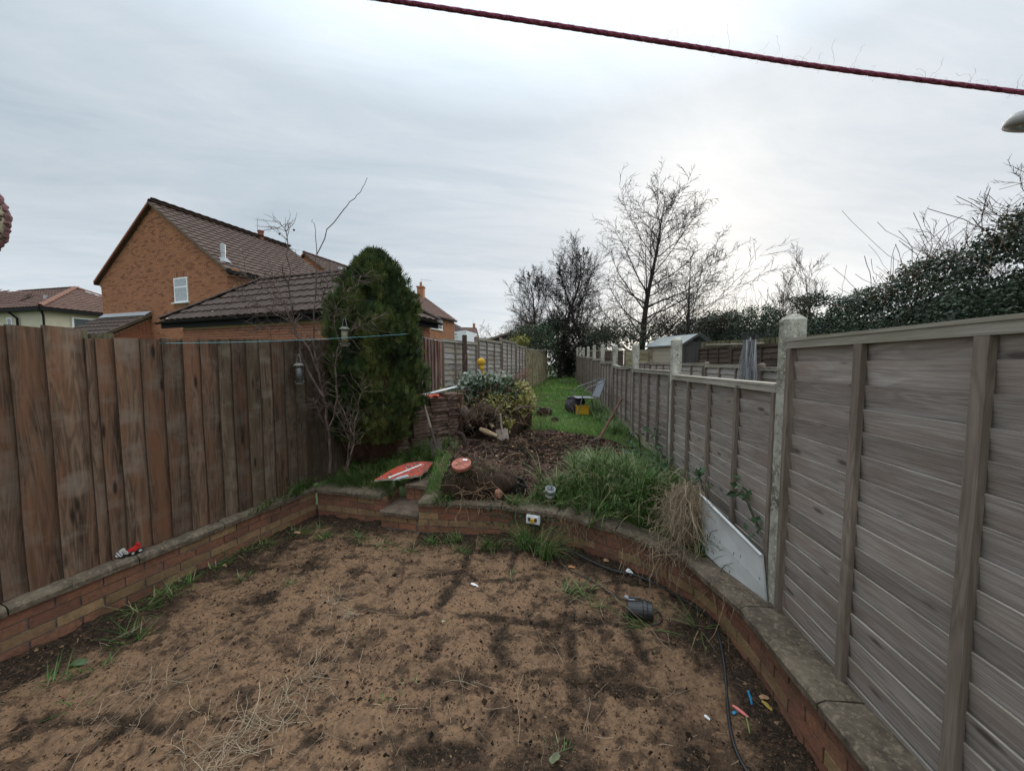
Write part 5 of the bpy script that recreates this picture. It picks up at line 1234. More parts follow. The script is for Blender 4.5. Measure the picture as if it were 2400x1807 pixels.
# dark inner growth
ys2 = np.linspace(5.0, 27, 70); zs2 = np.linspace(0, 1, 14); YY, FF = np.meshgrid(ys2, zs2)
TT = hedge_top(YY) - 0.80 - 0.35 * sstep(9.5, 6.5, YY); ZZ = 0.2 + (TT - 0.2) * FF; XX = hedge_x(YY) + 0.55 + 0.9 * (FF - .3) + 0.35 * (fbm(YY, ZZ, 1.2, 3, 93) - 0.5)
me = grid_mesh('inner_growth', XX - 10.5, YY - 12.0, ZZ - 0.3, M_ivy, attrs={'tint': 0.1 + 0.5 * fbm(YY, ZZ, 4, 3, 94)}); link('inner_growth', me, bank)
Q = []; I = []
for k in range(46):
    y = 5.4 + 18 * random.random() ** 1.3; tpp = float(hedge_top(np.array(y))); q2, i2 = strands(8, (hedge_x(y) + 0.5 - 10.5, y - 12, tpp - 0.9 - 0.3), (0.35, 0.35, 0.3), 1.5 if y > 8.5 else 1.9, (0.004, 0.008), 300 + k, 0.22, -0.05, 6, dirv=(0, 0, 1)); Q.append(q2)
Q = np.concatenate(Q); link('twigs', np_mesh('twigs', Q, M_root, np.full(len(Q), 0.2)), bank)['kind'] = 'stuff'
pup = dict(pbig); pup.pop('dome'); pup.update(kids=[16, 11, 6, 0], ratio=[0.6, 0.5, 0.5], ang=[(0.25, 0.75), (0.3, 0.8), (0.3, 0.8)], trop=[0.02, 0.05, 0.04, 0.02], wig=[0.06, 0.1, 0.14, 0.16], rmin=0.006, t0=[0.1, 0.15, 0.1], prof=lambda t: 1.0 - 0.4 * t)
for (u, Y, z0, H, r, sd, lab) in ((2390, 7.4, 1.5, 3.6, 0.07, 85, 'bare bush of fine upright twigs over the ivy at the right edge'), (2290, 8.6, 1.6, 3.2, 0.05, 89, 'second bush of bare upright twigs over the ivy, left of the edge bush'), (1905, 13.0, 2.6, 2.9, 0.05, 86, 'thin bare sapling shoots rising above the ivy near the tall post'), (1840, 15.0, 2.6, 2.2, 0.04, 87, 'faint bare sapling shoots over the low part of the ivy'), (1985, 11.8, 3.0, 1.1, 0.03, 88, 'short bare shoots in the dip of the ivy skyline')):
    q = P(u, 800, Y); bare_tree('bare_sapling', lab, (q.x, q.y, z0), H, r, pup, sd, 3, mat=M_twig, group='bare saplings in the ivy')
# low growth between shed and trees
for (u, v, Y, rad, n, sd, lab) in ((1450, 772, 19.2, (2.4, .7, .8), 2300, 111, 'dark bramble hedge under the tallest bare tree'), (1560, 758, 21.5, (2.6, .7, .9), 2300, 112, 'dark hedge behind the beige shed roof'), (1380, 800, 21.8, (1.5, .6, 1.0), 1500, 113, 'dark undergrowth at the foot of the leaning tree'), (1660, 745, 19.5, (1.6, .7, .9), 1500, 114, 'dark ivy hump right of the beige shed')):
    q = P(u, v, Y); shrub('bramble_hedge', lab, [((q.x, q.y, q.z - 0.4), rad, n)], (0.08, 0.16), M_ivy, sd, twigs=120, group='dark hedges behind the next gardens', cat='hedge', tw_len=0.7)
# ---- the conifer -----------------------------------------------------
cb = np.array([-1.89, 4.72, 0.52])
con = thing('conifer', 'dense green columnar conifer with a brown bare foot beside the board fence', 'tree', cb); g = np.random.default_rng(91)
CH = 2.76
def con_r(f):      # radius by relative height
    return np.interp(f, [0, 0.08, 0.16, 0.28, 0.45, 0.6, 0.75, 0.86, 0.94, 1.0], [0.22, 0.32, 0.46, 0.56, 0.58, 0.56, 0.49, 0.38, 0.24, 0.05])
def con_pts(N, lo, hi, shell=0.16):
    f = lo + (hi - lo) * g.random(N); a = g.random(N) * 2 * PI
    lump = 1 + 0.40 * (fbm(a * 1.9 + 7, f * 6.5, 1.6, 3, 101) - 0.5) * 2 + 0.26 * (fbm(a * 5, f * 9, 1.5, 2, 103) - 0.5) * 2
    r = con_r(f) * lump * (1 - np.abs(g.normal(0, shell, N)))
    p = np.stack([np.cos(a) * r + 0.06 * f, np.sin(a) * r * 0.85, f * CH], -1); out = np.stack([np.cos(a), np.sin(a), np.zeros(N)], -1); return p, out, f, a
def fronds(p, out, length, width, seed, up=1.0):
    gg = np.random.default_rng(seed); N = len(p); d = unit(np.array([0, 0, up]) + out * gg.uniform(0.15, 0.75, (N, 1)) + gg.normal(size=(N, 3)) * 0.22)
    s = unit(np.cross(d, out + gg.normal(size=(N, 3)) * 0.7)); L = gg.uniform(length * 0.6, length * 1.3, N)[:, None]; w = gg.uniform(width * 0.7, width * 1.2, N)[:, None]; Q = []
    for k, (t0, off, l, ww) in enumerate(((0, 0, 1.0, 1.0), (0.12, 0.75, 0.62, 0.8), (0.12, -0.75, 0.62, 0.8), (0.38, 0.6, 0.5, 0.7), (0.38, -0.6, 0.5, 0.7))):
        b = p + d * L * t0; dd = unit(d + s * off); sd = np.cross(dd, np.cross(d, s)); 
        Q.append(np.stack([b, b + dd * L * l * 0.45 + sd * w * ww / 2, b + dd * L * l, b + dd * L * l * 0.45 - sd * w * ww / 2], 1))
    return np.concatenate(Q), np.tile(np.arange(N), 5)
p, out, f, a = con_pts(15000, 0.10, 1.0)
q_, idx = fronds(p, out, 0.12, 0.022, 92)
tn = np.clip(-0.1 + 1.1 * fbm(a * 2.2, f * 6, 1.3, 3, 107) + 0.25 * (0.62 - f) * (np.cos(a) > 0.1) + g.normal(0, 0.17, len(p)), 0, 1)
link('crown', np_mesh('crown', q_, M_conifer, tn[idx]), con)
# leading shoots round the top
p = np.stack([g.normal(0.06, 0.10, 500), g.normal(0, 0.08, 500), CH * g.uniform(0.80, 0.955, 500)], -1); q_, idx = fronds(p, np.tile([[0.0, 0, 1]], (500, 1)), 0.16, 0.02, 93, 2.0)
link('top_shoots', np_mesh('top_shoots', q_, M_conifer, np.clip(g.normal(.5, .2, 500), 0, 1)[idx]), con)
p, out, f, a = con_pts(3800, 0.0, 0.24, 0.2); q_, idx = fronds(p * [0.9, 0.9, 1], out, 0.16, 0.012, 94, 1.2)
link('dead_fronds', np_mesh('dead_fronds', q_, M_conbrown, np.clip(g.normal(.45, .25, len(p)), 0, 1)[idx]), con)
pr = [(float(con_r(f_)) * 0.74, f_ * CH) for f_ in np.linspace(0, 0.97, 16)]
inn = MB().lathe(pr, 14, Matrix.Scale(0.85, 4, (0, 1, 0))); me = inn.mesh('light_block_core', M_conbrown); at = me.attributes.new('tint', 'FLOAT', 'FACE'); at.data.foreach_set('value', np.zeros(len(me.polygons), dtype=np.float32)); link('light_block_core', me, con)  # solid dark core added inside the crown to block light
obj('trunk', MB().tube([(0.02, 0, -0.1), (0.0, 0, 0.3), (0.04, 0.0, 1.2), (0.05, 0, 2.4)], [0.10, 0.085, 0.06, 0.02], 8), M_bark, con)
# ---- bare garden shrub in front of the fence -------------------------
SY = 4.12
sb = P(772, 1108, SY); shr = thing('bare_shrub', 'leafless garden shrub of thorny grey stems hung with bird feeders', 'shrub', (sb.x, sb.y, sb.z)); sl3 = Vector(shr.location)
mb = MB(); rg = random.Random(8)
def stem(pts, r0, r1, Ys):
    pts = [P(u, v, Ys + (dy if False else 0)) - sl3 for (u, v) in pts]
    out_ = [pts[0]]
    for a_, b_ in zip(pts[:-1], pts[1:]):
        for k in range(1, 4):
            t = k / 3; out_.append(a_.lerp(b_, t) + Vector((rg.gauss(0, .006), rg.gauss(0, .012), rg.gauss(0, .004))))
    n = len(out_); mb.tube(out_, [r0 + (r1 - r0) * i / (n - 1) for i in range(n)], 5); return out_
stems = []
stems.append(stem([(772, 1108), (770, 1010), (758, 930), (744, 870), (735, 800), (735, 730), (741, 600)], 0.017, 0.006, SY))
stems.append(stem([(741, 600), (768, 538), (804, 490), (831, 466), (850, 440), (863, 417)], 0.006, 0.0025, SY))
stems.append(stem([(742, 602), (741, 560), (736, 530), (731, 514)], 0.005, 0.002, SY))
stems.append(stem([(758, 930), (722, 870), (703, 820), (688, 760), (682, 700), (676, 600), (672, 545), (655, 520)], 0.012, 0.003, SY - 0.1))
stems.append(stem([(744, 870), (720, 815), (690, 770), (668, 715), (640, 690), (600, 665), (570, 640), (545, 668)], 0.009, 0.002, SY - 0.2))
stems.append(stem([(735, 800), (700, 765), (664, 745), (620, 720), (575, 700), (540, 690)], 0.007, 0.002, SY - 0.25))
stems.append(stem([(690, 770), (650, 770), (615, 765), (580, 780)], 0.006, 0.002, SY - 0.2))
stems.append(stem([(772, 1000), (790, 930), (785, 860), (795, 800), (830, 770), (870, 752), (930, 728)], 0.010, 0.0025, SY - 0.1))
stems.append(stem([(795, 800), (786, 780), (783, 740), (800, 700), (840, 660), (862, 640)], 0.006, 0.002, SY - 0.15))
stems.append(stem([(735, 730), (755, 700), (770, 660), (790, 640)], 0.005, 0.002, SY - 0.05))
stems.append(stem([(688, 760), (660, 690), (640, 650), (625, 600)], 0.006, 0.002, SY - 0.15))
stems.append(stem([(812, 1105), (828, 1040), (832, 985), (845, 925), (858, 905)], 0.011, 0.004, SY - 0.1))
stems.append(stem([(808, 1105), (822, 1030), (790, 970), (775, 955)], 0.009, 0.003, SY - 0.1))
stems.append(stem([(830, 1020), (815, 985), (795, 945), (785, 905)], 0.007, 0.003, SY - 0.15))
stems.append(stem([(758, 990), (745, 955), (733, 930)], 0.006, 0.003, SY - 0.05))
tips = []
for st_ in stems:
    if st_ is stems[1] or st_ is stems[2]: continue
    n = len(st_)
    for k in range(int(n * 2.3)):
        i = rg.randrange(max(1, n // 4), n - 1); b_ = st_[i]; t_ = (st_[min(n - 1, i + 1)] - st_[i - 1]).normalized()
        s_ = t_.cross(Vector((rg.gauss(0, 1), rg.gauss(0, .6), rg.gauss(0, 1)))).normalized(); d = (t_ * 0.6 + s_).normalized(); L = rg.uniform(0.08, 0.36); pts = [b_]
        for j in range(5): d = (d + Vector((rg.gauss(0, .25), rg.gauss(0, .2), rg.gauss(0, .22))) + Vector((0, 0, .03))).normalized(); pts.append(pts[-1] + d * L / 5)
        if pts[-1].z < 0.2: continue
        mb.tube(pts, [0.0035, 0.003, 0.0027, 0.0023, 0.002, 0.0012], 3, caps=False); tips.append(pts)
        if rg.random() < 0.7:
            d = (d + Vector((rg.gauss(0, .7), rg.gauss(0, .5), rg.gauss(0, .7)))).normalized(); p0 = pts[2 + rg.randrange(3)]; pp = [p0]
            for j in range(3): d = (d + Vector((rg.gauss(0, .3),) * 3)).normalized(); pp.append(pp[-1] + d * 0.045)
            mb.tube(pp, [0.0022, 0.002, 0.0016, 0.001], 3, caps=False)
obj('stems', mb, M_shrub, shr)
mb = MB()
for (u, v) in ((689, 540), (655, 549)): mb.lathe([(0.001, -0.012), (0.012, 0), (0.012, 0.008), (0.001, 0.016)], 7, Matrix.Translation(P(u, v, SY - 0.1) - sl3))
obj('rose_hips', mb, M_black, shr)
# ---- grass ------------------------------------------------------------
def tuft(name, label, specs, mat=None, seed=0, cat='grass', kind='stuff', group=None, width=(0.004, 0.008), nseg=5, flat_=False):
    """specs: (x, y, rx, ry, n, hmin, hmax, lean az or None, zfun)"""
    g = np.random.default_rng(seed); Q = []; T = []
    for (x, y, rx, ry, n, h0, h1, az, zf) in specs:
        u = g.normal(size=(n, 2)) * 0.55; px_ = x + u[:, 0] * rx; py_ = y + u[:, 1] * ry; pz = (zf(px_, py_) if callable(zf) else np.full(n, zf)) - 0.01
        a = g.random(n) * 2 * PI if az is None else az + g.normal(0, 0.8, n)
        if n >= 250:
            nc = max(4, n // 22); ci = g.integers(0, nc, n); cu = g.normal(size=(nc, 2)) * 0.6
            px_ = x + cu[ci, 0] * rx + g.normal(0, .012, n); py_ = y + cu[ci, 1] * ry + g.normal(0, .012, n); pz = (zf(px_, py_) if callable(zf) else np.full(n, zf)) - 0.01
            ca_ = (g.random(nc) * 2 * PI if az is None else az + g.normal(0, .9, nc))[ci]; a = ca_ + g.normal(0, 0.9, n)
        if flat_: a = g.random(n) * 2 * PI
        q_, i_ = blades(np.stack([px_, py_, pz], -1), g.uniform(h0, h1, n), (g.uniform(0.8, 1.5, n) if flat_ else g.uniform(0.05, 0.6, n)), g.uniform(width[0], width[1], n), nseg, (g.uniform(0.1, 0.5, n) if flat_ else g.uniform(0.6, 2.1, n)), a, seed + len(Q))
        t = np.clip(g.normal(0.42, 0.26, n), 0, 0.85); t = np.where(g.random(n) < 0.12, 1.0, t); Q.append(q_); T.append(t[i_])
    o = link(name, np_mesh(name, np.concatenate(Q), mat or M_grass, np.concatenate(T)))
    return tag(o, label, cat, group, kind)
S_ = -PI / 2
tuft('grass_tuft', 'long lush grass overhanging the brick wall by the right fence', [(1.12, 3.35, 0.32, 0.25, 620, .3, .6, S_, zt), (0.80, 3.62, 0.32, 0.28, 620, .28, .56, S_, zt), (1.40, 3.40, 0.22, 0.4, 460, .2, .45, S_ - .4, zt), (1.25, 3.85, 0.3, 0.25, 520, .2, .4, None, zt), (0.55, 3.72, 0.25, 0.2, 600, .15, .34, S_, zt), (1.0, 4.15, 0.4, 0.22, 600, .12, .3, None, zt), (1.52, 2.75, 0.05, 0.25, 160, .15, .3, S_, zt)], seed=201, width=(.006, .013))
tuft('grass_tuft', 'grass fringe along the coping below the root ball and grey pipe', [(-0.75, 3.78, 0.12, 0.1, 330, .12, .28, S_, zt), (0.05, 3.66, 0.22, 0.06, 420, .10, .2, S_, zt), (0.35, 3.62, 0.12, 0.06, 260, .1, .2, S_, zt), (-0.35, 3.74, 0.3, 0.05, 180, .06, .14, S_, zt), (0.42, 3.75, 0.2, 0.12, 300, .08, .18, None, zt)], seed=202)
tuft('grass_tuft', 'long grass round the red painted board and the foot of the conifer', [(-1.95, 4.27, 0.25, 0.12, 800, .18, .36, S_, zt), (-1.58, 4.12, 0.16, 0.12, 520, .15, .3, S_ + .3, zt), (-1.25, 4.95, 0.28, 0.2, 900, .16, .34, 0.2, zt), (-1.8, 4.6, 0.35, 0.25, 700, .12, .28, S_, zt), (-2.2, 4.3, 0.12, 0.10, 300, .15, .3, S_, zt), (-1.05, 4.55, 0.12, 0.18, 300, .1, .22, S_, zt), (-1.35, 4.4, 0.12, 0.1, 260, .08, .2, S_, zt)], seed=203)
tuft('grass_tuft', 'grass growing on the coping at the foot of the brown board fence', [(-2.47, 3.98, 0.05, 0.18, 330, .12, .26, -0.6, 0.37), (-2.58, 3.55, 0.03, 0.2, 120, .07, .15, -0.4, 0.37)], seed=204)
tuft('grass_tuft', 'hanging grass clump at the foot of the curved wall below the socket', [(0.12, 3.36, 0.12, 0.07, 260, .2, .42, S_, zp), (0.33, 3.20, 0.06, 0.05, 90, .28, .5, -0.7, zp), (-0.22, 3.42, 0.10, 0.05, 120, .12, .25, S_, zp), (-0.62, 3.52, 0.1, 0.05, 80, .1, .2, None, zp)], seed=205)
W_ = []
for (u, v, n, h0, h1) in ((565, 1350, 40, .06, .14), (680, 1372, 34, .05, .13), (430, 1370, 70, .1, .24), (330, 1430, 60, .1, .28), (760, 1262, 80, .08, .22), (700, 1250, 60, .08, .2), (560, 1300, 60, .1, .25), (1360, 1385, 30, .1, .3), (900, 1275, 60, .05, .16), (1010, 1270, 70, .08, .2), (900, 1645, 24, .03, .06), (960, 1600, 16, .03, .06), (640, 1620, 20, .03, .06), (830, 1480, 14, .03, .05), (1510, 1470, 26, .15, .34), (1330, 1390, 24, .1, .2), (1200, 1350, 16, .06, .15), (240, 1560, 30, .06, .16), (160, 1650, 30, .06, .14), (1320, 1730, 30, .03, .07), (500, 1330, 60, .1, .26), (390, 1400, 50, .12, .28), (620, 1285, 60, .1, .24), (300, 1490, 50, .1, .25), (840, 1262, 60, .08, .2), (960, 1285, 50, .06, .18), (1080, 1290, 50, .08, .2), (120, 1600, 30, .1, .2), (1390, 1420, 20, .1, .25), (740, 1240, 50, .1, .2)):
    q = G(u, v, 0.0); W_.append((q.x, q.y, 0.07, 0.045, n, h0, h1, None, zp))
q = G(1590, 1478, 0.0); W_.append((q.x + .14, q.y, 0.012, 0.012, 22, .25, .36, PI, zp))
tuft('weeds', 'scattered green grass weeds lying on the patio soil', W_, seed=206, flat_=True, nseg=4)
def lawn(n, x0, x1, y0, y1, h0, h1, seed, wd):
    g = np.random.default_rng(seed); yy = y0 + (y1 - y0) * g.random(n) ** 1.3; xl = np.interp(yy, [p_[1] for p_ in [(0, 4), (-2.3, 4.3)] + LPts] if False else [4.0, 6.3, 8.4, 10.1, 11.9, 13.7, 15.5, 17.3, 19.1, 24], [-2.4, -1.65, -0.86, -0.33, 0.10, 0.49, 0.88, 1.27, 1.66, 2.6]); xr = right_x(yy)
    xx = xl + (xr - xl) * g.random(n); k = (dug_mask(xx, yy) + g.normal(0, .12, n) < 0.35) & (yy > wall_y(np.minimum(xx, 1.4)) + 0.12) & (fbm(xx, yy, 3, 3, 77) > 0.30)
    xx, yy = xx[k], yy[k]; m_ = len(xx); sc_ = np.clip(yy / 8, 0.8, 2.4)
    q_, i_ = blades(np.stack([xx, yy, zt(xx, yy) - .01], -1), g.uniform(h0, h1, m_) * (0.6 + 0.9 * fbm(xx, yy, 1.2, 3, 88)), g.uniform(0.05, .6, m_), g.uniform(wd[0], wd[1], m_) * sc_, 2, g.uniform(.3, 1.3, m_), None, seed)
    t = np.clip(0.15 + 0.7 * fbm(xx, yy, 1.6, 3, 89) + g.normal(0, .14, m_), 0, 1); return q_, t[i_]
a_, t_a = lawn(52000, 0, 0, 6.0, 24, .04, .11, 211, (.005, .009)); b__, t_b = lawn(9000, 0, 0, 3.9, 6.6, .05, .13, 212, (.004, .007))
tag(link('lawn', np_mesh('lawn', np.concatenate([a_, b__]), M_lawn, np.concatenate([t_a, t_b]))), 'rough green lawn running between the two fences', 'grass', None, 'stuff')
# taller growth along the foot of the right fence
tuft('grass_tuft', 'long grass and weeds under the metal chair along the right fence', [(float(right_x(y)) - 0.25 - .1 * random.random(), y, 0.18, 0.3, 420, .12, .34, None, zt) for y in (6.3, 7.0, 7.7, 8.4, 9.2)] + [(2.9, 17.5, .4, 1.0, 500, .2, .45, None, zt), (1.6, 17.0, .25, 1, 300, .15, .3, None, zt)], seed=207)
# ---- crumbs, roots, straw on the soils --------------------------------
g = np.random.default_rng(221); N = 60000; xx = g.uniform(-3.3, 1.45, N); yy = 0.9 + 3.1 * g.random(N) ** 0.9
k = (xx > -3.06 + 0.345 * (yy - 2.04)) & (yy < wall_y(np.minimum(xx, 1.4)) - .02) & (((fbm(xx, yy, 1.5, 4, 33) + 0.22 * g.random(N) > 0.62) | (g.random(N) < 0.5))); xx, yy = xx[k], yy[k]
q_, i_ = clods(np.stack([xx, yy, zp(xx, yy) + .002], -1), np.minimum(0.018, g.exponential(0.0022, len(xx)) + 0.0018), 222)
tag(link('soil_crumbs', np_mesh('soil_crumbs', q_, M_grit, np.clip(g.normal(.5, .38, len(xx)), 0, 1)[i_])), 'dark soil crumbs strewn over the patio earth', 'soil', None, 'stuff')
N = 9000; xx = g.normal(0.45, 0.75, N); yy = g.normal(5.1, 0.65, N); k = (dug_mask(xx, yy) > .4) & (yy > wall_y(np.minimum(xx, 1.4)) + .1); xx, yy = xx[k], yy[k]
q_, i_ = clods(np.stack([xx, yy, zt(xx, yy) + .004], -1), np.minimum(0.05, g.exponential(0.008, len(xx)) + 0.004), 223)
tag(link('dug_soil_lumps', np_mesh('dug_soil_lumps', q_, M_grit, np.clip(g.normal(.22, .2, len(xx)), 0, 1)[i_])), 'loose lumps of freshly dug dark soil', 'soil', None, 'stuff')
Q = []; T = []
def litter(u, v, n, L, spread, seed, z=None, r=(0.0008, 0.0016), wig=0.2, tn=0.6):
    q = G(u, v, z if z is not None else 0.0); zz = z if z is not None else float(zp(q.x, q.y)) + 0.012
    q_, i_ = strands(n, (q.x, q.y, zz), (spread, spread, 0.006), L, r, seed, wig, 0.0, 5, flat=0.06); Q.append(q_); T.append(np.clip(np.random.default_rng(seed).normal(tn, .22, n), 0, 1)[i_])
litter(560, 1730, 70, .22, .09, 231); litter(640, 1690, 40, .2, .07, 232); litter(480, 1780, 40, .24, .07, 233); litter(780, 1405, 34, .2, .04, 234, wig=.5, tn=.8); litter(815, 1432, 60, .07, .03, 235, wig=.6, tn=.85); litter(740, 1580, 60, .18, .08, 236); litter(340, 1640, 50, .3, .12, 237, tn=.35)
g2 = np.random.default_rng(240)
for k in range(60):
    u, v = g2.uniform(150, 1700), g2.uniform(1260, 1790)
    q = G(u, v, 0)
    if q.x > -3.0 + .345 * (q.y - 2.04) and q.y < float(wall_y(min(q.x, 1.2))) - .05 and q.x < 1.3: litter(u, v, 3, g2.uniform(.08, .3), .04, 250 + k, tn=g2.uniform(.1, .7))
g2 = np.random.default_rng(241); n = 2600; xx = g2.uniform(-3.2, 1.4, n); yy = 0.95 + 3.0 * g2.random(n); k = (xx > -3.04 + 0.345 * (yy - 2.04)) & (yy < wall_y(np.minimum(xx, 1.3)) - .03) & (fbm(xx, yy, 2.5, 3, 242) > .40); xx, yy = xx[k], yy[k]; n = len(xx)
q_, i_ = strands(n, (0, 0, 0), (1e-6,) * 3, .065, (.0007, .0018), 243, .3, 0, 4, flat=.05); q_ = q_ + np.tile(np.stack([xx, yy, zp(xx, yy) + .007], -1), (len(q_) // n, 1))[:, None]
Q.append(q_); T.append(np.clip(g2.normal(.05, .3, n), 0, 1)[i_])
tag(link('straw_litter', np_mesh('straw_litter', np.concatenate(Q), M_straw, np.concatenate(T))), 'dry straw and root fibres strewn on the patio soil', 'straw', None, 'stuff')
g = np.random.default_rng(260); N = 45; xx = g.normal(0.4, 0.8, N); yy = g.normal(5.1, .6, N); Q2, I2 = [], []
for k in range(N):
    if yy[k] < float(wall_y(min(xx[k], 1.4))) + .1: continue
    q_, i_ = strands(2, (xx[k], yy[k], float(zt(xx[k], yy[k])) + .02), (.02, .02, .004), .22, (.0012, .0022), 400 + k, .35, 0, 5, flat=.12); Q2.append(q_); I2.append(np.full(len(q_), g.uniform(.2, 1)))
tag(link('root_litter', np_mesh('root_litter', np.concatenate(Q2), M_straw, np.concatenate(I2))), 'torn roots scattered over the freshly dug soil', 'roots', None, 'stuff')
N = 240; xx = g.normal(0.4, 0.8, N); yy = g.normal(5.4, .8, N); k = yy > wall_y(np.minimum(xx, 1.4)) + .1; xx, yy = xx[k], yy[k]
q_, i_ = leaf_quads(np.stack([xx, yy, zt(xx, yy) + .02], -1), g.normal(size=(len(xx), 3)) * .4 + [0, 0, 1], g.uniform(.015, .05, len(xx)), 261)
tag(link('leaf_litter', np_mesh('leaf_litter', q_, M_autumn, g.random(len(xx))[i_])), 'small pale leaves and chips on the dug soil', 'leaves', None, 'stuff')
# ------------------------------------------------------------------ things in the garden
def tint_mesh(o, val):
    me = o.data; at = me.attributes.new('tint', 'FLOAT', 'FACE'); at.data.foreach_set('value', np.full(len(me.polygons), val, dtype=np.float32)); return o
def lump(c, rad, seed, mat, name, parent, n=18, m_=12, amp=0.35, freq=2.2, inv=None):
    th = np.linspace(0, PI, m_); ph = np.linspace(0, 2 * PI, n + 1); T, H_ = np.meshgrid(th, ph, indexing='ij')
    x, y, z = np.sin(T) * np.cos(H_), np.sin(T) * np.sin(H_), np.cos(T)
    k = 1 + amp * (fbm(x * freq + z * 1.7 + seed, y * freq - z * 1.3 + seed * 2, 1.0, 4, seed % 40 + 110) - 0.5) * 2; k[:, -1] = k[:, 0]
    me = grid_mesh(name, c[0] + x * rad[0] * k, c[1] + y * rad[1] * k, c[2] + z * rad[2] * k, mat, attrs={'wet': np.full(x.shape, 0.35), 'tint': np.clip(0.5 + (k - 1), 0, 1)})
    return link(name, me, parent)
# ---- root ball with the round cover ----------------------------------
rb = thing('root_ball', 'dug up clump of dark earth, roots and dead grass under the round red cover', 'root ball', (-0.45, 3.86, 0.42))
lump((-0.02, 0, 0.10), (0.30, 0.20, 0.24), 3, M_clod, 'earth', rb, 40, 26, 0.5, 2.6); lump((0.28, -0.02, 0.06), (0.22, 0.15, 0.17), 4, M_clod, 'earth', rb, 34, 22, 0.55, 2.8)
q_, i_ = strands(100, (0.12, -0.14, 0.05), (0.22, 0.05, 0.09), .34, (.0014, .0032), 501, .5, .12, 7); link('roots', np_mesh('roots', q_, M_root, np.clip(np.random.default_rng(1).normal(.55, .28, 100), 0, 1)[i_]), rb)['kind'] = 'stuff'
q_, i_ = strands(240, (0.02, 0.0, 0.27), (0.2, 0.12, 0.04), .16, (.0008, .0016), 502, .35, .12, 4); link('dead_grass', np_mesh('dead_grass', q_, M_straw, np.clip(np.random.default_rng(2).normal(.35, .2, 240), 0, 1)[i_]), rb)['kind'] = 'stuff'
g = np.random.default_rng(503); bp = np.stack([g.normal(-.05, .22, 260), g.normal(0, .12, 260), g.uniform(.12, .26, 260)], -1); q_, i_ = blades(bp, g.uniform(.06, .18, 260), g.uniform(.3, 1.2, 260), .004, 3, 1.2, None, 504)
link('grass', np_mesh('grass', q_, M_grass, g.random(260)[i_] * .8), rb)['kind'] = 'stuff'
lc = P(1081, 1087, 3.70); t_ = thing('chamber_cover', 'round terracotta plastic cover with ribs and a pale label on the root ball', 'cover', lc, rot=(0.36, -0.16, 0.25)); t_.scale = (.92, .92, .92); mb = MB()
mb.lathe([(0.095, -0.035), (0.112, -0.03), (0.113, 0.006), (0.105, 0.012), (0.097, 0.006), (0.001, 0.006)], 32, capt=False); M_terra = plain('terracotta_plastic', (0.36, 0.115, 0.075), 0.5, 0.4, 0.15, 12); obj('disc', mb, M_terra, t_)
for k in range(3): obj('rib', MB().box((0, 0, 0.008), (0.19, 0.006, 0.006)), M_terra, t_, mw=RZ(k * PI / 3))
obj('label', MB().box((0, 0, 0), (0.055, 0.028, 0.003)), M_white, t_, mw=Matrix.Translation((0.055, 0.045, 0.0115)) @ RZ(-.4)); obj('hole', MB().lathe([(0.008, 0), (0.008, .003)], 10), M_black, t_, loc=(-0.055, -0.01, 0.0095))
q = G(1203, 1150, 0.42); t_ = thing('plant_pot', 'square black plastic plant pot leaning behind the roots of the root ball', 'plant pot', q, rot=(0.35, 0.5, 0.5)); mb = MB()
for (sx, sy, w, d) in ((0, -.07, .15, .006), (0, .07, .15, .006), (-.07, 0, .006, .134), (.07, 0, .006, .134)): mb.box((sx, sy, 0.07), (w, d, 0.15))
obj('sides', mb, M_black, t_); obj('base', MB().box((0, 0, 0), (.13, .13, .008)), M_black, t_)
q = G(1168, 1164, 0.42); t_ = thing('stone', 'pinkish pointed stone in the grass below the root ball', 'stone', q); lump((0, 0, 0.035), (0.042, 0.035, 0.055), 9, plain('pink_stone', (0.36, 0.17, 0.12), 0.85, var=.25), 'body', t_, 14, 9, .4)
q = G(1288, 1168, 0.40); t_ = thing('pipe_fitting', 'grey plastic pipe collar standing in the grass above the socket', 'pipe', q, rot=(0.30, 0.05, 0)); M_greypl = plain('grey_pipe_plastic', (0.34, 0.36, 0.41), 0.45, .4, .12)
obj('body', MB().lathe([(0.049, 0), (0.049, 0.095), (0.056, 0.098), (0.056, 0.13), (0.046, 0.13), (0.046, 0.06)], 20, capt=True), M_greypl, t_, True); obj('printed_band', MB().lathe([(0.0502, 0.035), (0.0502, 0.07)], 20, capb=False, capt=False), M_white, t_)
# ---- red board ---------------------------------------------------------
a_, b__ = G(878, 1130, 0.50), G(1014, 1088, 0.52); mid = (a_ + b__) / 2; xd = (b__ - a_).normalized(); yd = Vector((-xd.y, xd.x, 0)).normalized(); yd = (yd * 0.93 + Vector((0, 0, 0.36))).normalized(); zd = xd.cross(yd)
L = (b__ - a_).length; t_ = thing('painted_board', 'red leaf shaped painted board with a white stripe lying on the grass', 'board', mid + Vector((0, 0, .02))); n = 26; top = []; bot = []
M_redp, nt, b = new_mat('flaking_red_paint', rough=0.6); v = texco(nt); n1 = noise(nt, v, 18, 6, 0.7); c = mix(nt, ramp(nt, n1, [(0.42, 0), (0.56, 0.9)]), (0.46, 0.052, 0.026), (0.15, 0.05, 0.035)); c = mix(nt, ramp(nt, noise(nt, v, 34, 4, .6), [(0.60, 0), (0.68, .8)]), c, (0.55, 0.50, 0.47)); nt.links.new(c, b.inputs['Base Color'])
rg = random.Random(4); ol = []
for i in range(n + 1):
    f = i / n; x = (f - .5) * L; w = 0.135 * math.sin(PI * min(1, (f * 0.97 + .015) ** 1.25)) ** 0.95; ol.append((x, w))
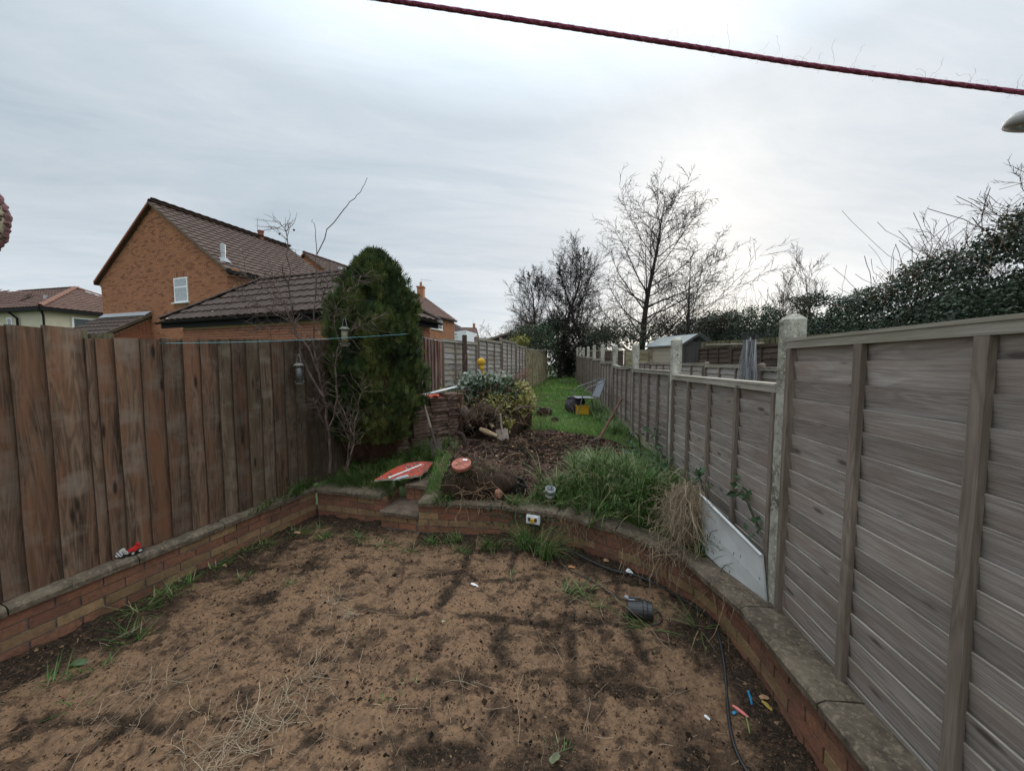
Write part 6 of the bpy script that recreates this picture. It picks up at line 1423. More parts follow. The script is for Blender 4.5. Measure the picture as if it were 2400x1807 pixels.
outl = [(x, w * 0.9) for x, w in ol] + [(x, -w * (1 + (0.22 * rg.random() if 0.2 < (x / L + .5) < 0.9 else 0))) for x, w in reversed(ol)]
mb = MB(); k = len(outl); vs = [xd * x + yd * y + zd * 0.012 for x, y in outl] + [xd * x + yd * y - zd * 0.012 for x, y in outl]
mb.add(vs, [tuple(range(k)), tuple(range(2 * k - 1, k - 1, -1))], 0); mb.add(vs, [(i, i + k, (i + 1) % k + k, (i + 1) % k) for i in range(k)], 1); obj('board', mb, [M_redp, plain('chipped_pale_edge', (0.5, 0.46, 0.36), .8, var=.4)], t_)
mb = MB(); vs = []
for i in range(13): f = 0.18 + 0.62 * i / 12; x = (f - .5) * L; y = -0.03 + 0.10 * (f - .3); vs += [xd * x + yd * (y - .011) + zd * .0145, xd * x + yd * (y + .011) + zd * .0145]
mb.add(vs, [(2 * i, 2 * i + 2, 2 * i + 3, 2 * i + 1) for i in range(12)]); obj('white_stripe', mb, plain('flaking_white_paint', (0.6, 0.58, 0.57), .7, var=.35, scale=40), t_)
mb = MB(); 
for (f0, f1) in ((0.20, 0.46),): mb.add([xd * ((f0 - .5) * L) + yd * -.105 + zd * .0135, xd * ((f1 - .5) * L) + yd * -.12 + zd * .0135, xd * ((f1 - .5) * L) + yd * -.08 + zd * .0135, xd * ((f0 + .1 - .5) * L) + yd * -.075 + zd * .0135], [(0, 1, 2, 3)])
obj('grey_patch', mb, plain('grey_blue_paint', (0.30, 0.36, 0.40), .6), t_)
# ---- stacks of flat slabs ------------------------------------------------
M_stack = plain('brown_weathered_slabs', (0.135, 0.088, 0.068), 0.9, 0.2, 0.45, 14, bumpa=.8)
slabm = []
for k in range(6):
    r = random.Random(60 + k); mb = MB(); vs = []; w, d, h = 0.292, 0.34, 0.041
    for z in (0, h):
        for i in range(5): vs.append((w * i / 4, r.uniform(-.012, .012), z + r.uniform(-.004, .004)))
        for i in range(5): vs.append((w * (4 - i) / 4, d, z))
    mb.add(vs, [tuple(range(10))[::-1], tuple(range(10, 20))] + [(i, (i + 1) % 10, 10 + (i + 1) % 10, 10 + i) for i in range(10)]); slabm.append(mb.mesh('slab', M_stack))
s0, s1 = G(968, 1056, 0.60), G(1058, 1036, 0.62); sd = (s1 - s0); sd.z = 0; an = math.atan2(sd.y, sd.x); un = sd.normalized()
SL = ['stack of flat brown slabs nearest the conifer, behind the spade', 'middle stack of flat brown slabs under the red rag', 'right hand stack of flat brown slabs beside the waste heap', 'low dark stack of slabs tucked behind the conifer']
for k in range(4):
    p = s0 + un * (0.30 * k if k < 3 else -0.36); nrow = [14, 15, 16, 11][k]
    t_ = thing('slab_stack', SL[k], 'stack', (p.x, p.y, float(zt(p.x, p.y)) - .02), an, 'stacks of brown slabs by the fence')
    for r in range(nrow): link('slab', slabm[random.randrange(6)], t_, Matrix.Translation((random.uniform(-.012, .012) + 0.012 * (r % 2), random.uniform(-.028, .028), r * 0.05)) @ RZ(random.uniform(-.03, .03)))
tp = float(zt(s0.x, s0.y)) - .02 + 15 * .05
t_ = thing('plastic_pipe', 'long white plastic pipe lying along the slab stacks under the lap fence', 'pipe', (0, 0, 0)); obj('tube', MB().tube([P(972, 931, 5.25), P(1070, 907, 6.0)], 0.020, 10), M_white, t_, True)
q = P(1008, 932, 5.2); t_ = thing('rag', 'crumpled orange red rag on top of the slab stacks', 'cloth', (q.x, q.y, tp + .05)); xs = np.linspace(-.17, .17, 18); ys = np.linspace(-.08, .12, 12); X, Y = np.meshgrid(xs, ys)
link('cloth', grid_mesh('cloth', X + .03 * (fbm(X, Y, 14, 2, 120) - .5), Y, 0.02 + .10 * (fbm(X, Y, 13, 3, 121) - .35), plain('orange_red_cloth', (0.50, 0.085, 0.045), .85, var=.3)), t_)
t_ = thing('cane', 'dark twisted branch lying on the slab stacks beside the white pipe', 'branch', (0, 0, 0)); obj('stick', MB().tube([P(1025, 924, 5.5), P(1040, 919, 5.6), P(1052, 922, 5.7), P(1068, 926, 5.8)], [.018, .015, .016, .01], 6), M_bark, t_)
# ---- tools -------------------------------------------------------------
def spade(name, label, foot, top, hmat, bmat, w=0.17, bl=0.28, grip='T', yaw=0.0, cat='spade'):
    foot, top = Vector(foot), Vector(top); z = (top - foot); H_ = z.length; z.normalize(); x = Vector((math.cos(yaw), math.sin(yaw), 0)); x = (x - z * x.dot(z)).normalized(); y = z.cross(x); M_ = basis(foot, x, y, z)
    t = thing(name, label, cat, foot); M2 = Matrix.Translation(-foot) @ M_
    mb = MB(); nn = 6; vs = []
    for j, (zz, ww, cv) in enumerate(((0, .90, .0), (0.02, .97, .004), (bl * .6, 1.0, .006), (bl * .95, 1.0, .008), (bl, .92, .008))):
        for i in range(nn + 1): f = i / nn * 2 - 1; vs.append((f * w / 2 * ww, cv + 0.012 * f * f + (0.0), zz))
    kk = nn + 1; fs = [(j * kk + i, j * kk + i + 1, j * kk + kk + i + 1, j * kk + kk + i) for j in range(4) for i in range(nn)]
    mb.add(vs, fs); mb.add([(x_, y_ + .004, z_) for x_, y_, z_ in vs], [f[::-1] for f in fs]); obj('blade', mb, bmat, t, mw=M2)
    obj('socket', MB().tube([(0, 0, bl * .7), (0, 0, bl + .18)], [.012, .02], 8), bmat, t, mw=M2); obj('shaft', MB().tube([(0, 0, bl + .1), (0, .01, H_ * .7), (0, 0, H_ - .02)], .0165, 8), hmat, t, mw=M2)
    if grip == 'T': obj('grip', MB().tube([(-.055, 0, H_), (.055, 0, H_)], .017, 8), hmat, t, mw=M2)
    elif grip == 'D':
        obj('grip', MB().tube([(0, 0, H_ - .08), (-.05, 0, H_ - .03), (-.055, 0, H_ + .02), (.055, 0, H_ + .02), (.05, 0, H_ - .03), (0, 0, H_ - .08)], .014, 7), hmat, t, mw=M2)
    return t
spade('garden_spade', 'upright garden spade with a pale shaft stuck in front of the slab stacks', G(1029, 1071, 0.57), P(988, 929, 4.95), M_handle, plain('muddy_steel', (0.075, 0.055, 0.048), .8, var=.4), 0.155, 0.25, 'T', 0.05)
t_ = spade('digging_fork', 'old muddy digging tool with a dark shaft at the right end of the slabs', G(1080, 1036, 0.60), P(1080, 920, 5.45), M_darkhandle, M_rust, 0.10, 0.16, 'D', 0.2, 'digging tool')
inv = -Vector(t_.location); a_ = G(1070, 1018, .66); b__ = G(1092, 1042, 0.61)
obj('foot_bar', MB().tube([P(1068, 1012, 5.35) + inv, P(1085, 1018, 5.3) + inv, P(1092, 1040, 5.25) + inv], [.03, .03, .022], 6), M_rust, t_)
spade('shovel', 'shovel blade caked in pale dried mud standing at the foot of the waste heap', G(1179, 1036, 0.60), P(1172, 965, 5.62), M_handle, plain('dried_mud_steel', (0.33, 0.27, 0.22), .95, var=.25), 0.20, 0.21, 'none', 0.05, 'shovel')
pf_, pt_ = G(1400, 1036, 0.64), P(1457, 934, 6.35); t_ = thing('pickaxe', 'rusty pickaxe leaning on the grey fence with its head in the dug soil', 'pickaxe', pf_); inv = -Vector(pf_)
obj('handle', MB().tube([pf_ + inv, (pf_ + pt_) / 2 + inv, pt_ + inv], [.026, .019, .023], 8), M_darkhandle, t_); d = Vector((0.8, .5, 0.05)).normalized(); up_ = (pt_ - pf_).normalized()
obj('head', MB().tube([-d * .20 - up_ * .05, -d * .09 + up_ * .01, Vector((0, 0, 0)) + up_ * .02, d * .09 + up_ * .01, d * .2 - up_ * .05], [.008, .022, .033, .022, .012], 6), M_rust, t_, loc=(0, 0, .03))
# ---- waste heap ---------------------------------------------------------
hc = np.array([-0.28, 6.35, 0.62]); hp = thing('waste_heap', 'big heap of uprooted shrubs, roots and branches with pale leaves on top', 'garden waste', hc); g = np.random.default_rng(601)
lump((-0.25, -0.15, 0.05), (0.75, 0.55, 0.42), 12, M_clod, 'earth', hp, 50, 26, .45, 2.4); lump((0.05, 0.25, 0.35), (0.62, 0.5, 0.55), 13, M_clod, 'earth', hp, 40, 22, .4, 2.2)
def heap_leaves(name, spec, size, mat, seed, aspect=.55, mean=.5):
    gg = np.random.default_rng(seed); pos = np.concatenate([np.asarray(c) + unit(gg.normal(size=(n, 3))) * (gg.random((n, 1)) ** .45) * np.asarray(r) for c, r, n in spec]); N = len(pos)
    q_, i_ = leaf_quads(pos, gg.normal(size=(N, 3)) + [0, -.6, .8], gg.uniform(*size, N), seed, aspect); link(name, np_mesh(name, q_, mat, np.clip(gg.normal(mean, .25, N), 0, 1)[i_]), hp)['kind'] = 'stuff'
heap_leaves('pale_leaves', [((-0.42, -.08, 0.93), (.36, .27, .2), 260), ((-.62, -.15, .72), (.24, .2, .24), 140), ((0.0, 0, .95), (.28, .25, .14), 130)], (.05, .11), M_silver, 602, .6, .62)
heap_leaves('green_leaves', [((-0.7, -.1, .55), (.38, .33, .3), 700), ((0.05, -.05, .7), (.5, .4, .32), 750), ((-0.35, 0, .9), (.35, .3, .18), 260), ((.05, -.3, .12), (.25, .15, .12), 120)], (.05, .11), M_leaf, 603, .5, .5)
heap_leaves('yellow_leaves', [((.45, -.05, .58), (.27, .3, .36), 1000), ((-.78, -.25, .50), (.3, .25, .25), 480), ((0.0, -.3, .5), (.4, .22, .26), 480), ((.2, -.45, .2), (.13, .1, .1), 120), ((-.95, .0, .72), (.10, .1, .12), 60)], (.04, .085), M_yel, 604, .5, .72)
q_, i_ = strands(380, (-.05, -.05, .55), (.42, .28, .26), .5, (.002, .0042), 605, .25, .05, 6); link('twigs', np_mesh('twigs', q_, M_root, np.clip(g.normal(.35, .25, 380), 0, 1)[i_]), hp)['kind'] = 'stuff'
q_, i_ = strands(220, (-.25, -.30, .15), (.4, .2, .14), .35, (.0015, .003), 606, .5, .12, 6); link('roots', np_mesh('roots', q_, M_root, np.clip(g.normal(.4, .25, 220), 0, 1)[i_]), hp)['kind'] = 'stuff'
for k in range(9):
    x0 = .15 + .02 * k; obj('red_stem', MB().tube([(x0, .1, .72), (x0 + .15 + random.uniform(-.02, .05), .05, .95), (x0 + .30 + random.uniform(-.05, .05), .05 + random.uniform(-.1, .1), 1.10 + random.uniform(-.06, .12))], [.011, .009, .005], 5), plain('red_brown_stem', (.20, .095, .075), .8) if k == 0 else bpy.data.materials['red_brown_stem'], hp)
for (u0, v0, Y0, u1, v1, Y1, r) in ((1240, 950, 5.9, 1205, 962, 5.7, .018), (1268, 955, 6.0, 1225, 955, 5.8, .012), (1188, 942, 6, 1160, 965, 5.7, .015)):
    obj('branch', MB().tube([P(u0, v0, Y0) - Vector(hc), (P(u0, v0, Y0) + P(u1, v1, Y1)) / 2 - Vector(hc) + Vector((0, 0, .02)), P(u1, v1, Y1) - Vector(hc)], [r * .7, r, r], 6), M_shrub, hp)
# logs and stump
q = P(1094, 975, 5.55); t_ = thing('tree_stump', 'sawn tree stump with split pale wood and a mossy root plate, left of the heap', 'stump', q)
obj('trunk', MB().lathe([(.10, -.2), (.085, -.05), (.085, .12), (.07, .17)], 9, Matrix.Rotation(-.5, 4, 'Y') @ Matrix.Rotation(.3, 4, 'X')), M_shrub, t_); obj('split_wood', MB().box((-.06, -.05, .09), (.05, .03, .26), R=Matrix.Rotation(-.45, 3, 'Y')), M_cut, t_)
lump((.24, .1, -.02), (.25, .2, .19), 14, M_clod, 'root_plate', t_, 30, 18, .5)
q_, i_ = strands(260, (.24, .0, .05), (.16, .1, .1), .22, (.001, .002), 610, .4, .1, 5); link('moss', np_mesh('moss', q_, M_straw, np.clip(np.random.default_rng(3).normal(.2, .15, 260), 0, 1)[i_]), t_)['kind'] = 'stuff'
for (pts, r, lab) in (([(1125, 1005, 5.45), (1140, 1012, 5.4), (1165, 1022, 5.35)], (.03, .045, .025), 'forked pale root log lying in front of the waste heap'), ([(1135, 985, 5.6), (1150, 993, 5.55), (1156, 1002, 5.5)], (.02, .028, .03), 'short bleached log end poking out of the heap'), ([(1100, 998, 5.5), (1112, 990, 5.55), (1128, 984, 5.6)], (.025, .02, .016), 'pale split root beside the stump')):
    t_ = thing('log', lab, 'log', P(*pts[0]), group='pale logs at the heap'); obj('wood', MB().tube([P(*p) - P(*pts[0]) for p in pts], r, 7), M_cut, t_); obj('bark_side', MB().tube([P(*p) - P(*pts[0]) + Vector((0, .012, -.015)) for p in pts], [x * .95 for x in r], 7), M_bark, t_)
q = P(1128, 905, 7.2); t_ = thing('sponge_stake', 'yellow sponge stuck on a thin stake above the waste heap', 'stake', q); M_sponge = plain('yellow_sponge', (.62, .36, .03), .9, var=.3, scale=60, bumpa=.9)
obj('stake', MB().tube([(.06, 0, -.3), (.03, 0, .1), (.0, 0, .5)], .008, 6), M_handle, t_); lump((0, 0, .50), (.085, .07, .085), 15, M_sponge, 'sponge', t_, 16, 10, .3); lump((.01, 0, .38), (.05, .05, .08), 16, M_sponge, 'sponge', t_, 14, 9, .4); lump((.04, 0, .24), (.035, .035, .05), 17, M_sponge, 'sponge', t_, 12, 8, .4)
# ---- clumps on the lawn ---------------------------------------------------
for (u, v, s, lab, sd) in ((1276, 972, .17, 'dark heap of cut turf on the lawn left of the chair', 21), (1301, 985, .08, 'small dark clod on the lawn in front of the turf heap', 22)):
    q = G(u, v, .69); t_ = thing('turf_heap', lab, 'turf', (q.x, q.y, .67), group='turf clods on the lawn'); lump((0, 0, s * .3), (s * 1.0, s * .9, s * .8), sd, M_clod, 'earth', t_, 26, 16, .35)
    gg = np.random.default_rng(sd); n = 600 if s > .1 else 120; u_ = unit(gg.normal(size=(n, 3))); u_[:, 2] = np.abs(u_[:, 2]); bp = u_ * [s * 1.05, s * .65, s * .6] + [0, 0, s * .3]
    q_, i_ = blades(bp, gg.uniform(.04, .11, n), gg.uniform(.4, 1.4, n), .007, 2, .8, np.arctan2(u_[:, 1], u_[:, 0]), sd); link('grass', np_mesh('grass', q_, M_grass, gg.random(n)[i_] * .3), t_)['kind'] = 'stuff'
# ---- metal chair ------------------------------------------------------------
ca = G(1362, 980, .66); ca = Vector((1.75, 8.0, float(zt(1.75, 8.0)))); ch = thing('garden_chair', 'grey metal garden chair with a mesh seat standing on the lawn by the fence', 'chair', ca, math.radians(12)); M_cf = plain('grey_green_tube', (.13, .145, .14), .45, .5, .15, metal=.3); M_sling = plain('grey_sling_mesh', (.21, .22, .245), .7, .3, .1, 40)
for s in (-1, 1):
    y = .26 * s
    obj('arm_frame', MB().tube([(-.36, y, 0), (-.30, y, .22), (-.24, y, .46), (-.20, y, .57), (-.12, y, .64), (.0, y, .68), (.17, y * .95, .735), (.30, y * .8, .79), (.36, y * .5, .815), (.38, 0, .82)], .0125, 7), M_cf, ch)
    obj('leg', MB().tube([(.20, y * .92, .40), (.24, y * .96, .2), (.27, y, 0)], .0115, 7), M_cf, ch); obj('back_post', MB().tube([(.18, y * .82, .40), (.27, y * .8, .6), (.36, y * .62, .81)], .011, 7), M_cf, ch)
    obj('seat_rail', MB().tube([(-.27, y * .9, .42), (0, y * .9, .40), (.2, y * .9, .395)], .011, 7), M_cf, ch)
xs = np.linspace(-.27, .2, 9); ys = np.linspace(-.225, .225, 7); X, Y = np.meshgrid(xs, ys); link('seat', grid_mesh('seat', X, Y, .415 - .04 * (X + .27) - .02 * (1 - (Y / .23) ** 2), M_sling), ch)
F_, Y = np.meshgrid(np.linspace(0, 1, 9), np.linspace(-.2, .2, 7)); link('back', grid_mesh('back', .20 + .15 * F_ + .015 * (1 - (Y / .2) ** 2), Y * (1 - .2 * F_), .42 + .37 * F_, M_sling), ch)
q = Vector((1.50, 8.25, float(zt(1.5, 8.2)))); t_ = thing('sack', 'dark half empty sack slumped on the grass behind the chair seat', 'sack', q); lump((0, 0, .18), (.24, .18, .22), 31, plain('dark_sacking', (.045, .04, .045), .9, var=.5, scale=9), 'body', t_, 26, 16, .3); obj('rim', MB().box((.02, .05, .36), (.40, .22, .03), R=Matrix.Rotation(.08, 3, 'Y')), M_black, t_)
q = Vector((1.62, 8.0, float(zt(1.62, 8.0)))); t_ = thing('bucket', 'yellow plastic tub in the grass under the metal chair', 'bucket', q); M_yp = plain('yellow_plastic', (.60, .33, .02), .45, .4, .15)
mb = MB()
for (sx, sy, w, d) in ((0, -.1, .26, .012), (0, .1, .26, .012), (-.125, 0, .012, .188), (.125, 0, .012, .188)): mb.box((sx, sy, .11), (w, d, .20))
obj('sides', mb, M_yp, t_); obj('base', MB().box((0, 0, .012), (.23, .18, .01)), M_yp, t_); obj('rim', MB().tube([(-.135, -.11, .21), (.135, -.11, .21), (.135, .11, .21), (-.135, .11, .21), (-.135, -.11, .21)], .012, 6), M_yp, t_)
# ---- hook, bramble, straw, white board ------------------------------------
q0 = G(1503, 1098, .60); t_ = thing('shepherd_hook', 'thin black metal crook stuck in the bed beside the bramble', 'hook', q0); pts = [q0]
for (u, v) in ((1502, 1070), (1500, 1040), (1497, 1022), (1489, 1014), (1481, 1016), (1477, 1026), (1474, 1036), (1468, 1038)): pts.append(P(u, v, q0.y))
obj('rod', MB().tube([p - q0 for p in pts], .007, 6), M_black, t_, True)
def bramble(label, stems_, seed, leaf=(.05, .10), n=16):
    gg = np.random.default_rng(seed); o = stems_[0][0]; t = thing('bramble', label, 'plant', o, group='bramble plants by the grey fence'); mb = MB(); pos = []; 
    for st_ in stems_:
        mb.tube([p - o for p in st_], [.006] * (len(st_) - 1) + [.003], 5)
        for k in range(n): f = gg.random() * (len(st_) - 1); i = int(f); pos.append((st_[i].lerp(st_[min(i + 1, len(st_) - 1)], f - i) - o) + Vector(gg.normal(size=3) * .045))
    obj('stem', mb, plain('bramble_stem', (.05, .06, .03), .7) if 'bramble_stem' not in bpy.data.materials else bpy.data.materials['bramble_stem'], t); pos = np.array([tuple(p) for p in pos]); N = len(pos)
    q_, i_ = leaf_quads(pos, gg.normal(size=(N, 3)) + [-.8, -.8, .8], gg.uniform(*leaf, N), seed, .7); link('leaves', np_mesh('leaves', q_, M_leaf, np.clip(gg.normal(.4, .2, N), 0, 1)[i_]), t)['kind'] = 'stuff'
bramble('leafy bramble spreading in front of the second and third concrete posts', [[G(1545, 1120, .6), P(1520, 1075, 4.1), P(1490, 1045, 4.3), P(1470, 1050, 4.5)], [G(1550, 1125, .58), P(1560, 1085, 3.9), P(1535, 1020, 4.1), P(1540, 1000, 4.3)], [G(1530, 1110, .6), P(1500, 1080, 4.2), P(1455, 1055, 4.5)], [G(1565, 1128, .58), P(1575, 1100, 3.75), P(1550, 1095, 3.8)], [G(1545, 1120, .6), P(1535, 1060, 4.2), P(1525, 1005, 4.5)]], 701, n=22)
bramble('bramble shoot climbing the grey lap panel behind the white board', [[P(1800, 1275, 2.22), P(1770, 1220, 2.28), P(1755, 1180, 2.33), P(1740, 1150, 2.4), P(1722, 1165, 2.42)], [P(1790, 1255, 2.24), P(1765, 1210, 2.3), P(1738, 1146, 2.4)]], 702, (.04, .075), 11)
bramble('small bramble shoot above the straw bundle at the lap panel', [[P(1650, 1150, 2.75), P(1640, 1120, 2.8), P(1652, 1135, 2.78)]], 703, (.05, .09), 9)
q = P(1605, 1190, 2.72); t_ = thing('straw_bundle', 'pale bundle of dry straw stems slumped over the coping beside the white board', 'straw', (q.x, q.y, .38)); gg = np.random.default_rng(710)
q_, i_ = strands(520, (0.03, 0.03, .44), (.045, .04, .04), .36, (.0009, .0017), 711, .30, .4, 7, dirv=(-.20, -.12, -.5)); q_[:, :, 2] = np.maximum(q_[:, :, 2], .012); link('stems', np_mesh('stems', q_, M_straw, np.clip(gg.normal(.68, .25, 520), 0, 1)[i_]), t_)['kind'] = 'stuff'
q_, i_ = strands(220, (-.02, 0, .28), (.05, .05, .11), .32, (.001, .0018), 712, .5, .10, 7); q_[:, :, 2] = np.maximum(q_[:, :, 2], .012); link('loose_stems', np_mesh('loose_stems', q_, M_straw, np.clip(gg.normal(.5, .25, 220), 0, 1)[i_]), t_)['kind'] = 'stuff'
q_, i_ = strands(80, (-.15, -.06, .03), (.14, .06, .02), .30, (.001, .0017), 713, .5, .30, 7, dirv=(-.5, -.5, .0)); link('trailing_stems', np_mesh('trailing_stems', q_, M_straw, np.clip(gg.normal(.35, .25, 80), 0, 1)[i_]), t_)['kind'] = 'stuff'
gg = np.random.default_rng(714); Q = []; T = []
for k in range(26):
    s_ = gg.uniform(1.4, 3.2); p = RW.at(s_); n_ = 5; q_, i_ = strands(n_, (p[0], p[1] - .02, .36), (.05, .02, .01), .3, (.0008, .0018), 720 + k, .45, .35, 6, dirv=(-.2, -.7, -.5)); Q.append(q_); T.append(np.clip(gg.normal(.45, .25, n_), 0, 1)[i_])
tag(link('root_fringe', np_mesh('root_fringe', np.concatenate(Q), M_root, np.concatenate(T))), 'dead roots and ivy stems hanging over the curved brick wall', 'roots', None, 'stuff')
gg = np.random.default_rng(760); N = 420; s_ = gg.normal(1.25, .30, N); pp = np.array([RW.at(np.clip(k, .2, 3)) for k in s_]); zz = .36 - .22 * gg.random(N); q_, i_ = leaf_quads(np.stack([pp[:, 0], pp[:, 1] - .035 + gg.normal(0, .012, N), zz], -1), gg.normal(size=(N, 3)) + [0, -1.2, .5], gg.uniform(.012, .032, N), 761, .8)
tag(link('creeper', np_mesh('creeper', q_, M_leaf, np.clip(gg.normal(.3, .25, N), 0, 1)[i_])), 'small leaved creeper trailing over the curved wall left of the socket', 'creeper', None, 'stuff')
# white board leaning between wall and post
c1, c2, c3, c4_ = P(1641, 1157, 2.72), P(1786, 1301, 2.14), P(1797, 1432, 2.08), P(1646, 1290, 2.62)
t_ = thing('white_board', 'white plastic cladding board leaning on the grey fence next to the tall post', 'board', c4_); inv = -Vector(c4_)
ex = (c2 - c1); up_ = (c1 - c4_); nrm = ex.cross(up_).normalized(); nrm = nrm if nrm.x < 0 else -nrm; M_pvc = None
M_pvc, nt, b = new_mat('scuffed_white_pvc', rough=.45); v = texco(nt); vo = nd(nt, 'ShaderNodeTexVoronoi', {'Scale': 9.0}); nt.links.new(mapv(nt, v, scale=(2, 2, 1)), vo.inputs['Vector']); k = ramp(nt, vo.outputs['Distance'], [(.08, .7), (.13, 0)]); c = mix(nt, k, ramp(nt, noise(nt, v, 3, 5, .6), [(.3, (.40, .40, .39)), (.7, (.58, .59, .58))]), (.10, .10, .10)); nt.links.new(c, b.inputs['Base Color'])
lm, rm_ = c1.lerp(c4_, .52), c2.lerp(c3, .62)
for (a, b_, c_, d_) in ((c1, c2, rm_ + (c2 - rm_) * .012, lm + (c1 - lm) * .012), (lm, rm_, c3, c4_)):
    pts = [a, b_, c_, d_]; mb = MB(); vs = [p + inv for p in pts] + [p + inv - nrm * .012 for p in pts]; mb.add(vs, [(0, 1, 2, 3), (7, 6, 5, 4)] + [(i, i + 4, (i + 1) % 4 + 4, (i + 1) % 4) for i in range(4)]); obj('panel', mb, M_pvc, t_)
obj('edge_trim', MB().tube([c1 + inv + nrm * .004, c2 + inv + nrm * .004], .009, 6), M_white, t_)
# ---- socket, pot, cables, small litter ------------------------------------
sp = RW.at(1.27); tg = RW.tan(1.27); so_ = thing('outdoor_socket', 'white weatherproof socket box with a yellow centre fixed on the curved brick wall', 'socket', (sp[0], sp[1], .255), math.atan2(tg[1], tg[0])); 
obj('box', MB().box((0, -.03, 0), (.145, .06, .088)), M_white, so_); obj('lid', MB().box((0, -.066, .002), (.125, .012, .072)), M_white, so_); obj('yellow_plate', MB().lathe([(.024, 0), (.022, .012)], 14, Matrix.Translation((0.002, -.072, -.004)) @ Matrix.Rotation(PI / 2, 4, 'X')), M_yp, so_)
for s in (-1, 1): obj('catch', MB().box((s * .034, -.077, .008), (.024, .012, .032)), M_rust, so_)
obj('hinge', MB().tube([(-.06, -.06, .046), (.06, -.06, .046)], .006, 6), M_white, so_)
def on_soil(pts, lift=.008): 
    r = []
    for (u, v) in pts: q = G(u, v, 0.0); r.append(Vector((q.x, q.y, float(zp(q.x, q.y)) + lift)))
    return r
def smooth(pts, k=5):
    o = []; n = len(pts)
    for i in range(n - 1):
        p0, p1, p2, p3 = pts[max(0, i - 1)], pts[i], pts[i + 1], pts[min(n - 1, i + 2)]
        for j in range(k): t = j / k; o.append(0.5 * ((2 * p1) + (p2 - p0) * t + (2 * p0 - 5 * p1 + 4 * p2 - p3) * t * t + (3 * p1 - p0 - 3 * p2 + p3) * t ** 3))
    return o + [pts[-1]]
hose = on_soil([(1283, 1262), (1330, 1300), (1420, 1340), (1490, 1360), (1560, 1388), (1620, 1430), (1655, 1460), (1680, 1500), (1697, 1570), (1704, 1640), (1712, 1710), (1730, 1770), (1765, 1830), (1800, 1900)], .010); t_ = tag(obj('hose', MB().tube(smooth([Vector((sp[0], sp[1] - .04, .2)), Vector((sp[0] + .02, sp[1] - .06, .08))] + hose), .0085, 7), M_black, None, True), 'thick black cable snaking along the foot of the curved brick wall', 'cable')
t_ = tag(obj('thin_cable', MB().tube(smooth(on_soil([(1310, 1330), (1380, 1365), (1430, 1392), (1480, 1412), (1505, 1425), (1535, 1435), (1550, 1450), (1548, 1468), (1525, 1470)], .012)), .0045, 6), M_black, None, True), 'thin black lead looping round the black pot on the soil', 'cable')
q = G(1500, 1446, 0); q.z = .055; t_ = thing('black_pot', 'black plastic cylinder pot lying on its side on the patio soil', 'plant pot', q, rot=(PI / 2 - .1, 0, 1.25))
obj('body', MB().lathe([(.052, -.085), (.055, -.08), (.062, .02), (.066, .025), (.066, .05), (.063, .055), (.06, .085), (.05, .088)], 20), M_black, t_, False); obj('rim', MB().lathe([(.072, .028), (.072, .044)], 20), M_black, t_); obj('handle', MB().tube([(.05, .03, .03), (.085, .03, .0), (.085, .03, -.08)], .008, 6), M_black, t_)
q = G(1483, 1412, 0); q.z = .02; t_ = thing('label_strip', 'weathered grey plastic strip on the soil behind the black pot', 'litter', q, rot=(0, .1, -.7)); obj('strip', MB().box((0, 0, 0), (.13, .03, .006)), M_lead, t_)
def litter_bit(name, label, u, v, size, mat, rot, z=.012, cat='litter', bend=True):
    q = G(u, v, 0); q.z = float(zp(q.x, q.y)) + z; t = thing(name, label, cat, q, rot=rot); n = 6; mb = MB(); vs = []
    for i in range(n + 1):
        f = i / n; w = size[1] * (0.6 + 0.4 * math.sin(PI * f)) * random.uniform(.85, 1.1); zz = .14 * size[1] * math.sin(f * 5) * bend
        for s in (-1, 1): vs += [(size[0] * (f - .5), s * w / 2, zz + size[2] / 2), (size[0] * (f - .5), s * w / 2, zz - size[2] / 2)]
    fs = []
    for i in range(n): o = i * 4; p = o + 4; fs += [(o, p, p + 2, o + 2), (o + 1, o + 3, p + 3, p + 1), (o, o + 1, p + 1, p), (o + 2, p + 2, p + 3, o + 3)]
    fs += [(0, 2, 3, 1), (n * 4, n * 4 + 1, n * 4 + 3, n * 4 + 2)]; mb.add(vs, fs); obj('sheet', mb, mat, t); return t
M_pinkp = plain('pink_plastic', (.62, .16, .15), .45, .4, .1); M_bluep = plain('blue_plastic', (.03, .27, .48), .45, .4, .2)
litter_bit('plastic_strip', 'pink plastic strip on the dark soil by the curved wall', 1735, 1668, (.075, .015, .006), M_pinkp, (.2, 0, -.95)); litter_bit('plastic_strip', 'blue folded plastic strip standing beside the pink one', 1757, 1652, (.06, .014, .003), M_bluep, (.6, -.6, 1.3), .035); litter_bit('plastic_strip', 'small blue plastic scrap tucked under the pink strip', 1722, 1664, (.03, .015, .003), M_bluep, (0, 0, .5))
litter_bit('stalk', 'cut green stalk on the soil in front of the coloured plastic strips', 1752, 1700, (.10, .007, .005), plain('green_stalk', (.17, .21, .06), .6), (0, 0, 1.15)); litter_bit('dead_leaf', 'curled yellow brown leaf beside the plastic strips', 1797, 1670, (.05, .02, .003), plain('yellow_leaf', (.33, .24, .05), .7, var=.5), (.2, .2, -.9)); litter_bit('dead_leaf', 'tan oak leaf lying above the curled yellow leaf', 1790, 1655, (.05, .025, .003), plain('tan_leaf', (.34, .20, .11), .8), (.1, 0, .1))
litter_bit('shell_fragment', 'white shell shaped fragment on the soil left of the pink strip', 1657, 1684, (.028, .014, .006), M_white, (0, 0, -.8)); litter_bit('paper_scrap', 'crumpled white paper scrap near the middle of the patio soil', 1112, 1367, (.07, .022, .008), M_white, (0, .1, -.4)); litter_bit('paper_scrap', 'torn white plastic scrap by the wall behind the black pot', 1475, 1352, (.06, .04, .006), M_white, (.5, .3, -.9), .03)
